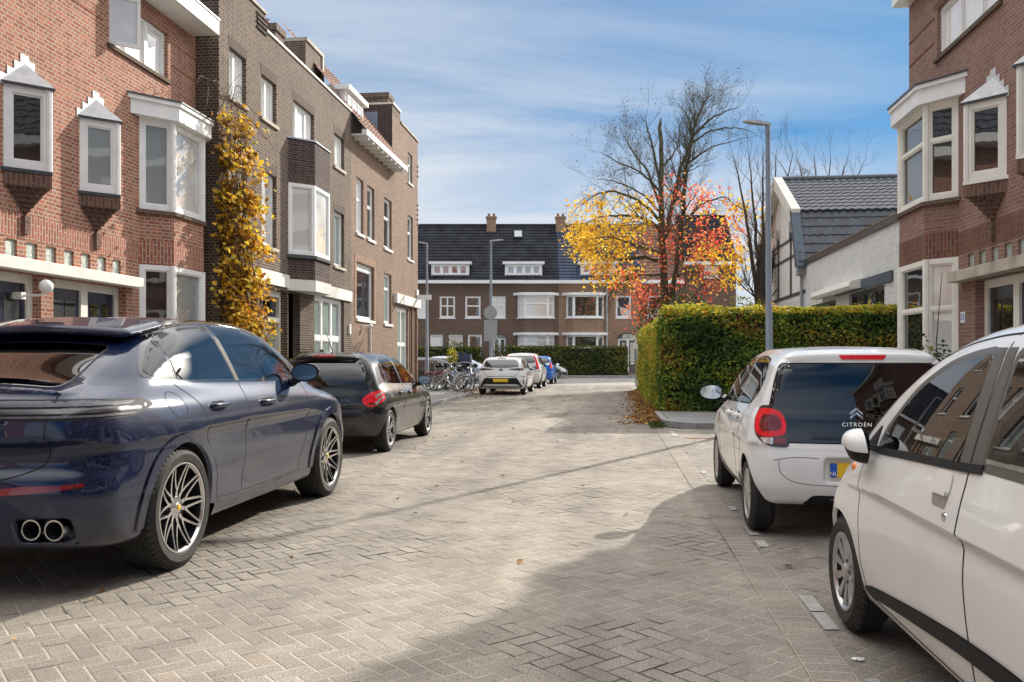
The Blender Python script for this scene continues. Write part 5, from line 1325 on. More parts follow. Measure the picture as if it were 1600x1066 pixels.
# ---------------------------------------------------------------- row across the end of the street
ZR = 64.0
RW = Fr(rot(0, ZR)+(0,), (cT, sT, 0), (sT, -cT, 0)); U = lambda x: (x-800)/F*ZR
EZ, S0 = 7.15, .45
def rowhouse(label, x0, x1, brick, tile, wins, dorm, door=None, eave=EZ, ridge=12.0, chim=None, sky=None, red=()):
    h = thing('row_house', label, 'house', group='row houses across the end of the street')
    u0, u1 = U(x0), U(x1)
    ops = [(U(a), U(b), zat(d, ZR), zat(c, ZR)) for (a, b, c, d, *_) in wins if _[0] != 'bay']
    if door: ops.append((U(door[0]), U(door[1]), .3, zat(door[2], ZR)-.3))
    wall('wall', RW, u0, u1, 0, eave, ops, brick, h, thick=8, reveal=.15)
    for (a, b, c, d, kind, pane) in wins:
        z0, z1 = zat(d, ZR), zat(c, ZR)
        if kind == 'bay':
            A, D = U(a), U(b); B, Cc = A+.5, D-.5; dd = .5
            for (p, q, ml) in (((A, 0), (B, dd), ()), ((B, dd), (Cc, dd), (.0,)), ((Cc, dd), (D, 0), ())):
                f2, L = RW.sub(p, q); window(f2, 0, L, z0, z1, h, pane, fw=.10, trans=(.62,) if pane != 'g_dark' else (), sill=False, rec=0, dep=.08)
            mb = MB(); fprism(mb, RW, [(A, 0), (B, dd), (Cc, dd), (D, 0)], z0-(1.2 if z0 > 3 else 1.5), z0-.06); mb.build('bay_brickwork', brick, h, uv=True)
            mb = MB(); fprism(mb, RW, [(A-.1, 0), (B-.03, dd+.06), (Cc+.03, dd+.06), (D+.1, 0)], z0-.06, z0); mb.build('bay_sill', 'white', h)
            mb = MB(); fprism(mb, RW, [(A-.35, 0), (B-.15, dd+.2), (Cc+.15, dd+.2), (D+.35, 0)], z1, z1+.20); mb.build('bay_roof', 'white', h)
        else:
            window(RW, U(a), U(b), z0, z1, h, pane, mull=(.5,) if kind == 'cross' else (), trans=(.55,) if kind in ('cross', 't') else (), fw=.11, rec=.05, sill=True, sillm='white')
    # eave, roof
    mb = MB(); fbox(mb, RW, u0, u1, eave-.12, eave+.12, -.1, .45); mb.build('eave_gutter', 'white', h)
    sl = Vector((-RW.N.x*1.0, -RW.N.y*1.0, 0))*.66+Vector((0, 0, .75)); run = (ridge-eave)/.75
    pantiles('roof', RW.P(u0, eave+.08, .4), RW.T, sl.normalized(), u1-u0, run*(1.0), tile, h, pw=.30, rh=.33, amp=.03, step=.05)
    ln = sl.normalized()
    mb = MB(); rp = lambda u: RW.P(u, eave+.08, .4)+ln*run
    for u in (u0, u1): mb.add([RW.P(u, eave, .0), rp(u), RW.P(u, eave, -8)], [(0, 1, 2)])
    mb.quad(rp(u0), rp(u1), RW.P(u1, eave, -8), RW.P(u0, eave, -8)); mb.build('gable', brick, h, uv=True)
    mb = MB(); mb.tube([rp(u0), rp(u1)], .12, 8); mb.build('ridge_tiles', tile, h, smooth=60)
    for (a, b, c, d, pn) in dorm:
        z0, z1 = zat(d, ZR), zat(c, ZR); s = .06
        mb = MB(); fbox(mb, RW, U(a), U(b), z0, z1, -1.9, s); fbox(mb, RW, U(a)-.18, U(b)+.18, z1, z1+.18, -2.0, s+.22); dmo = mb.build('dormer', 'white', h)
        window(Fr(RW.P(0, 0, s), RW.T, RW.N), U(a)+.12, U(b)-.12, z0+.06, z1-.04, dmo, pn, mull=(.25, .5, .75), fw=.10, bar=.20, sill=False, rec=-.05, dep=.05)
    for (px, top) in (chim or ()):
        c = RW.P(U(px), 0, -3.6); hgt = zat(top, ZR+3.6)
        mb = MB(); f3 = Fr(c, RW.T, RW.N); fbox(mb, f3, -.38, .38, eave+2.6, hgt-.25, -.3, .3); fbox(mb, f3, -.44, .44, hgt-.25, hgt-.1, -.36, .36); ch = mb.build('chimney', 'brick_far_tan', h, uv=True)
        mb = MB()
        for t in (-.2, .2): mb.tube([f3.P(t, hgt-.1, 0), f3.P(t, hgt+.15, 0)], .10, 8)
        mb.build('chimney_pots', 'tile_red', ch)
    if sky:
        mb = MB(); a, b, c, d = sky
        o = RW.P(0, eave+.08, .4); n = RW.T.cross(ln); n = n if n.z > 0 else -n
        s1 = (zat(d, ZR+2.9)-eave)/.75; s2 = s1+.85; pts = [o+RW.T*U(a)+ln*s1, o+RW.T*U(b)+ln*s1, o+RW.T*U(b)+ln*s2, o+RW.T*U(a)+ln*s2]
        mb.hexa([p+n*.05 for p in pts]+[p+n*.16 for p in pts], 0); so = mb.build('skylight', 'greyframe', h)
        mb = MB(); mb.quad(*[p+(sum(pts, Vector())/4-p)*.18+n*.165 for p in pts]); mb.build('pane', 'glass_sky', so, uv=True)
    if door:
        uc0, uc1 = U(door[0]), U(door[1]); zt = zat(door[2], ZR)
        mb = MB(); vs = []; ts = np.linspace(0, math.pi, 17); um, r = (uc0+uc1)/2, (uc1-uc0)/2
        pts = [(um-r*1.15*math.cos(t), zt-.3-.0+r*.62*math.sin(t)) for t in ts]; pin = [(um-r*.98*math.cos(t), zt-.3+r*.48*math.sin(t)) for t in ts]
        for i in range(16):
            mb.hexa([RW.P(*pin[i], -.02), RW.P(*pin[i+1], -.02), RW.P(*pts[i+1], -.02), RW.P(*pts[i], -.02), RW.P(*pin[i], .012), RW.P(*pin[i+1], .012), RW.P(*pts[i+1], .012), RW.P(*pts[i], .012)])
        mb.build('door_arch', 'brick_dark_up', h, uv=True)
        mb = MB(); vs = [RW.P(p, q, .004) for p, q in pin]; mb.add(vs, [tuple(range(len(vs)))]); mb.build('fanlight', 'g_dark', h, uv=True)
        doorpair(RW, uc0, uc1, zt-.3, h, 'doorblack', 'white', rec=.05, glassy=True)
    return h
M['glass_sky'] = glassmat('skylight_glass', (.25, .32, .38))  # blue-grey base paints in the reflected sky
rowhouse('dark brick row house with red curtained dormer, leftmost of the far row', 600, 767, 'brick_far_dark', 'tile_black',
         [(647, 668, 462, 497, 'cross', 'g_white'), (687, 711, 463, 497, 'cross', 'g_dark'), (727, 751, 463, 497, 't', 'g_dark'), (672, 692, 523, 560, 'plain', 'g_white'), (701, 723, 523, 560, 'plain', 'g_curtain'), (731, 753, 523, 560, 'plain', 'g_dark')],
         [(674, 733, 413, 431, 'g_red')], chim=[(766, 337)])
rowhouse('dark brick row house with a skylight in the middle of the far row', 767.01, 873, 'brick_far_dark', 'tile_black',
         [(769, 790, 463, 497, 'cross', 'g_curtain'), (809, 866, 462, 497, 'bay', 'g_curtain'), (809, 866, 524, 545, 'bay', 'g_curtain')],
         [(789, 847, 413, 431, 'g_blind')], sky=(803, 817, 362, 375), door=(771, 790, 522))
rowhouse('tan brick row house with glazed blue roof and arched doorway', 873.01, 1003, 'brick_far_tan', 'tile_blue',
         [(885, 943, 462, 497, 'bay', 'g_dark'), (962, 986, 462, 497, 'plain', 'g_dark'), (885, 943, 524, 545, 'bay', 'g_dark')],
         [(907, 962, 413, 430, 'g_blind')], chim=[(880, 337)], door=(966, 996, 523))
rowhouse('dark brick row house with orange tiled roof half hidden by the autumn tree', 1003.01, 1068, 'brick_far_dark', 'tile_red', [(1012, 1040, 462, 497, 'plain', 'g_dark')], [], door=None)
h5 = rowhouse('tall dark brick row house at the right end behind the autumn tree', 1068.01, 1150, 'brick_far_dark', 'tile_black', [(1100, 1122, 416, 434, 'cross', 'g_white')], [], eave=zat(412, ZR), ridge=12.6, chim=[(1128, 333)])
mb = MB(); mb.tube([RW.P(U(948), 0, .06), RW.P(U(948), 7.0, .06)], .06, 8); dp = mb.build('drainpipe', 'zinc', h5, smooth=60)

# ---------------------------------------------------------------- white gabled house and annex
wh = thing('gabled_house', 'white rendered gabled house with dark pantiled mansard roof behind the hedge', 'house')
XG = 6.0; gp = [(27.0, 0), (27.0, 4.3), (27.9, 6.06), (30.7, 7.60), (33.5, 6.06), (34.4, 4.3), (34.4, 0)]
mb = MB(); mb.prism(gp, XG, 17, 'x'); mb.build('wall', 'render_white', wh, uv=True)
mb = MB(); mb.box(5.985, 5.999, 27.0, 34.4, 0, 3.3); mb.box(5.99, 17, 26.985, 26.999, 0, 4.3); mb.build('painted_brick_base', 'brick_white', wh, uv=True)
def slope(name, a, b, m, ov=.0, nz=1):
    d = Vector((0, b[0]-a[0], b[1]-a[1])); L = d.length
    return pantiles(name, (XG-.25, a[0], a[1]+.05), (1, 0, 0), d, 11.2, L+ov, m, wh, pw=.25, rh=.31, amp=.024, step=.035)
slope('roof', (26.95, 4.3), (27.85, 6.06), 'tile_dark'); slope('roof', (27.75, 6.02), (30.7, 7.60), 'tile_lit'); slope('roof', (33.6, 6.0), (30.7, 7.60), 'tile_dark')
mb = MB(); mb.tube([(XG-.28, 30.7, 7.66), (17, 30.7, 7.66)], .13, 10); mb.build('ridge_tiles', 'tile_dark', wh, smooth=60)
mb = MB()
for (a, b) in (((27.72, 5.98), (30.7, 7.62)), ((33.68, 5.98), (30.7, 7.62))):
    d = Vector((0, b[0]-a[0], b[1]-a[1])).normalized(); n = Vector((0, -d.z, d.y)); n = n if n.z > 0 else -n
    A_, B_ = Vector((0, *a)), Vector((0, *b)); X0, X1 = Vector((XG-.30, 0, 0)), Vector((XG-.02, 0, 0))
    mb.hexa([A_+X0-n*.22, B_+X0-n*.22, B_+X1-n*.22, A_+X1-n*.22, A_+X0+n*.16, B_+X0+n*.16, B_+X1+n*.16, A_+X1+n*.16])
mb.build('barge_board', 'band', wh)
for (a, b) in (((26.85, 4.2), (27.75, 6.1)), ((34.55, 4.2), (33.65, 6.1))):
    mb = MB()
    s_ = -1 if a[0] < 30 else 1
    mb.prism([(a[0], a[1]), (b[0], b[1]), (b[0]-s_*.18, b[1]), (a[0]-s_*.30, a[1])] if s_ < 0 else [(a[0]-.30, a[1]), (b[0]-.18, b[1]), (b[0], b[1]), (a[0], a[1])], XG-.30, XG-.02, 'x')
    mb.build('mansard_board', 'slate_blue', wh)
mb = MB()
for (a, b, w) in (((27.0, 3.45), (34.3, 3.45), .10), ((27.3, 4.75), (34.0, 4.75), .08), ((27.6, 5.35), (33.7, 5.35), .08)):
    mb.box(XG-.03, XG-.001, a[0], b[0], a[1]-w/2, a[1]+w/2)
for yy in (29.1, 31.2): mb.box(XG-.045, XG-.031, yy-.07, yy+.07, 3.45, 5.6)
for yy in (29.0, 29.2, 31.1, 31.3): mb.box(XG-.06, XG-.046, yy-.02, yy+.02, 5.3, 5.95)
mb.build('timber_lines', 'greyframe', wh)
mb = MB(); mb.tube([(XG-.08, 27.25, 4.15), (XG-.08, 27.25, 0)], .05, 8); mb.box(XG-.22, XG-.0, 27.05, 27.4, 3.95, 4.25); mb.build('drainpipe', 'gutter', wh, smooth=50)
an = thing('annex', 'low white painted brick annex with dark coping and rolled awning', 'building')
AF = Fr((6.0, 0, 0), (0, 1, 0), (-1, 0, 0))
aw = [(onX(1382, 0, 6)[0], onX(1330, 0, 6)[0]+.2, 1.0, 3.0), (onX(1322, 0, 6)[0]+1.0, 26.3, 1.0, 2.95)]
wall('wall', AF, 17.35, 26.98, 0, 4.25, aw, 'brick_white', an, thick=7, reveal=.15)
block('coping', AF, 17.35, 26.98, 4.25, 4.40, -.3, .05, 'greyframe', an); block('coping_cap', AF, 17.35, 26.98, 4.402, 4.425, -.32, .06, 'brick_far_tan', an); block('flat_roof', AF, 17.35, 26.98, 4.2, 4.248, -7, -.31, 'greyframe', an)
for w in aw: window(AF, w[0], w[1], w[2], w[3], an, 'g_dark', mull=(.33, .66), fw=.08, fm='greyframe', sill=False)
block('fascia', AF, aw[0][0]-.6, aw[0][1]+1.2, 3.02, 3.25, -.02, .05, 'slate_blue', an)
mb = MB(); a0, a1 = onX(1328, 0, 5.7)[0], onX(1268, 0, 5.7)[0]; mb.prism([(-.0, 3.30), (.30, 3.22), (.34, 3.10), (.28, 3.02), (0, 3.06)], a0, a1, 'y'); 
mb.v = [(6.0-x, y, z) for x, y, z in mb.v]; awn = mb.build('awning', 'cream', an, bevel=.01)

# the white house and its annex stand a little further back and are a little taller than first drawn
GK = 7/6
for root_ in (wh, an):
    for o_ in [c for c in bpy.data.objects if c.parent is root_] + [c for c in bpy.data.objects if c.parent is not None and c.parent.parent is root_]:
        for v_ in o_.data.vertices: v_.co = (v_.co.x*GK, v_.co.y*GK, CH+(v_.co.z-CH)*GK)
# ================================================================ GROUND
def pavermat(name, c_lo, c_hi, sand, dark, L=.196, W=.098):
    m, nt, b = newmat(name)
    uv = texco(nt, 'UV'); sp = nt.nodes.new('ShaderNodeSeparateXYZ'); nt.links.new(uv, sp.inputs[0])
    P = geo_pos(nt)
    u, v = sp.outputs[0], sp.outputs[1]
    du = math_(nt, 'MINIMUM', u, math_(nt, 'SUBTRACT', L, u)); dv = math_(nt, 'MINIMUM', v, math_(nt, 'SUBTRACT', W, v))
    e = math_(nt, 'MINIMUM', du, dv)
    wob = noise(nt, 60, 3, P)
    e = math_(nt, 'ADD', e, math_(nt, 'MULTIPLY', math_(nt, 'SUBTRACT', wob.outputs['Fac'], .5), .004))
    jr = nt.nodes.new('ShaderNodeMapRange'); jr.inputs[1].default_value = .0028; jr.inputs[2].default_value = .0055; jr.interpolation_type = 'SMOOTHSTEP'; nt.links.new(e, jr.inputs[0])
    at_ = nt.nodes.new('ShaderNodeAttribute'); at_.attribute_name = 'rnd'
    rc = ramp(nt, at_.outputs['Fac'], [(0, tuple(v*1.08 for v in c_lo)), (.5, tuple((a+b_)/2 for a, b_ in zip(c_lo, c_hi))), (.93, c_hi), (1, (c_hi[0]*.92, c_hi[1]*.86, c_hi[2]*.80))])
    grain = noise(nt, 150, 2, P, .8); g2 = noise(nt, 70, 3, P, .75)
    gr = ramp(nt, grain.outputs['Fac'], [(.34, (.15, .145, .14)), (.45, (.75, .75, .75)), (.55, (1.0, 1.0, 1.0)), (.66, (1.5, 1.48, 1.44))])
    col = mixc(nt, .85, rc.outputs[0], gr.outputs[0], 'MULTIPLY')
    g3 = ramp(nt, g2.outputs['Fac'], [(.3, (.72, .72, .72)), (.7, (1.18, 1.18, 1.16))]); col = mixc(nt, .7, col, g3.outputs[0], 'MULTIPLY')
    big = noise(nt, .45, 6, P); med = noise(nt, 2.3, 5, P)
    jd = ramp(nt, big.outputs['Fac'], [(.48, (0, 0, 0)), (.56, (1, 1, 1))])
    jcol = mixc(nt, jd.outputs[0], sand, dark)
    col = mixc(nt, jr.outputs[0], jcol, col)
    st = ramp(nt, med.outputs['Fac'], [(.3, (.80, .79, .77)), (.6, (1.05, 1.04, 1.02))]); col = mixc(nt, .9, col, st.outputs[0], 'MULTIPLY')
    # stretched wheel-track stains along the street
    mp = nt.nodes.new('ShaderNodeMapping'); mp.inputs['Scale'].default_value = (1.6, .10, 1); nt.links.new(P, mp.inputs['Vector'])
    tr = noise(nt, 1.0, 5, mp.outputs[0]); tq = ramp(nt, tr.outputs['Fac'], [(.35, (.80, .79, .78)), (.65, (1.10, 1.09, 1.06))]); col = mixc(nt, 1.0, col, tq.outputs[0], 'MULTIPLY')
    nt.links.new(col, b.inputs['Base Color']); b.inputs['Roughness'].default_value = .9; b.inputs['Specular IOR Level'].default_value = .3
    hj = nt.nodes.new('ShaderNodeMapRange'); hj.inputs[1].default_value = .001; hj.inputs[2].default_value = .011; hj.interpolation_type = 'SMOOTHSTEP'; nt.links.new(e, hj.inputs[0])
    h = math_(nt, 'ADD', math_(nt, 'MULTIPLY', hj.outputs[0], 1.0), math_(nt, 'MULTIPLY', grain.outputs['Fac'], .55))
    bump(nt, b, h, .55, .006); return m
M['paver'] = pavermat('street_paver', (.265, .243, .216), (.345, .318, .284), (.45, .41, .36), (.05, .044, .038))
M['paver_dark'] = pavermat('bay_paver', (.25, .23, .213), (.325, .30, .277), (.38, .35, .315), (.05, .044, .038))
def herring(name, x0, x1, y0, y1, m, z=0.0, L=.196, W=.098, tilt=.0010, ang=-45, skip=None):
    c, s_ = math.cos(math.radians(ang)), math.sin(math.radians(ang)); cx, cy = (x0+x1)/2, (y0+y1)/2
    R = math.hypot(x1-x0, y1-y0)/2/W+4; n = int(R*1.5)
    k, mm = np.meshgrid(np.arange(-n, n), np.arange(-n//2, n//2)); k = k.ravel(); mm = mm.ravel()
    A = []
    for kind in (0, 1):
        if kind == 0: X = k+4*mm; Y = k; w, h = 2, 1
        else: X = k+4*mm; Y = k+1; w, h = 1, 2
        A.append(np.stack([X, Y, np.full(len(X), w), np.full(len(X), h)], 1))
    A = np.concatenate(A).astype(float); ctr = (A[:, :2]+A[:, 2:]/2)*W
    wx = ctr[:, 0]*c-ctr[:, 1]*s_+cx; wy = ctr[:, 0]*s_+ctr[:, 1]*c+cy
    kp = (wx > x0) & (wx < x1) & (wy > y0) & (wy < y1)
    if skip is not None: kp &= ~skip(wx, wy)
    A = A[kp]; N_ = len(A)
    co = np.array([[0, 0], [1, 0], [1, 1], [0, 1]]); q = (A[:, None, :2]+co[None]*A[:, None, 2:])*W
    px = q[..., 0]*c-q[..., 1]*s_+cx; py = q[..., 0]*s_+q[..., 1]*c+cy
    pz = z+NR.normal(0, tilt*.5, (N_, 1))+NR.normal(0, tilt, (N_, 4))
    V = np.stack([px, py, pz], -1).reshape(-1, 3); Fc = np.arange(N_*4).reshape(-1, 4)
    o = mk(name, V, Fc, None, m); me = o.data
    uvl = me.uv_layers.new(name='UVMap'); vert = A[:, 2] < 1.5
    uv = np.where(vert[:, None, None], np.stack([np.broadcast_to(co[:, 1]*L, (N_, 4)), np.broadcast_to(co[:, 0]*W, (N_, 4))], -1), np.stack([np.broadcast_to(co[:, 0]*L, (N_, 4)), np.broadcast_to(co[:, 1]*W, (N_, 4))], -1))
    uvl.data.foreach_set('uv', uv.astype(np.float32).ravel())
    a = me.attributes.new('rnd', 'FLOAT', 'FACE'); a.data.foreach_set('value', NR.random(N_).astype(np.float32))
    return o
M['soil'] = mat('ground_soil', (.16, .135, .10), .95, var=.3, scale=.8, bmp=.3)
M['asphalt'] = mat('grey_road', (.23, .215, .195), .9, var=.25, scale=1.2, bmp=.3, bscale=150)
M['slabs'] = brickmat('pavement_slab', (.27, .27, .265), (.23, .23, .225), (.12, .12, .11), w=.30, h=.30, msize=.006, dirt=.3)
M['kerb'] = mat('kerb_stone', (.25, .25, .245), .85, var=.2, scale=4, bmp=.3)
M['linepaint'] = mat('worn_white_line', (.36, .34, .318), .9, var=.18, scale=7)
mb = MB(); mb.quad((-400, -60, -.03), (400, -60, -.03), (400, 700, -.03), (-400, 700, -.03)); struct(mb.build('ground', 'soil', uv=True))
street = struct(herring('street', -5.15, .95, -2.5, 42.0, 'paver'))
bayp = struct(herring('parking_strip', .95, 3.1, -2.5, 16.55, 'paver_dark', z=-.002))
mb = MB(); mb.quad((-60, 42.0, -.006), (60, 42.0, -.006), (60, 62, -.006), (-60, 62, -.006)); mb.quad((-5, 16.4, -.02), (9, 16.4, -.02), (9, 42, -.02), (-5, 42, -.02)); struct(mb.build('cross_road', 'asphalt', uv=True))
# pavements with kerbs
def slab(name, poly, z0=-.02, z1=.11, kerb=True):
    mb = MB(); mb.prism(poly, z0, z1); o = mb.build(name, 'slabs', uv=True); return struct(o)
slab('pavement', [(-8.5, -13), (-5.16, -13), (-5.16, 30.5), (-6.2, 31.5), (-6.2, 41.5), (-8.5, 41.5)]); slab('pavement', [(3.16, -13), (5.8, -13), (5.8, 16.5), (3.16, 16.5)])
cor = [(1.16, 17.5), (1.24, 17.15), (1.42, 16.85), (1.72, 16.65), (2.1, 16.58)]
slab('pavement', cor+[(9, 16.58), (9, 20.1), (1.16, 20.1)])
def kerbline(pts, w=.13, h=.118):
    mb = MB(); P = [Vector((p[0], p[1], 0)) for p in pts]
    L_ = [];
    for i, p in enumerate(P):
        t = (P[min(i+1, len(P)-1)]-P[max(i-1, 0)]).normalized(); n = Vector((-t.y, t.x, 0)); L_.append((p-n*w/2, p+n*w/2))
    for i in range(len(P)-1):
        a, b = L_[i], L_[i+1]; g = (P[i+1]-P[i]).normalized()*.004; q = [a[0]+g, a[1]+g, b[1]-g, b[0]-g]
        mb.hexa([v+Vector((0, 0, -.02)) for v in q]+[v+Vector((0, 0, h)) for v in q])
    return struct(mb.build('kerb', 'kerb', bevel=.012))
kerbline([(-5.08, y) for y in np.arange(-13, 30.6, 1.0)]); kerbline([(3.08, y) for y in np.arange(-13, 16.45, 1.0)])
kerbline([(1.08, y) for y in np.arange(20, 17.4, -.8)]+[(1.09, 17.45), (1.17, 17.1), (1.36, 16.79), (1.68, 16.57), (2.1, 16.51)]+[(x, 16.51) for x in np.arange(3.1, 9, 1.0)])
kerbline([(-5.08, 30.6), (-5.4, 31.2), (-6.1, 31.6), (-6.13, 33), (-6.13, 37), (-6.13, 41.4)])
R0 = lambda a, b: rot(a, b)
mb = MB(); mb.prism([R0(-14, 58.6), R0(20, 58.6), R0(20, 63.9), R0(-14, 63.9)], -.02, .12); struct(mb.build('pavement', 'slabs', uv=True))
mb = MB(); mb.prism([R0(-14, 58.4), R0(20, 58.4), R0(20, 58.58), R0(-14, 58.58)], -.02, .13); struct(mb.build('kerb', 'kerb'))
# worn parking line
mb = MB()
for (a, b, w) in ((3.3, 3.72, .06), (4.36, 4.66, .075), (4.67, 4.98, .08), (6.22, 6.44, .07), (6.62, 6.95, .08), (7.7, 7.9, .06), (10.1, 10.3, .06), (14.9, 15.9, .10)):
    mb.quad((1.06, a, .005), (1.06+w, a+.01, .005), (1.06+w, b, .005), (1.06, b-.01, .005))
struct(mb.build('parking_line', 'linepaint', uv=True))
def course(name, x0, L, W, ya, yb, m, z):
    n = int((yb-ya)/W); Y = ya+np.arange(n)*W; V = np.zeros((n, 4, 3)); V[:, :, 0] = [x0, x0+L, x0+L, x0]; V[:, 0, 1] = V[:, 1, 1] = Y; V[:, 2, 1] = V[:, 3, 1] = Y+W; V[:, :, 2] = z+NR.normal(0, .0008, (n, 4))
    o = mk(name, V.reshape(-1, 3), np.arange(n*4).reshape(-1, 4), None, m); uvl = o.data.uv_layers.new(name='UVMap')
    uvl.data.foreach_set('uv', np.tile([[0, 0], [L, 0], [L, W], [0, W]], (n, 1)).astype(np.float32).ravel()); a_ = o.data.attributes.new('rnd', 'FLOAT', 'FACE'); a_.data.foreach_set('value', NR.random(n).astype(np.float32)); return struct(o)
course('edging_course', .84, .196, .098, -2.5, 42, 'paver', .006)

mb = MB(); mb.box(1.25, 1.75, 14.55, 14.72, -.01, .006); dr = mb.build('drain_grate', 'tile_red'); tag(dr, 'small rusty drain grate in the paving near the kerb corner', 'drain')

# ================================================================ FOLIAGE
def leafmat(name, stops, trans=.45, rough=.5):
    m = bpy.data.materials.new(name); m.use_nodes = True; nt = m.node_tree; nt.nodes.clear(); o = nt.nodes.new('ShaderNodeOutputMaterial')
    a = nt.nodes.new('ShaderNodeAttribute'); a.attribute_name = 'rnd'; r = ramp(nt, a.outputs['Fac'], stops)
    n = noise(nt, 2.2, 3, geo_pos(nt)); v = ramp(nt, n.outputs['Fac'], [(.3, (.72, .72, .72)), (.7, (1.2, 1.2, 1.2))]); c = mixc(nt, 1.0, r.outputs[0], v.outputs[0], 'MULTIPLY')
    d = nt.nodes.new('ShaderNodeBsdfPrincipled'); d.inputs['Roughness'].default_value = rough; d.inputs['Specular IOR Level'].default_value = .35; nt.links.new(c, d.inputs['Base Color'])
    t = nt.nodes.new('ShaderNodeBsdfTranslucent'); nt.links.new(mixc(nt, 1.0, c, (1.35, 1.25, .8), 'MULTIPLY'), t.inputs[0])
    x = nt.nodes.new('ShaderNodeMixShader'); x.inputs[0].default_value = trans; nt.links.new(d.outputs[0], x.inputs[1]); nt.links.new(t.outputs[0], x.inputs[2]); nt.links.new(x.outputs[0], o.inputs[0]); return m
M['hedge_leaf'] = leafmat('beech_leaf', [(0, (.045, .095, .022)), (.40, (.10, .19, .035)), (.66, (.22, .31, .045)), (.82, (.44, .42, .06)), (.92, (.46, .25, .06)), (1, (.24, .11, .045))])
M['hedge_top'] = leafmat('hedge_top_leaf', [(0, (.12, .20, .03)), (.45, (.34, .36, .05)), (.8, (.55, .47, .06)), (1, (.55, .26, .05))])
M['far_leaf'] = leafmat('far_hedge_leaf', [(0, (.05, .075, .02)), (.6, (.10, .14, .03)), (.88, (.22, .21, .04)), (1, (.32, .2, .04))])
M['yellow_leaf'] = leafmat('yellow_leaf', [(0, (.42, .20, .04)), (.3, (.66, .38, .04)), (.6, (.80, .55, .05)), (1, (.84, .70, .14))], .5)
M['red_leaf'] = leafmat('red_leaf', [(0, (.55, .05, .05)), (.45, (.80, .14, .11)), (.8, (.88, .34, .22)), (1, (.85, .55, .30))], .5)
M['ivy_leaf'] = leafmat('creeper_leaf', [(0, (.14, .08, .04)), (.25, (.40, .20, .05)), (.45, (.70, .42, .05)), (.85, (.88, .66, .08)), (1, (.34, .34, .07))], .4)
M['bush_leaf'] = leafmat('bush_leaf', [(0, (.025, .05, .018)), (.6, (.05, .09, .025)), (.9, (.12, .16, .04)), (1, (.4, .32, .05))])
M['dead_leaf'] = leafmat('fallen_leaf', [(0, (.16, .075, .03)), (.5, (.30, .15, .06)), (.85, (.42, .24, .09)), (1, (.55, .38, .12))], .2, .8)
M['bark'] = mat('tree_bark', (.085, .070, .052), .95, var=.4, scale=9, bmp=.5, bscale=40)
M['bark_moss'] = mat('mossy_bark', (.085, .078, .045), .95, var=.45, scale=5, bmp=.5, bscale=40)
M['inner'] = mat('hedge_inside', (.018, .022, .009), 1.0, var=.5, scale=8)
def leafmesh(name, P, Nrm, size, m, parent=None, jitter=.6, rnd=None, aspect=.72, droop=0.0):
    """six-sided, slightly folded leaves at P, facing roughly along Nrm"""
    n = len(P); P = np.asarray(P, float)
    nn = np.asarray(Nrm, float)+NR.normal(0, jitter, (n, 3)); nn /= np.maximum(np.linalg.norm(nn, axis=1, keepdims=True), 1e-6)
    t = NR.normal(0, 1, (n, 3)); t[:, 2] -= droop; t -= nn*(t*nn).sum(1, keepdims=True); t /= np.maximum(np.linalg.norm(t, axis=1, keepdims=True), 1e-6)
    b = np.cross(nn, t); s = (size*NR.uniform(.65, 1.3, n))[:, None]
    k = .18*s*nn
    V = np.stack([P-t*s*.5, P-t*s*.1+b*s*aspect*.5+k, P+t*s*.28+b*s*aspect*.36+k, P+t*s*.55, P+t*s*.28-b*s*aspect*.36+k, P-t*s*.1-b*s*aspect*.5+k], 1).reshape(-1, 3)
    i = np.arange(n)*6; Fc = np.concatenate([np.stack([i, i+1, i+2, i+3], 1), np.stack([i, i+3, i+4, i+5], 1)])
    o = mk(name, V, Fc, None, m, parent); r = NR.random(n) if rnd is None else np.asarray(rnd); a = o.data.attributes.new('rnd', 'FLOAT', 'FACE')
    a.data.foreach_set('value', np.concatenate([r, r]).astype(np.float32)); return o
def fbm(p, sc, seed=0):
    """cheap smooth noise by summed sines, 0..1"""
    r = np.random.default_rng(seed); v = np.zeros(len(p))
    for k in range(7):
        d = r.normal(0, 1, 3); v += np.sin((p@d)*sc*(1+.5*k)+r.uniform(0, 6.28))/(1+.35*k)
    return np.clip(.5+v/5.5, 0, 1)
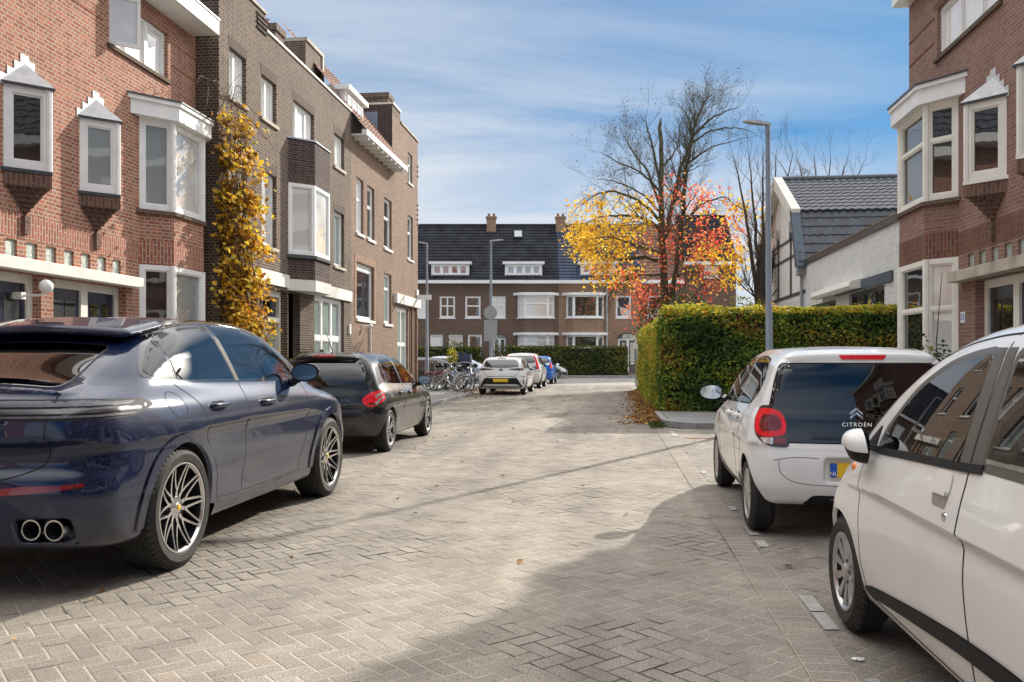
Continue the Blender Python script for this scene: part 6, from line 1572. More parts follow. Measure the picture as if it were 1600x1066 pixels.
def hedge(name, label, x0, x1, y0, y1, z1, dens, faces, size=.058, parent=None, mats=('hedge_leaf', 'hedge_top'), frame=None, rough=.07, z0=.05, seed=1):
    P = []; Nn = []; T = []
    for f, dn in faces.items():
        if f == 'F': A, n, org, a, b = (x1-x0)*(z1-z0), (0, -1, 0), (x0, y0, z0), (x1-x0, 0, 0), (0, 0, z1-z0)
        if f == 'K': A, n, org, a, b = (x1-x0)*(z1-z0), (0, 1, 0), (x0, y1, z0), (x1-x0, 0, 0), (0, 0, z1-z0)
        if f == 'L': A, n, org, a, b = (y1-y0)*(z1-z0), (-1, 0, 0), (x0, y0, z0), (0, y1-y0, 0), (0, 0, z1-z0)
        if f == 'R': A, n, org, a, b = (y1-y0)*(z1-z0), (1, 0, 0), (x1, y0, z0), (0, y1-y0, 0), (0, 0, z1-z0)
        if f == 'T': A, n, org, a, b = (y1-y0)*(x1-x0), (0, 0, 1), (x0, y0, z1), (x1-x0, 0, 0), (0, y1-y0, 0)
        N_ = int(A*dens*dn); u, v = NR.random(N_), NR.random(N_); n = np.array(n, float)
        p = np.array(org)+u[:, None]*np.array(a)+v[:, None]*np.array(b)
        q = fbm(p, 2.2, seed); dep = -np.abs(NR.normal(0, .06, N_))+(q-.5)*rough*2+.02
        dep += np.where(NR.random(N_) < .03, NR.uniform(.03, .13, N_), 0)
        hole = fbm(p, 5.5, seed+5); kp = (hole > .27) | (NR.random(N_) < .35)
        p = p+n*dep[:, None]; P.append(p[kp]); Nn.append(np.tile(n, (kp.sum(), 1))+np.array([0, 0, .35])); T.append(np.full(kp.sum(), f == 'T'))
    P = np.concatenate(P); Nn = np.concatenate(Nn); T = np.concatenate(T)
    # lighter growth along the top
    top = T | (P[:, 2] > z1-.10-.12*fbm(P, 3, 9))
    rr = np.clip(NR.random(len(P))*.75+(fbm(P, 1.6, seed+2)-.42)*.9, 0, 1)
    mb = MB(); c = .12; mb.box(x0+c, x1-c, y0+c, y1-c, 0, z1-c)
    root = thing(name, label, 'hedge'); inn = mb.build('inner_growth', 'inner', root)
    leafmesh('foliage', P[~top], Nn[~top], size, mats[0], root, rnd=rr[~top])['kind'] = 'stuff'
    if top.any(): leafmesh('top_shoots', P[top], Nn[top], size, mats[1], root, rnd=NR.random(top.sum()))['kind'] = 'stuff'
    return root
hedge('hedge', 'tall clipped green beech hedge turning brown, behind the white hatchback at the kerb', 1.22, 7.6, 20.2, 21.3, 2.55, 620, {'F': 1.5, 'T': 1.0, 'L': 1.4}, size=.074)
hedge('hedge', 'side hedge with yellow-green shoots running along the street beyond the corner', 1.12, 2.1, 21.55, 36, 2.35, 240, {'L': 1.0, 'T': .6, 'F': 1.5}, size=.085, seed=4, mats=('hedge_top', 'hedge_top'), rough=.14)
for (lab, a, b, hh) in (('low dark hedge in front of the leftmost far row houses', 640, 752, 2.15), ('clipped green hedge in front of the tan row house', 792, 980, 2.22)):
    r = hedge('hedge', lab, (a-800)/F*61.3, (b-800)/F*61.3, 61.0, 62.2, hh, 130, {'F': 1.3, 'T': 1.0, 'R': 1, 'L': 1}, size=.14, mats=('far_leaf', 'far_leaf'), seed=a, z0=.1)
    r.rotation_euler = (0, 0, TH)
def bush(name, label, c, r, n, m, size=.08, cat='shrub', stems=5, loc0=None):
    root = thing(name, label, cat, (c[0], c[1], 0))
    th, u = NR.uniform(0, 2*math.pi, n), NR.uniform(-1, 1, n); rad = NR.random(n)**.4; d = np.stack([np.sqrt(1-u*u)*np.cos(th), np.sqrt(1-u*u)*np.sin(th), u], 1)
    lump = .72+.5*fbm(d*1.5+c[0], 2.2, int(abs(c[1]*7))); P = d*rad[:, None]*np.array(r)*lump[:, None]+np.array([0, 0, c[2]]); P[:, 2] = np.maximum(P[:, 2], .03)
    leafmesh('foliage', P, d+np.array([0, 0, .3]), size, m, root)['kind'] = 'stuff'
    mb = MB()
    for i in range(stems):
        a = 2*math.pi*i/stems; mb.tube([(.05*math.cos(a), .05*math.sin(a), 0), (.3*r[0]*math.cos(a), .3*r[1]*math.sin(a), c[2]*.7), (.6*r[0]*math.cos(a), .6*r[1]*math.sin(a), c[2]+r[2]*.4)], [.02, .014, .006], 5)
    mb.build('stems', 'bark', root); return root
bush('shrub', 'low green shrub against the dark brick house above the black hatchback roof', (-7.0, 19.4, .95), (.55, 1.5, .65), 1500, 'bush_leaf', .10)
bush('shrub', 'small green shrub growing at the foot of the cream bay window', (5.05, 14.2, 1.1), (.45, .7, .6), 500, 'bush_leaf', .07)
mb = MB(); mb.tube([(5.3, 14.45, .1), (5.25, 14.4, 1.6), (5.32, 14.35, 2.75)], [.012, .010, .005], 5); tag(mb.build('garden_cane', 'awning_cane' if False else 'bark'), 'thin brown cane standing in front of the cream bay window', 'cane')
p = at(1052, 37); bush('shrub', 'dark green shrub at the foot of the red and yellow autumn tree', (p.x, p.y, 2.9), (1.7, 1.2, 1.6), 2600, 'bush_leaf', .11)
p = at(1168, 34); bush('shrub', 'yellowing shrub behind the hedge beside the white gable', (p.x, p.y, 2.8), (1.0, .9, 1.1), 1200, 'hedge_top', .10)
p = at(712, 61.5); bush('shrub', 'green rounded shrub in front of the far row beside the pale lamp post', (p.x, p.y, 1.5), (1.2, .7, 1.3), 900, 'far_leaf', .14)
p = at(785, 61.6); bush('shrub', 'round green shrub before the arched door of the far dark row house', (p.x, p.y, 1.3), (1.1, .7, 1.3), 900, 'far_leaf', .14)
p = at(707, 35.5); bush('shrub', 'slim yellow-green shrub rising from the heap of bicycles', (p.x, p.y, 1.15), (.28, .3, .75), 700, 'hedge_top', .07)

def grow(mb, tips, p, d, L, r, depth, spread=.55, up=.12, kids=(2, 4), tipmin=0, seed=None, bend=.22, n=5):
    p = np.array(p, float); d = np.array(d, float); d /= np.linalg.norm(d); pts = [p.copy()]; k = 4
    for i in range(k):
        d = d+NR.normal(0, bend, 3)*.5+np.array([0, 0, up]); d /= np.linalg.norm(d); p = p+d*L/k; pts.append(p.copy())
    rad = np.linspace(r, r*.45, k+1); mb.tube(pts, list(rad), n if r > .02 else 3, caps=False)
    if depth <= tipmin: tips.append((p.copy(), d.copy())); 
    if depth <= 0: return
    for j in range(RNG.randint(*kids)):
        t = RNG.uniform(.3, 1.0); i = min(k-1, int(t*k)); q = pts[i]+(pts[i+1]-pts[i])*(t*k-i)
        a = NR.normal(0, 1, 3); a -= d*np.dot(a, d); a /= np.linalg.norm(a); nd = d+a*spread*RNG.uniform(.7, 1.4)
        grow(mb, tips, q, nd, L*RNG.uniform(.5, .8), r*RNG.uniform(.42, .6), depth-1, spread, up, kids, tipmin, bend=bend, n=4)
    grow(mb, tips, pts[-1], d+NR.normal(0, .15, 3), L*.7, r*.45, depth-1, spread, up, kids, tipmin, bend=bend, n=4)
def limb(mb, tips, pix, zc, r0, r1, every=2, L=1.2, depth=2, spread=.8, up=.10, off=0.0, start=.2, rk=.38, both=True):
    """big limb through picture-plane points at distance zc, drifting in depth by off; side branches along it"""
    n = len(pix); pts = []
    for i, (x, y) in enumerate(pix):
        z_ = zc+off*(i/(n-1))**1.2; pts.append(np.array(at(x, z_, zat(y, z_))))
    q = crom(pts, 5, False); rr = np.linspace(r0, r1, len(q)); q = q+NR.normal(0, .02, q.shape); mb.tube([tuple(v) for v in q], list(rr), 8, caps=True)
    for i in range(int(len(q)*start), len(q)-1, every):
        d = q[i+1]-q[i]; d /= np.linalg.norm(d)
        for _ in range(1 if RNG.random() < .55 else 2):
            a = NR.normal(0, 1, 3); a -= d*np.dot(a, d); a /= np.linalg.norm(a)
            grow(mb, tips, q[i], d*.75+a*spread, L*RNG.uniform(.6, 1.15)*(1-.35*i/len(q)), min(rr[i]*rk, .045), depth, .6, up)
    grow(mb, tips, q[-1], q[-1]-q[-2], L*.8, r1*.8, depth, .5, up)
    return q
TZ = 38.0
tr = thing('maple_tree', 'half bare autumn tree with yellow leaves, a cut off trunk and upright bare limbs', 'tree')
mb = MB(); tips = []
limb(mb, [], [(1044, 590), (1040, 480), (1036, 400), (1033, 330), (1033, 250), (1031, 192)], TZ, .22, .075, every=99, L=.3, depth=0)
limb(mb, tips, [(1038, 380), (1048, 330), (1062, 270), (1078, 225), (1088, 190), (1098, 165), (1112, 148)], TZ, .115, .018, every=1, L=1.25, depth=3, off=1.2)
limb(mb, tips, [(1048, 470), (1060, 400), (1068, 330), (1072, 270), (1083, 215)], TZ, .13, .06, every=1, L=1.4, depth=3, off=.5)
limb(mb, tips, [(1083, 215), (1105, 190), (1132, 175), (1158, 166)], TZ+.5, .06, .012, every=2, L=1.1, depth=2, off=-1)
limb(mb, tips, [(1083, 215), (1077, 190), (1068, 172), (1060, 162)], TZ+.5, .06, .012, every=2, L=1.0, depth=2, off=1)
limb(mb, tips, [(1080, 225), (1110, 205), (1150, 200), (1178, 208)], TZ+.5, .05, .010, every=2, L=.9, depth=2, off=-1.4)
limb(mb, tips, [(1076, 255), (1110, 232), (1145, 220), (1170, 215)], TZ+.3, .045, .010, every=2, L=.9, depth=2, off=1.4)
limb(mb, tips, [(1034, 300), (1020, 235), (1013, 205), (1008, 185)], TZ, .07, .012, every=2, L=1.1, depth=2, off=-.8)
limb(mb, tips, [(1034, 330), (1015, 275), (990, 240), (976, 212)], TZ, .075, .012, every=1, L=1.2, depth=3, off=1.6)
limb(mb, tips, [(1033, 300), (1000, 270), (960, 250), (938, 238)], TZ, .06, .010, every=2, L=1.1, depth=3, off=-1.5)
limb(mb, tips, [(1034, 335), (1005, 305), (965, 285), (930, 280)], TZ, .055, .010, every=2, L=1.1, depth=3, off=-.6)
limb(mb, tips, [(1036, 260), (1055, 235), (1062, 210), (1066, 180)], TZ, .05, .010, every=2, L=.9, depth=2, off=1)
lt = []
limb(mb, lt, [(1036, 370), (1015, 345), (975, 338), (945, 338), (915, 348)], TZ, .10, .015, every=1, L=1.1, depth=2, off=-1.6, up=-.02)
limb(mb, lt, [(1036, 410), (1005, 402), (970, 405), (935, 398), (915, 384)], TZ, .09, .015, every=1, L=1.1, depth=2, off=1.2, up=-.06)
limb(mb, lt, [(1040, 400), (1000, 385), (960, 372), (925, 372)], TZ, .08, .015, every=1, L=1.2, depth=2, off=-2.4, up=-.05)
limb(mb, lt, [(1036, 350), (1000, 315), (960, 300), (930, 305), (908, 322)], TZ, .08, .014, every=1, L=.9, depth=2, off=.6, up=-.05)
limb(mb, lt, [(1042, 430), (1000, 430), (965, 445), (940, 470)], TZ, .06, .012, every=1, L=1.0, depth=2, off=-.8, up=-.12)
rt = []
limb(mb, rt, [(1062, 400), (1085, 375), (1115, 372), (1140, 385)], TZ, .07, .012, every=1, L=1.0, depth=2, off=1.0, up=-.05)
limb(mb, rt, [(1062, 370), (1080, 335), (1105, 315), (1135, 310), (1150, 330)], TZ, .07, .012, every=2, L=.9, depth=2, off=-.9, up=-.03)
limb(mb, rt, [(1060, 430), (1085, 425), (1115, 432), (1135, 450)], TZ, .06, .012, every=1, L=.9, depth=2, off=1.6, up=-.08)
mb.build('trunk', 'bark_moss', tr, smooth=60)
def cluster(tp, k, sp, keep=1.0, filt=None, thin=0.0):
    P = []; Nn = []; nz = fbm(np.array([t[0] for t in tp]), 1.5, 21)
    for (p, d), q_ in zip(tp, nz):
        if filt is not None and not filt(p): continue
        if q_ < thin: continue
        if RNG.random() > keep: continue
        m = RNG.randint(max(1, k//2), k); q = p+NR.normal(0, sp, (m, 3)); P.append(q); Nn.append(np.tile([0, 0, .8], (m, 1))+NR.normal(0, .4, (m, 3)))
    return np.concatenate(P), np.concatenate(Nn)
P, Nn = cluster(lt, 6, .22, .65, lambda p: zat(300+30*RNG.random(), TZ) > p[2] > zat(435+25*RNG.random(), TZ) and (p[0]*cT+p[1]*sT) > (888-800)/F*TZ, thin=.33); print('yellow tips', len(lt), len(P)); leafmesh('yellow_foliage', P, Nn, .135, 'yellow_leaf', tr, aspect=.9, droop=.5)['kind'] = 'stuff'
P, Nn = cluster(rt, 6, .22, .65, lambda p: p[2] > zat(440, TZ), thin=.38); leafmesh('yellow_foliage', P, Nn, .135, 'yellow_leaf', tr, aspect=.9, droop=.5)['kind'] = 'stuff'
P, Nn = cluster(tips, 2, .08, .22); leafmesh('sparse_leaves', P, Nn, .06, 'bark', tr)['kind'] = 'stuff'
# red creeper climbing the tree
vt = thing('creeper', 'red leaved creeper hanging among the yellow leaves of the autumn tree', 'climbing plant')
mb = MB(); vtips = []
for (pix, o_) in (([(1050, 520), (1056, 440), (1066, 380), (1085, 330), (1096, 310)], -1.2), ([(1048, 500), (1075, 440), (1100, 400), (1108, 360)], -1.6), ([(1046, 500), (1030, 470), (1000, 440), (960, 432)], -1.2), ([(1046, 520), (1020, 500), (1005, 480), (995, 455)], -1.6), ([(1050, 500), (1085, 460), (1105, 440), (1095, 420)], -1.0), ([(1040, 420), (1035, 370), (1040, 320), (1050, 300)], -.5), ([(1060, 400), (1090, 375), (1125, 365), (1150, 345)], -1.3)):
    limb(mb, vtips, pix, TZ-.3, .03, .01, every=1, L=.75, depth=1, off=o_, up=-.05, rk=.5)
mb.build('stems', 'bark', vt)
P, Nn = cluster(vtips, 8, .22, .8, thin=.40); print('red', len(P)); leafmesh('foliage', P, Nn, .135, 'red_leaf', vt, aspect=.6, droop=1.0)['kind'] = 'stuff'
def baretree(label, x, zc, base, top, rad, n, spreadx, leaf=0):
    t = thing('bare_tree', label, 'tree'); mb = MB(); tp = []
    for i in range(n):
        xx = x+(i-(n-1)/2)*spreadx/max(1, n-1)*.25; xe = x+(i-(n-1)/2)*spreadx/max(1, n-1)
        limb(mb, tp, [(x, base), (xx, base-(base-top)*.35), ((xx+xe)/2, base-(base-top)*.7), (xe, top+abs(xe-x)*.25)], zc, rad, .012, every=2, L=1.3, depth=2, off=RNG.uniform(-2, 2), rk=.42, start=.25)
    mb.build('trunk', 'bark', t, smooth=60)
    if leaf: P, Nn = cluster(tp, leaf, .15, .5); leafmesh('foliage', P, Nn, .10, 'yellow_leaf', t)['kind'] = 'stuff'
    return t
baretree('thin bare tree between the autumn tree and the white gable', 1192, 36, 560, 232, .13, 5, 90, 0)
baretree('bare twiggy tree crown showing above the tiled roof of the white house', 1285, 52, 470, 238, .16, 6, 130)
# climbing plant at the joint of the two left houses
iv = thing('creeper', 'tall yellow leaved creeper climbing the joint between the red and dark houses', 'climbing plant')
mb = MB(); tp = []
Ps = []; Ns = []
for i in range(18):
    y0_ = 16.5+RNG.uniform(0, 1.2); x0_ = -7.85+RNG.uniform(-.1, .25); z = .0; pts = [(x0_, y0_, 0)]; H_ = RNG.uniform(3.0, 6.9)
    if i > 11: H_ = RNG.uniform(5.9, 6.9)
    x_, y__ = x0_, y0_
    while z < H_:
        z += .35; tgt = 16.40+ .22*RNG.random(); y__ += (tgt-y__)*(.05+.012*z)+RNG.uniform(-.10, .10); x_ = min(-7.55, max(-7.97, x_+RNG.uniform(-.07, .07))); pts.append((x_, y__, z))
    mb.tube(pts, list(np.linspace(.028, .006, len(pts))), 5, caps=False)
    for q in pts[1:]:
        for _ in range(3):
            d = NR.normal(0, 1, 3); d[0] = abs(d[0])*.6; grow(mb, tp, q, d, RNG.uniform(.14, .30), .007, 1, .9, -.05, (1, 2))
for i in range(14):   # bare curling tops
    p = np.array([-8.0+RNG.uniform(-.1, .2), 16.3+RNG.uniform(-.9, .4), 6.4+RNG.uniform(-.5, .6)]); grow(mb, [], p, (RNG.uniform(0, .8), RNG.uniform(-.8, .6), .7), .9, .010, 1, .9, -.25, (1, 2), bend=.9)
mb.build('stems', mat('creeper_stem', (.16, .11, .07), .95, var=.3), iv)
P, Nn = cluster(tp, 9, .11, 1.0); q = fbm(P, 2.6, 3); k = (q > .46+.03*np.maximum(P[:, 2]-2.5, 0)) & (P[:, 2] < 6.1+.5*NR.random(len(P))); P, Nn = P[k], Nn[k]
P[:, 0] = np.maximum(P[:, 0], -7.97); Nn[:, 0] += .8; print('ivy', len(P)); leafmesh('foliage', P, Nn, .095, 'ivy_leaf', iv, aspect=.95, droop=.6)['kind'] = 'stuff'
# fallen leaves
n = 2600; t = NR.random(n); yy = 17.3+t*17; xx = 1.0-np.abs(NR.normal(0, .30, n))*(1-.3*t)+.03
xx = np.where(yy < 20.2, xx-.05, xx+.12); P = np.stack([xx, yy, .012+NR.random(n)*.05*np.exp(-((xx-1.0)/.25)**2)*2], 1)
tag(leafmesh('fallen_leaves', P, np.tile([0, 0, 1.0], (n, 1)), .085, 'dead_leaf', jitter=.35), 'drift of brown fallen leaves along the foot of the hedge', 'leaves', kind='stuff')
n = 260; yy = 3+NR.random(n)**1.2*34; xx = NR.uniform(-4.9, 2.9, n); P = np.stack([xx, yy, np.full(n, .012)], 1)
k = NR.random(n) < np.where(yy < 12, .28, .9); P = P[k]
tag(leafmesh('scattered_leaves', P, np.tile([0, 0, 1.0], (len(P), 1)), .05, 'dead_leaf', jitter=.25), 'few brown leaves scattered over the street paving', 'leaves', kind='stuff')
n = 700; P = np.stack([NR.uniform(-6.0, -3.2, n), 28+NR.random(n)*10, np.full(n, .02)], 1); P[:, 2] = np.where(P[:, 0] < -5.0, .13, .02); k = NR.random(n) < np.exp(-((P[:, 0]+4.9)/.8)**2); P = P[k]
tag(leafmesh('kerbside_leaves', P, np.tile([0, 0, 1.0], (len(P), 1)), .07, 'dead_leaf', jitter=.3), 'fallen leaves around the far left kerb near the bicycles', 'leaves', kind='stuff')
n = 900; P = np.stack([1.05-NR.random(n)*.3, 16.4+NR.random(n)*2.2, NR.random(n)*.07], 1); tag(leafmesh('kerb_grass', P, np.tile([.5, 0, .3], (n, 1)), .06, 'bush_leaf', aspect=.15, jitter=.4), 'grass and moss growing along the kerb corner', 'grass', kind='stuff')
mb = MB(); g = onG(1341, 1029, .012); mb.add([(g.x+.026*math.cos(a)*(1+.3*math.sin(3*a)), g.y+.018*math.sin(a)*(1+.3*math.cos(2*a)), .010+.004*math.sin(5*a)) for a in np.linspace(0, 6.283, 13)[:-1]]+[(g.x, g.y, .018)], [(i, (i+1) % 12, 12) for i in range(12)]); tag(mb.build('paper_scrap', 'white'), 'crumpled white paper scrap on the paving beside the cream car', 'litter')

# ================================================================ STREET FURNITURE
M['pole'] = mat('galvanised_pole', (.22, .25, .30), .5, metal=.25, var=.12, scale=4)
M['signgrey'] = mat('sign_back', (.33, .36, .38), .5, metal=.3, var=.1)
def lamp(label, x, y, h, r0=.085, r1=.045, az=180, arm=.45, double=False):
    o = thing('street_lamp', label, 'street lamp', (x, y, 0), group='street lamps')
    mb = MB(); mb.tube([(0, 0, 0), (0, 0, 1.2), (0, 0, 1.22), (0, 0, h-.2)], [r0, r0, r0*.85, r1], 16); mb.tube([(0, 0, h-.2), (0, 0, h)], [r1*1.15, r1*1.1], 12); mb.build('pole', 'pole', o, smooth=40)
    mb = MB(); mb.tube([(0, 0, 1.2), (0, 0, 1.25)], [r0*1.02, r0*1.02], 16); mb.box(-r0*1.05, -r0*.7, -.05, .05, .5, 1.0); mb.build('pole_hatch', 'gutter', o)
    for a_ in ((az,) if not double else (az, az+180)):
        a = math.radians(a_); d = Vector((math.cos(a), math.sin(a), 0)); w = Vector((-d.y, d.x, 0)); mb = MB()
        prof = [(-.06, .035, .03), (.06, .06, .045), (.25, .085, .05), (.42, .07, .035), (.50, .03, .015)]
        prev = None
        for (t, ww, hh) in prof:
            c = Vector((0, 0, h+.01+t*.12))+d*t*arm/.45; ring = [c+w*ww-Vector((0, 0, hh*.4)), c+w*ww*.7+Vector((0, 0, hh)), c-w*ww*.7+Vector((0, 0, hh)), c-w*ww-Vector((0, 0, hh*.4))]
            if prev: mb.add(prev+ring, [(0, 1, 5, 4), (1, 2, 6, 5), (2, 3, 7, 6), (3, 0, 4, 7)])
            else: mb.add(ring, [(0, 1, 2, 3)])
            prev = ring
        mb.add(prev, [(3, 2, 1, 0)]); mb.build('lamp_head', 'gutter', o, smooth=35)
    return o
lp = lamp('tall grey street lamp on the pavement corner in front of the hedge', 3.16, 17.4, 6.05, az=180+TH*57.3)
lp.rotation_euler = (0, -.006, 0)
p = at(667, 36); lamp('slim lamp post at the corner of the brown tower house', p.x, p.y, 6.25, .085, .04, az=190, arm=.35)
p = at(767, 37); l3 = lamp('lamp post with round sign back behind the white parked cars', p.x, p.y, 6.5, .085, .045, az=10, arm=.5)
sb = thing('traffic_sign', 'round and square grey sign backs mounted on the middle lamp post', 'sign', (p.x, p.y, 0))
mb = MB(); z_ = zat(489, 37); mb.lathe([(0, -.02), (.30, -.02), (.30, 0), (0, 0)], (0, -.11, z_), (0, 1, 0), (1, 0, 0), 32); mb.build('round_plate', 'signgrey', sb, smooth=40)
mb = MB(); mb.box(-.29, .29, -.125, -.105, zat(546, 37)+.35, z_-.32); mb.build('square_plate', 'signgrey', sb, bevel=.005)
mb = MB(); mb.box(-.06, .06, -.10, -.02, z_-.5, z_-.45); mb.box(-.06, .06, -.10, -.02, z_+.05, z_+.1); mb.build('bracket', 'pole', sb)
p = at(994, 41); sn = thing('street_sign', 'narrow pole with white sign edge at the far end of the side hedge', 'sign', (p.x, p.y, 0))
mb = MB(); mb.tube([(0, 0, 0), (0, 0, 2.65)], .035, 10); mb.build('pole', 'pole', sn, smooth=60); mb = MB(); mb.box(-.10, .16, -.06, -.04, 1.8, 2.5); mb.build('sign_plate', 'white', sn, bevel=.005)
p = at(662, 34.3); sn = thing('name_sign', 'small white street name plate beside the corner of the tower house', 'sign', (p.x-.25, p.y+.1, 0)); mb = MB(); mb.box(-.05, .55, -.01, .01, 3.75, 3.95); mb.build('sign_plate', 'white', sn, bevel=.003); mb = MB(); mb.box(-.3, -.05, -.01, .01, 3.82, 3.88); mb.build('bracket', 'pole', sn)

# bicycles
M['bikeframe'] = [mat('bicycle_black', (.02, .02, .022), .35, var=.1, coat=.4), mat('bicycle_silver', (.45, .46, .48), .3, metal=.6, var=.1), mat('bicycle_red', (.30, .04, .04), .35, var=.1, coat=.4), mat('bicycle_blue', (.05, .13, .28), .35, var=.1, coat=.4)]
for i, mm in enumerate(M['bikeframe']): M['bk%d' % i] = mm
def make_bike(label, loc, rz, lean, col):
    o = thing('bicycle', label, 'bicycle', loc, rz, 'bicycles parked in a heap on the far left pavement'); o.rotation_euler = (lean, 0, rz)
    def P(x, z, y=0): return (x, y, z)
    for cx in (-.54, .54):
        mb = MB(); mb.tube([P(cx+.335*math.cos(a), .345+.335*math.sin(a)) for a in np.linspace(0, 6.283, 29)], .018, 6); w = mb.build('wheel', 'rubber', o, smooth=60)
        mb = MB(); mb.tube([P(cx+.31*math.cos(a), .345+.31*math.sin(a)) for a in np.linspace(0, 6.283, 25)], .010, 4)
        for k in range(12):
            a = k*math.pi/6; mb.tube([P(cx, .345), P(cx+.31*math.cos(a), .345+.31*math.sin(a))], .0035, 3)
        mb.build('rim', 'alu', w)
        mb = MB(); mb.tube([P(cx+.37*math.cos(a), .345+.37*math.sin(a)) for a in np.linspace(.3, 2.7, 12)], .020, 4); mb.build('mudguard', col if cx < 0 else 'alu', o)
    mb = MB(); T = lambda a, b, r=.016: mb.tube([a, b], r, 6)
    bb, st, hd0, hd1 = P(-.05, .29), P(-.20, .85), P(.40, .62), P(.34, .90)
    T(bb, st); T(bb, hd0); T(P(-.15, .62), hd1); T(hd0, hd1, .02); T(hd0, P(.54, .345), .013); T(bb, P(-.54, .345), .011); T(P(-.16, .70), P(-.54, .345), .011); T(P(-.54, .345), P(-.62, .78), .008); T(P(-.22, .76), P(-.85, .76), .010)
    mb.build('frame', col, o, smooth=60)
    mb = MB(); mb.tube([P(-.10, .96), P(-.20, .985), P(-.34, .99)], [.03, .06, .085], 8); mb.build('saddle', 'black', o, smooth=60)
    mb = MB(); T = lambda a, b, r=.012: mb.tube([a, b], r, 6); T(hd1, P(.32, 1.05)); mb.tube([P(.14, 1.06, -.28), P(.26, 1.09, -.24), P(.33, 1.06, 0), P(.26, 1.09, .24), P(.14, 1.06, .28)], .011, 6); mb.build('handlebar', 'chrome', o, smooth=60)
    mb = MB(); mb.ball(P(.42, .93), .045, 8); mb.build('front_light', 'clearlens', o, smooth=80)
    return o
for (px, zc, rz, ln, col, lab) in ((688, 33.2, 1.2, .22, 'bk2', 'dark red bicycle leaning at the left end of the heap'), (698, 32.6, 2.5, .50, 'bk1', 'silver bicycle leaning over furthest in the heap'), (706, 32.9, 2.3, .38, 'bk1', 'silver bicycle leaning just right of the slumped one'),
                                   (693, 34.2, 1.9, .10, 'bk0', 'black bicycle standing behind the slumped silver one'), (716, 33.6, 1.5, -.08, 'bk3', 'blue bicycle standing below the yellow-green shrub'), (727, 33.8, 1.75, .12, 'bk0', 'black bicycle standing in the right part of the heap'), (735, 34.0, 1.4, .02, 'bk0', 'rightmost black bicycle beside the white hatchback'), (721, 35.0, 1.6, -.1, 'bk2', 'red framed bicycle at the back of the heap'), (680, 34.8, 1.9, .05, 'bk0', 'black bicycle nearest the tower house wall'), (701, 32.0, 2.9, .62, 'bk1', 'silver bicycle fallen flattest at the front of the heap'), (711, 34.6, 1.1, -.25, 'bk0', 'black bicycle leaning left behind the yellow-green shrub'), (730, 32.9, 2.0, .25, 'bk1', 'silver bicycle at the front right of the heap'), (686, 33.9, .8, .3, 'bk2', 'red bicycle turned across at the left of the heap')):
    p = at(px, zc); make_bike(lab, (p.x, p.y, .11 if px < 735 else .11), rz, ln, col)
p = at(721, 36); cm = mat('navy_cover', (.012, .017, .06), .6, var=.2); st = thing('cargo_bicycle', 'navy hooded cargo bicycle box rising behind the heaped bicycles', 'bicycle', (p.x, p.y, .1), .6)
mb = MB(); n_ = 14; prev = None
for i in range(9):
    t = i/8; w = .30+.07*math.sin(t*math.pi); d_ = .42*(1-.35*t); z_ = .75+t*.72; lx_ = .12*t
    ring = [(lx_+w*math.copysign(abs(math.cos(a))**.7, math.cos(a)), d_*math.copysign(abs(math.sin(a))**.7, math.sin(a)), z_-.05*t*math.cos(a)) for a in np.linspace(0, 6.283, n_+1)[:-1]]
    if prev: mb.add(prev+ring, [(j, (j+1) % n_, n_+(j+1) % n_, n_+j) for j in range(n_)])
    prev = ring
mb.add(prev, [tuple(range(n_))]); mb.build('hood', cm, st, smooth=60)
mb = MB(); mb.prism([(-.45, .3), (.45, .3), (.55, .78), (-.55, .78)], -.3, .3, 'y'); mb.build('box', 'bk3', st, bevel=.03)
for cx in (-.5, .75):
    mb = MB(); mb.tube([(cx+.28*math.cos(a), 0, .29+.28*math.sin(a)) for a in np.linspace(0, 6.283, 21)], .02, 6); mb.build('wheel', 'rubber', st, smooth=60)

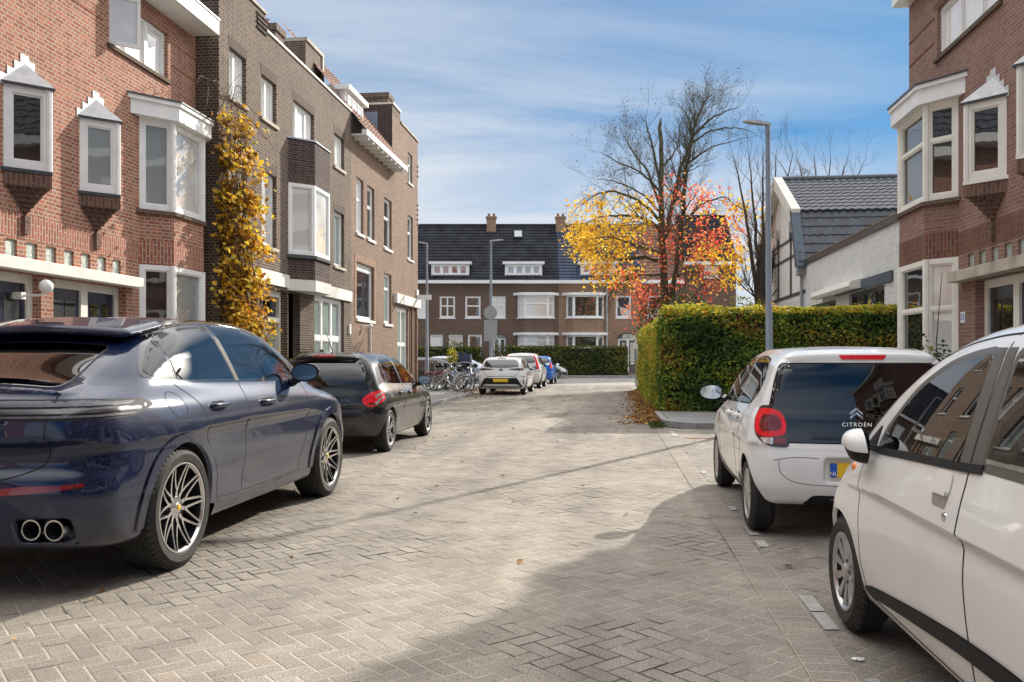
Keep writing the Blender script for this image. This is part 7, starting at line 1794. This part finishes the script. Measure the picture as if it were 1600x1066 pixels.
# ================================================================ DISTANT CARS
def farcar(label, loc, rz, L, hw, H, paintc, kind, metallic=0, wb=None, glass='glass_dark', lights=True, seeall=False):
    base = dict(FARS); sx, sy, sz = L/3.96, hw/.88, H/1.47; base['scale'] = (sx, sy, sz)
    base.update(L=L, hw=hw, H=H, axles=(.66*sx, 3.2*sx), archR=.34, archZ=.315, track=hw*.975)
    pm = paintmat('car_paint', paintc, metallic, .35, dust=.1)
    c = Car(base, 'parked_car', label, 'car', 'cars parked along the street', loc=loc, rz=rz, x0=.66*sx, h=.05, paint=pm)
    q = lambda pts, r=.04: rounded([(p[0]*sx, p[1]*sz)+tuple(p[2:]) for p in pts], r, 3); qb = lambda pts, r=.04: rounded([(p[0]*sy, p[1]*sz)+tuple(p[2:]) for p in pts], r, 3)
    for sd in ('R', 'L'):
        sg = -1 if sd == 'R' else 1
        for (nm, pts) in (('rear_side_window', [(.62, 1.03), (1.45, .985), (1.42, 1.36), (1.0, 1.365, .2), (.70, 1.30, .1)]), ('front_side_window', [(1.52, .985), (2.62, .955), (2.30, 1.14, .1), (2.06, 1.27, .2), (1.80, 1.355, .15), (1.50, 1.36)])):
            c.patch(nm, q(pts), sd, glass, off=.004, step=.12)
        c.line('door_seam', [(1.485*sx, .97*sz), (1.50*sx, .7*sz), (1.47*sx, .28*sz)], sd, w=.012); c.line('door_seam', [(.75*sx, .97*sz), (.95*sx, .7*sz), (1.05*sx, .3*sz)], sd, w=.012); c.line('door_seam', [(2.66*sx, .93*sz), (2.70*sx, .6*sz), (2.62*sx, .3*sz)], sd, w=.012)
        for hx in (1.12, 1.75): c.patch('door_handle', q([(hx-.08, .835), (hx+.08, .835), (hx+.08, .865), (hx-.08, .865)], .01), sd, 'black' if kind != 'white' else pm, off=.02)
        c.mirrorpod(2.36*sx, sg*(.98*sy), 1.0*sz, sg, 'black' if kind == 'white' else pm, sc=(.10, .11, .075), base=(2.46*sx, sg*.82*sy, .95*sz), lower=None)
        if kind in ('white', ):
            al = math.radians(35); dv = diag(sd, 35); o = .12*math.sin(al)+.80*sy*math.cos(al); pl = rounded([(-.42, .905), (.04, .86), (.14, .87), (.15, .945), (.02, .965), (-.42, .925)], .02, 3); pl[:, 0] += o; pl[:, 1] += .04
            w = c.patch('tail_light', pl, (dv[0], (math.sin(al), sg*math.cos(al), 0), (0, 0, 1)), 'smokelens', off=.008)
            pl = rounded([(-.08, .875), (.10, .885), (.11, .94), (-.05, .945)], .02, 3); pl[:, 0] += o; pl[:, 1] += .04; c.patch('lens', pl, (dv[0], (math.sin(al), sg*math.cos(al), 0), (0, 0, 1)), 'darkred', off=.012, parent=w)
            c.patch('reflector', qb([(sg*.83, .42), (sg*.80, .42), (sg*.80, .60), (sg*.82, .60)], .01), 'B', 'darkred', off=.005)
        elif kind in ('suv', 'blue'):
            al = math.radians(40); dv = diag(sd, 40); o = .16*math.sin(al)+.76*sy*math.cos(al); z0_, z1_ = (.78, 1.36) if kind == 'suv' else (.80, 1.12)
            pl = rounded([(-.07, z0_*sz), (.07, z0_*sz+.04), (.05, z1_*sz), (-.03, z1_*sz)], .03, 3); pl[:, 0] += o; c.patch('tail_light', pl, (dv[0], (math.sin(al), sg*math.cos(al), 0), (0, 0, 1)), 'redlens', off=.012)
        if seeall:
            c.patch('headlight', rounded([(.60*sy*sg, .66*sz), (.80*sy*sg, .70*sz), (.78*sy*sg, .80*sz), (.50*sy*sg, .74*sz)], .03, 3), 'F', 'clearlens', off=.01)
            c.strip('bumper_strip', [(x*sx, .42*sz) for x in (3.55, 3.7, 3.85)], [(x*sx, .26*sz) for x in (3.55, 3.7, 3.85)], sd, 'black', off=.01, closed=False)
    D = (.5, 0, .86); Vv = (-.86, 0, .5)
    c.patch('windscreen', rounded([(-.60*sy, -.1-1.78*sx, .05), (.60*sy, -.1-1.78*sx, .05), (.52*sy, -1.15*sx, .05), (-.52*sy, -1.15*sx, .05)], .05, 3), (D, (0, 1, 0), Vv), glass, off=.004, step=.12)
    c.patch('rear_window', qb([(-.66, 1.06, .12), (0, 1.02, .5), (.66, 1.06, .12), (.58, 1.27, .08), (.50, 1.33, .06), (-.50, 1.33, .06), (-.58, 1.27, .08)]), 'B', glass, off=.006, step=.08)
    c.patch('number_plate', qb([(-.27, .50), (.27, .50), (.27, .61), (-.27, .61)], .01), 'B', 'plate', off=.016)
    if kind == 'white':
        c.patch('diffuser', qb([(-.78, .30, .02), (.78, .30, .02), (.58, .66, .05), (.30, .645, .05), (-.30, .645, .05), (-.58, .66, .05)]), 'B', 'black', off=.006)
        c.patch('bumper_blade', qb([(-.70, .34, .02), (.70, .34, .02), (.58, .42, .05), (-.58, .42, .05)]), 'B', pm, off=.012)
        mb = MB(); P, ok = c.b.cast(np.array([0.]), np.array([.93*sz]), *VW['B']); p0 = P[0]; mb.lathe([(.052, 0), (.068, .01), (.075, 0)], tuple(p0-np.array([.006, 0, 0])), (-1, 0, 0), (0, 1, 0), 24); mb.lathe([(.026, .0), (.036, .01), (.04, .0)], tuple(p0-np.array([.006, 0, 0])), (-1, 0, 0), (0, 1, 0), 20); mb.tube([tuple(p0+np.array([-.01, -.04, .03])), tuple(p0+np.array([-.01, .04, .03]))], .007, 6); c.mesh('emblem', mb, 'aludark', smooth=50)
        c.patch('brake_light', qb([(-.15, 1.375), (.15, 1.375), (.15, 1.395), (-.15, 1.395)], .008), 'B', 'darkred', off=.012)
        mb = MB(); mb.tube([(.55, 0, 1.43*sz), (.42, 0, 1.52*sz)], [.03, .012], 6); c.mesh('aerial', mb, pm)
        c.line('tailgate_seam', [(-.68*sy, 1.0*sz), (-.55*sy, .75*sz), (-.3*sy, .70*sz), (.3*sy, .70*sz), (.55*sy, .75*sz), (.68*sy, 1.0*sz)], 'B', w=.012)
    c.body(); c.arches(lip=.02, off=.004, lipmat='black' if kind == 'suv' else None); c.wheels('five', .315, .20, .225, lod=1)
    return c
FARS = None
def far_cars():
    global FARS
    FARS = dict(z0=.97, tumble=.34, bow=.06, crown=.05, rcrown=.10,
             Wp=[(0, .80), (.25, .84), (.66, .865), (1.3, .855), (2.5, .85), (3.2, .862), (3.6, .81), (3.96, .66)], Wz=[(.2, -.07), (.3, -.03), (.45, -.005), (.6, 0), (.75, 0), (.85, -.015), (.95, -.05), (1.0, -.09)],
             haunch=[(.66, .62, .42, .26, .016), (3.2, .62, .42, .26, .015), (1.95, .42, .7, .12, -.02)],
             Zt=[(0, .93), (.3, .985), (.8, .975), (1.5, .95), (2.4, .93), (2.9, .92), (3.3, .86), (3.65, .76), (3.96, .60)], Zb=[(0, .26), (.6, .22), (3.3, .20), (3.96, .22)],
             XR=[(.2, .14), (.32, .05), (.45, .01), (.58, 0), (.66, .02), (.72, .06), (.85, .07), (.95, .09), (1.0, .12)], kr=.15, rcr=.18, XF=[(.2, 3.9), (.45, 3.96), (.65, 3.92), (.8, 3.75), (.95, 3.4)], kf=.35, rcf=.22, rsh=.08,
             Zr=[(.1, 1.38), (.5, 1.437), (1.0, 1.462), (1.5, 1.462), (1.9, 1.435), (2.2, 1.36), (2.5, 1.22), (2.8, 1.06), (3.1, .93), (3.3, .86)], GR=[(.9, .09), (1.0, .115), (1.15, .17), (1.3, .25), (1.45, .36)], kgr=.14, GF=[(.8, 3.3), (1.5, 3.2)], Gw=[(.1, .76), (.6, .80), (1.5, .81), (2.4, .80), (3.0, .72)], rr=.11, rj=.06, rgr=.10)
    p = at(786, 31.6); farcar('white hatchback with yellow plate and black lower bumper, first of the far parked row', (p.x, p.y, 0), .0, 4.37, .90, 1.44, (.72, .72, .72), 'white')
    farcar('white tall car with upright red tail lights behind the far white hatchback', (-4.02, 37.9, 0), 0, 4.3, .91, 1.62, (.70, .70, .69), 'suv')
    farcar('bright blue small car parked last in the far row', (-3.85, 44.4, 0), 0, 3.7, .85, 1.50, (.01, .13, .50), 'blue')
    p = at(803, 57.0); farcar('silver car crossing at the street end, nose showing past the blue car', (p.x, p.y, 0), -math.pi/2+TH, 4.4, .88, 1.52, (.42, .44, .47), 'side', .6, seeall=True)
    p = at(640, 41.5); farcar('dark grey car parked across behind the bicycles', (p.x, p.y, 0), -math.pi/2+TH, 4.3, .88, 1.42, (.05, .055, .06), 'side', .6)
    p = at(683, 46.5); farcar('silver car parked behind the dark grey one beyond the bicycles', (p.x, p.y, 0), -math.pi/2+TH, 4.5, .88, 1.50, (.45, .48, .54), 'side', .6)
# ================================================================ LIGHT, SKY, CAMERA
import os
def world():
    w = bpy.data.worlds.new('World'); bpy.context.scene.world = w; w.use_nodes = True; nt = w.node_tree; bg = nt.nodes['Background']
    s = nt.nodes.new('ShaderNodeTexSky'); s.sky_type = 'NISHITA'; s.sun_disc = False; s.sun_elevation = SUN_EL; s.sun_rotation = SUN_AZ; s.air_density = 1.0; s.dust_density = .15; s.ozone_density = 2.5
    tc = nt.nodes.new('ShaderNodeTexCoord').outputs['Generated']
    sp = nt.nodes.new('ShaderNodeSeparateXYZ'); nt.links.new(tc, sp.inputs[0])
    zz = math_(nt, 'ADD', math_(nt, 'MAXIMUM', sp.outputs[2], 0.0), .12)
    cx = math_(nt, 'DIVIDE', sp.outputs[0], zz); cy = math_(nt, 'DIVIDE', sp.outputs[1], zz)
    cb = nt.nodes.new('ShaderNodeCombineXYZ'); nt.links.new(cx, cb.inputs[0]); nt.links.new(cy, cb.inputs[1])
    mp = nt.nodes.new('ShaderNodeMapping'); mp.inputs['Rotation'].default_value = (0, 0, .5); mp.inputs['Scale'].default_value = (.55, 1.25, 1); mp.inputs['Location'].default_value = CLOUD_OFF; nt.links.new(cb.outputs[0], mp.inputs['Vector'])
    n = noise(nt, .80, 10, mp.outputs[0], .62, 1.4); n2 = noise(nt, .28, 4, mp.outputs[0], .5, .5)
    f = math_(nt, 'ADD', math_(nt, 'MULTIPLY', n.outputs['Fac'], .55), math_(nt, 'MULTIPLY', n2.outputs['Fac'], .55))
    # thicker haze towards the left of the street and low down
    lft = math_(nt, 'MULTIPLY', sp.outputs[0], -.40); low = math_(nt, 'MULTIPLY', math_(nt, 'SUBTRACT', .45, sp.outputs[2]), .42)
    f = math_(nt, 'ADD', math_(nt, 'ADD', f, lft), low)
    hz = nt.nodes.new('ShaderNodeMapRange'); hz.interpolation_type = 'SMOOTHSTEP'; hz.inputs[1].default_value = .27; hz.inputs[2].default_value = .02; hz.inputs[4].default_value = .34; nt.links.new(sp.outputs[2], hz.inputs[0]); f = math_(nt, 'ADD', f, hz.outputs[0])
    r = ramp(nt, f, [(.44, (.0, .0, .0)), (.58, (.30, .30, .30)), (.82, (1, 1, 1))])
    def vm(op, a, b):
        v = nt.nodes.new('ShaderNodeVectorMath'); v.operation = op
        for i, q in enumerate((a, b)):
            if isinstance(q, tuple): v.inputs[i].default_value = q
            else: nt.links.new(q, v.inputs[i])
        return v.outputs[0]
    blue = vm('DIVIDE', vm('MULTIPLY', s.outputs[0], (.30, .56, .74)), vm('ADD', vm('MULTIPLY', s.outputs[0], (.30, .19, .13)), (1.0, 1.0, 1.0)))
    col = mixc(nt, math_(nt, 'MULTIPLY', r.outputs[0], .95), blue, (3.1, 3.35, 3.7))
    # bright broken cloud added out of view, overhead and behind, to fill the shade
    up = nt.nodes.new('ShaderNodeMapRange'); up.interpolation_type = 'SMOOTHSTEP'; up.inputs[1].default_value = .56; up.inputs[2].default_value = .86; nt.links.new(sp.outputs[2], up.inputs[0])
    bk = nt.nodes.new('ShaderNodeMapRange'); bk.interpolation_type = 'SMOOTHSTEP'; bk.inputs[1].default_value = .15; bk.inputs[2].default_value = -.55; nt.links.new(sp.outputs[1], bk.inputs[0])
    lowz = nt.nodes.new('ShaderNodeMapRange'); lowz.interpolation_type = 'SMOOTHSTEP'; lowz.inputs[1].default_value = .5; lowz.inputs[2].default_value = .8; nt.links.new(sp.outputs[2], lowz.inputs[0])
    uf = nt.nodes.new('ShaderNodeMapRange'); uf.interpolation_type = 'SMOOTHSTEP'; uf.inputs[1].default_value = .42; uf.inputs[2].default_value = .62; nt.links.new(sp.outputs[2], uf.inputs[0])
    fw = nt.nodes.new('ShaderNodeMapRange'); fw.interpolation_type = 'SMOOTHSTEP'; fw.inputs[1].default_value = -.1; fw.inputs[2].default_value = .3; nt.links.new(sp.outputs[1], fw.inputs[0])
    upm = math_(nt, 'MAXIMUM', up.outputs[0], math_(nt, 'MULTIPLY', math_(nt, 'MULTIPLY', uf.outputs[0], fw.outputs[0]), .85))
    m_ = math_(nt, 'MAXIMUM', upm, math_(nt, 'MULTIPLY', bk.outputs[0], math_(nt, 'MULTIPLY', lowz.outputs[0], .8)))
    m_ = math_(nt, 'MULTIPLY', m_, ramp(nt, n.outputs['Fac'], [(.3, (.45, .45, .45)), (.6, (1, 1, 1))]).outputs[0])
    # unseen bright veil added at right for fill; sun aureole added for glass glints
    rt = nt.nodes.new('ShaderNodeMapRange'); rt.interpolation_type = 'SMOOTHSTEP'; rt.inputs[1].default_value = .60; rt.inputs[2].default_value = .85; nt.links.new(sp.outputs[0], rt.inputs[0])
    m_ = math_(nt, 'MAXIMUM', m_, math_(nt, 'MULTIPLY', rt.outputs[0], .75))
    col = mixc(nt, m_, col, (12.2, 11.9, 11.5))
    dt = nt.nodes.new('ShaderNodeVectorMath'); dt.operation = 'DOT_PRODUCT'; nt.links.new(tc, dt.inputs[0]); dt.inputs[1].default_value = (math.sin(SUN_AZ)*math.cos(SUN_EL), math.cos(SUN_AZ)*math.cos(SUN_EL), math.sin(SUN_EL))
    au = nt.nodes.new('ShaderNodeMapRange'); au.interpolation_type = 'SMOOTHSTEP'; au.inputs[1].default_value = .9905; au.inputs[2].default_value = .9995; nt.links.new(dt.outputs['Value'], au.inputs[0])
    col = mixc(nt, au.outputs[0], col, (60, 56, 50))
    nt.links.new(col, bg.inputs[0]); bg.inputs[1].default_value = SKY_ST
CLOUD_OFF = (.7, .2, 0); SKY_ST = .12
def finish():
    world()
    sl = bpy.data.lights.new('sun', 'SUN'); sl.energy = 3.0; sl.angle = math.radians(.53); sl.color = (1, .93, .82); so = bpy.data.objects.new('sun', sl); C.objects.link(so)
    d = Vector((math.sin(SUN_AZ)*math.cos(SUN_EL), math.cos(SUN_AZ)*math.cos(SUN_EL), math.sin(SUN_EL))); so.rotation_euler = d.to_track_quat('Z', 'Y').to_euler()
    cd = bpy.data.cameras.new('camera'); o = bpy.data.objects.new('camera', cd); C.objects.link(o)
    o.location = (0, 0, CH); o.rotation_euler = (math.pi/2, 0, TH); cd.sensor_width = 36; cd.lens = F/1600*36; cd.shift_y = (HZ-533)/1600; cd.clip_end = 2500; cd.clip_start = .05
    sc = bpy.context.scene; sc.camera = o; vs = sc.view_settings; vs.view_transform = 'Standard'; vs.look = 'None'; vs.exposure = EXPO; vs.gamma = 1
    cy = sc.cycles; cy.max_bounces = 8; cy.transparent_max_bounces = 16; cy.use_denoising = True
    try: cy.denoiser = 'OPENIMAGEDENOISE'
    except Exception: pass
EXPO = .98
FAST = os.environ.get('NOCARS')
if not FAST:
    suv_coupe(); hatch_black(); hatch_white(); hatch_near()
    far_cars()
finish()
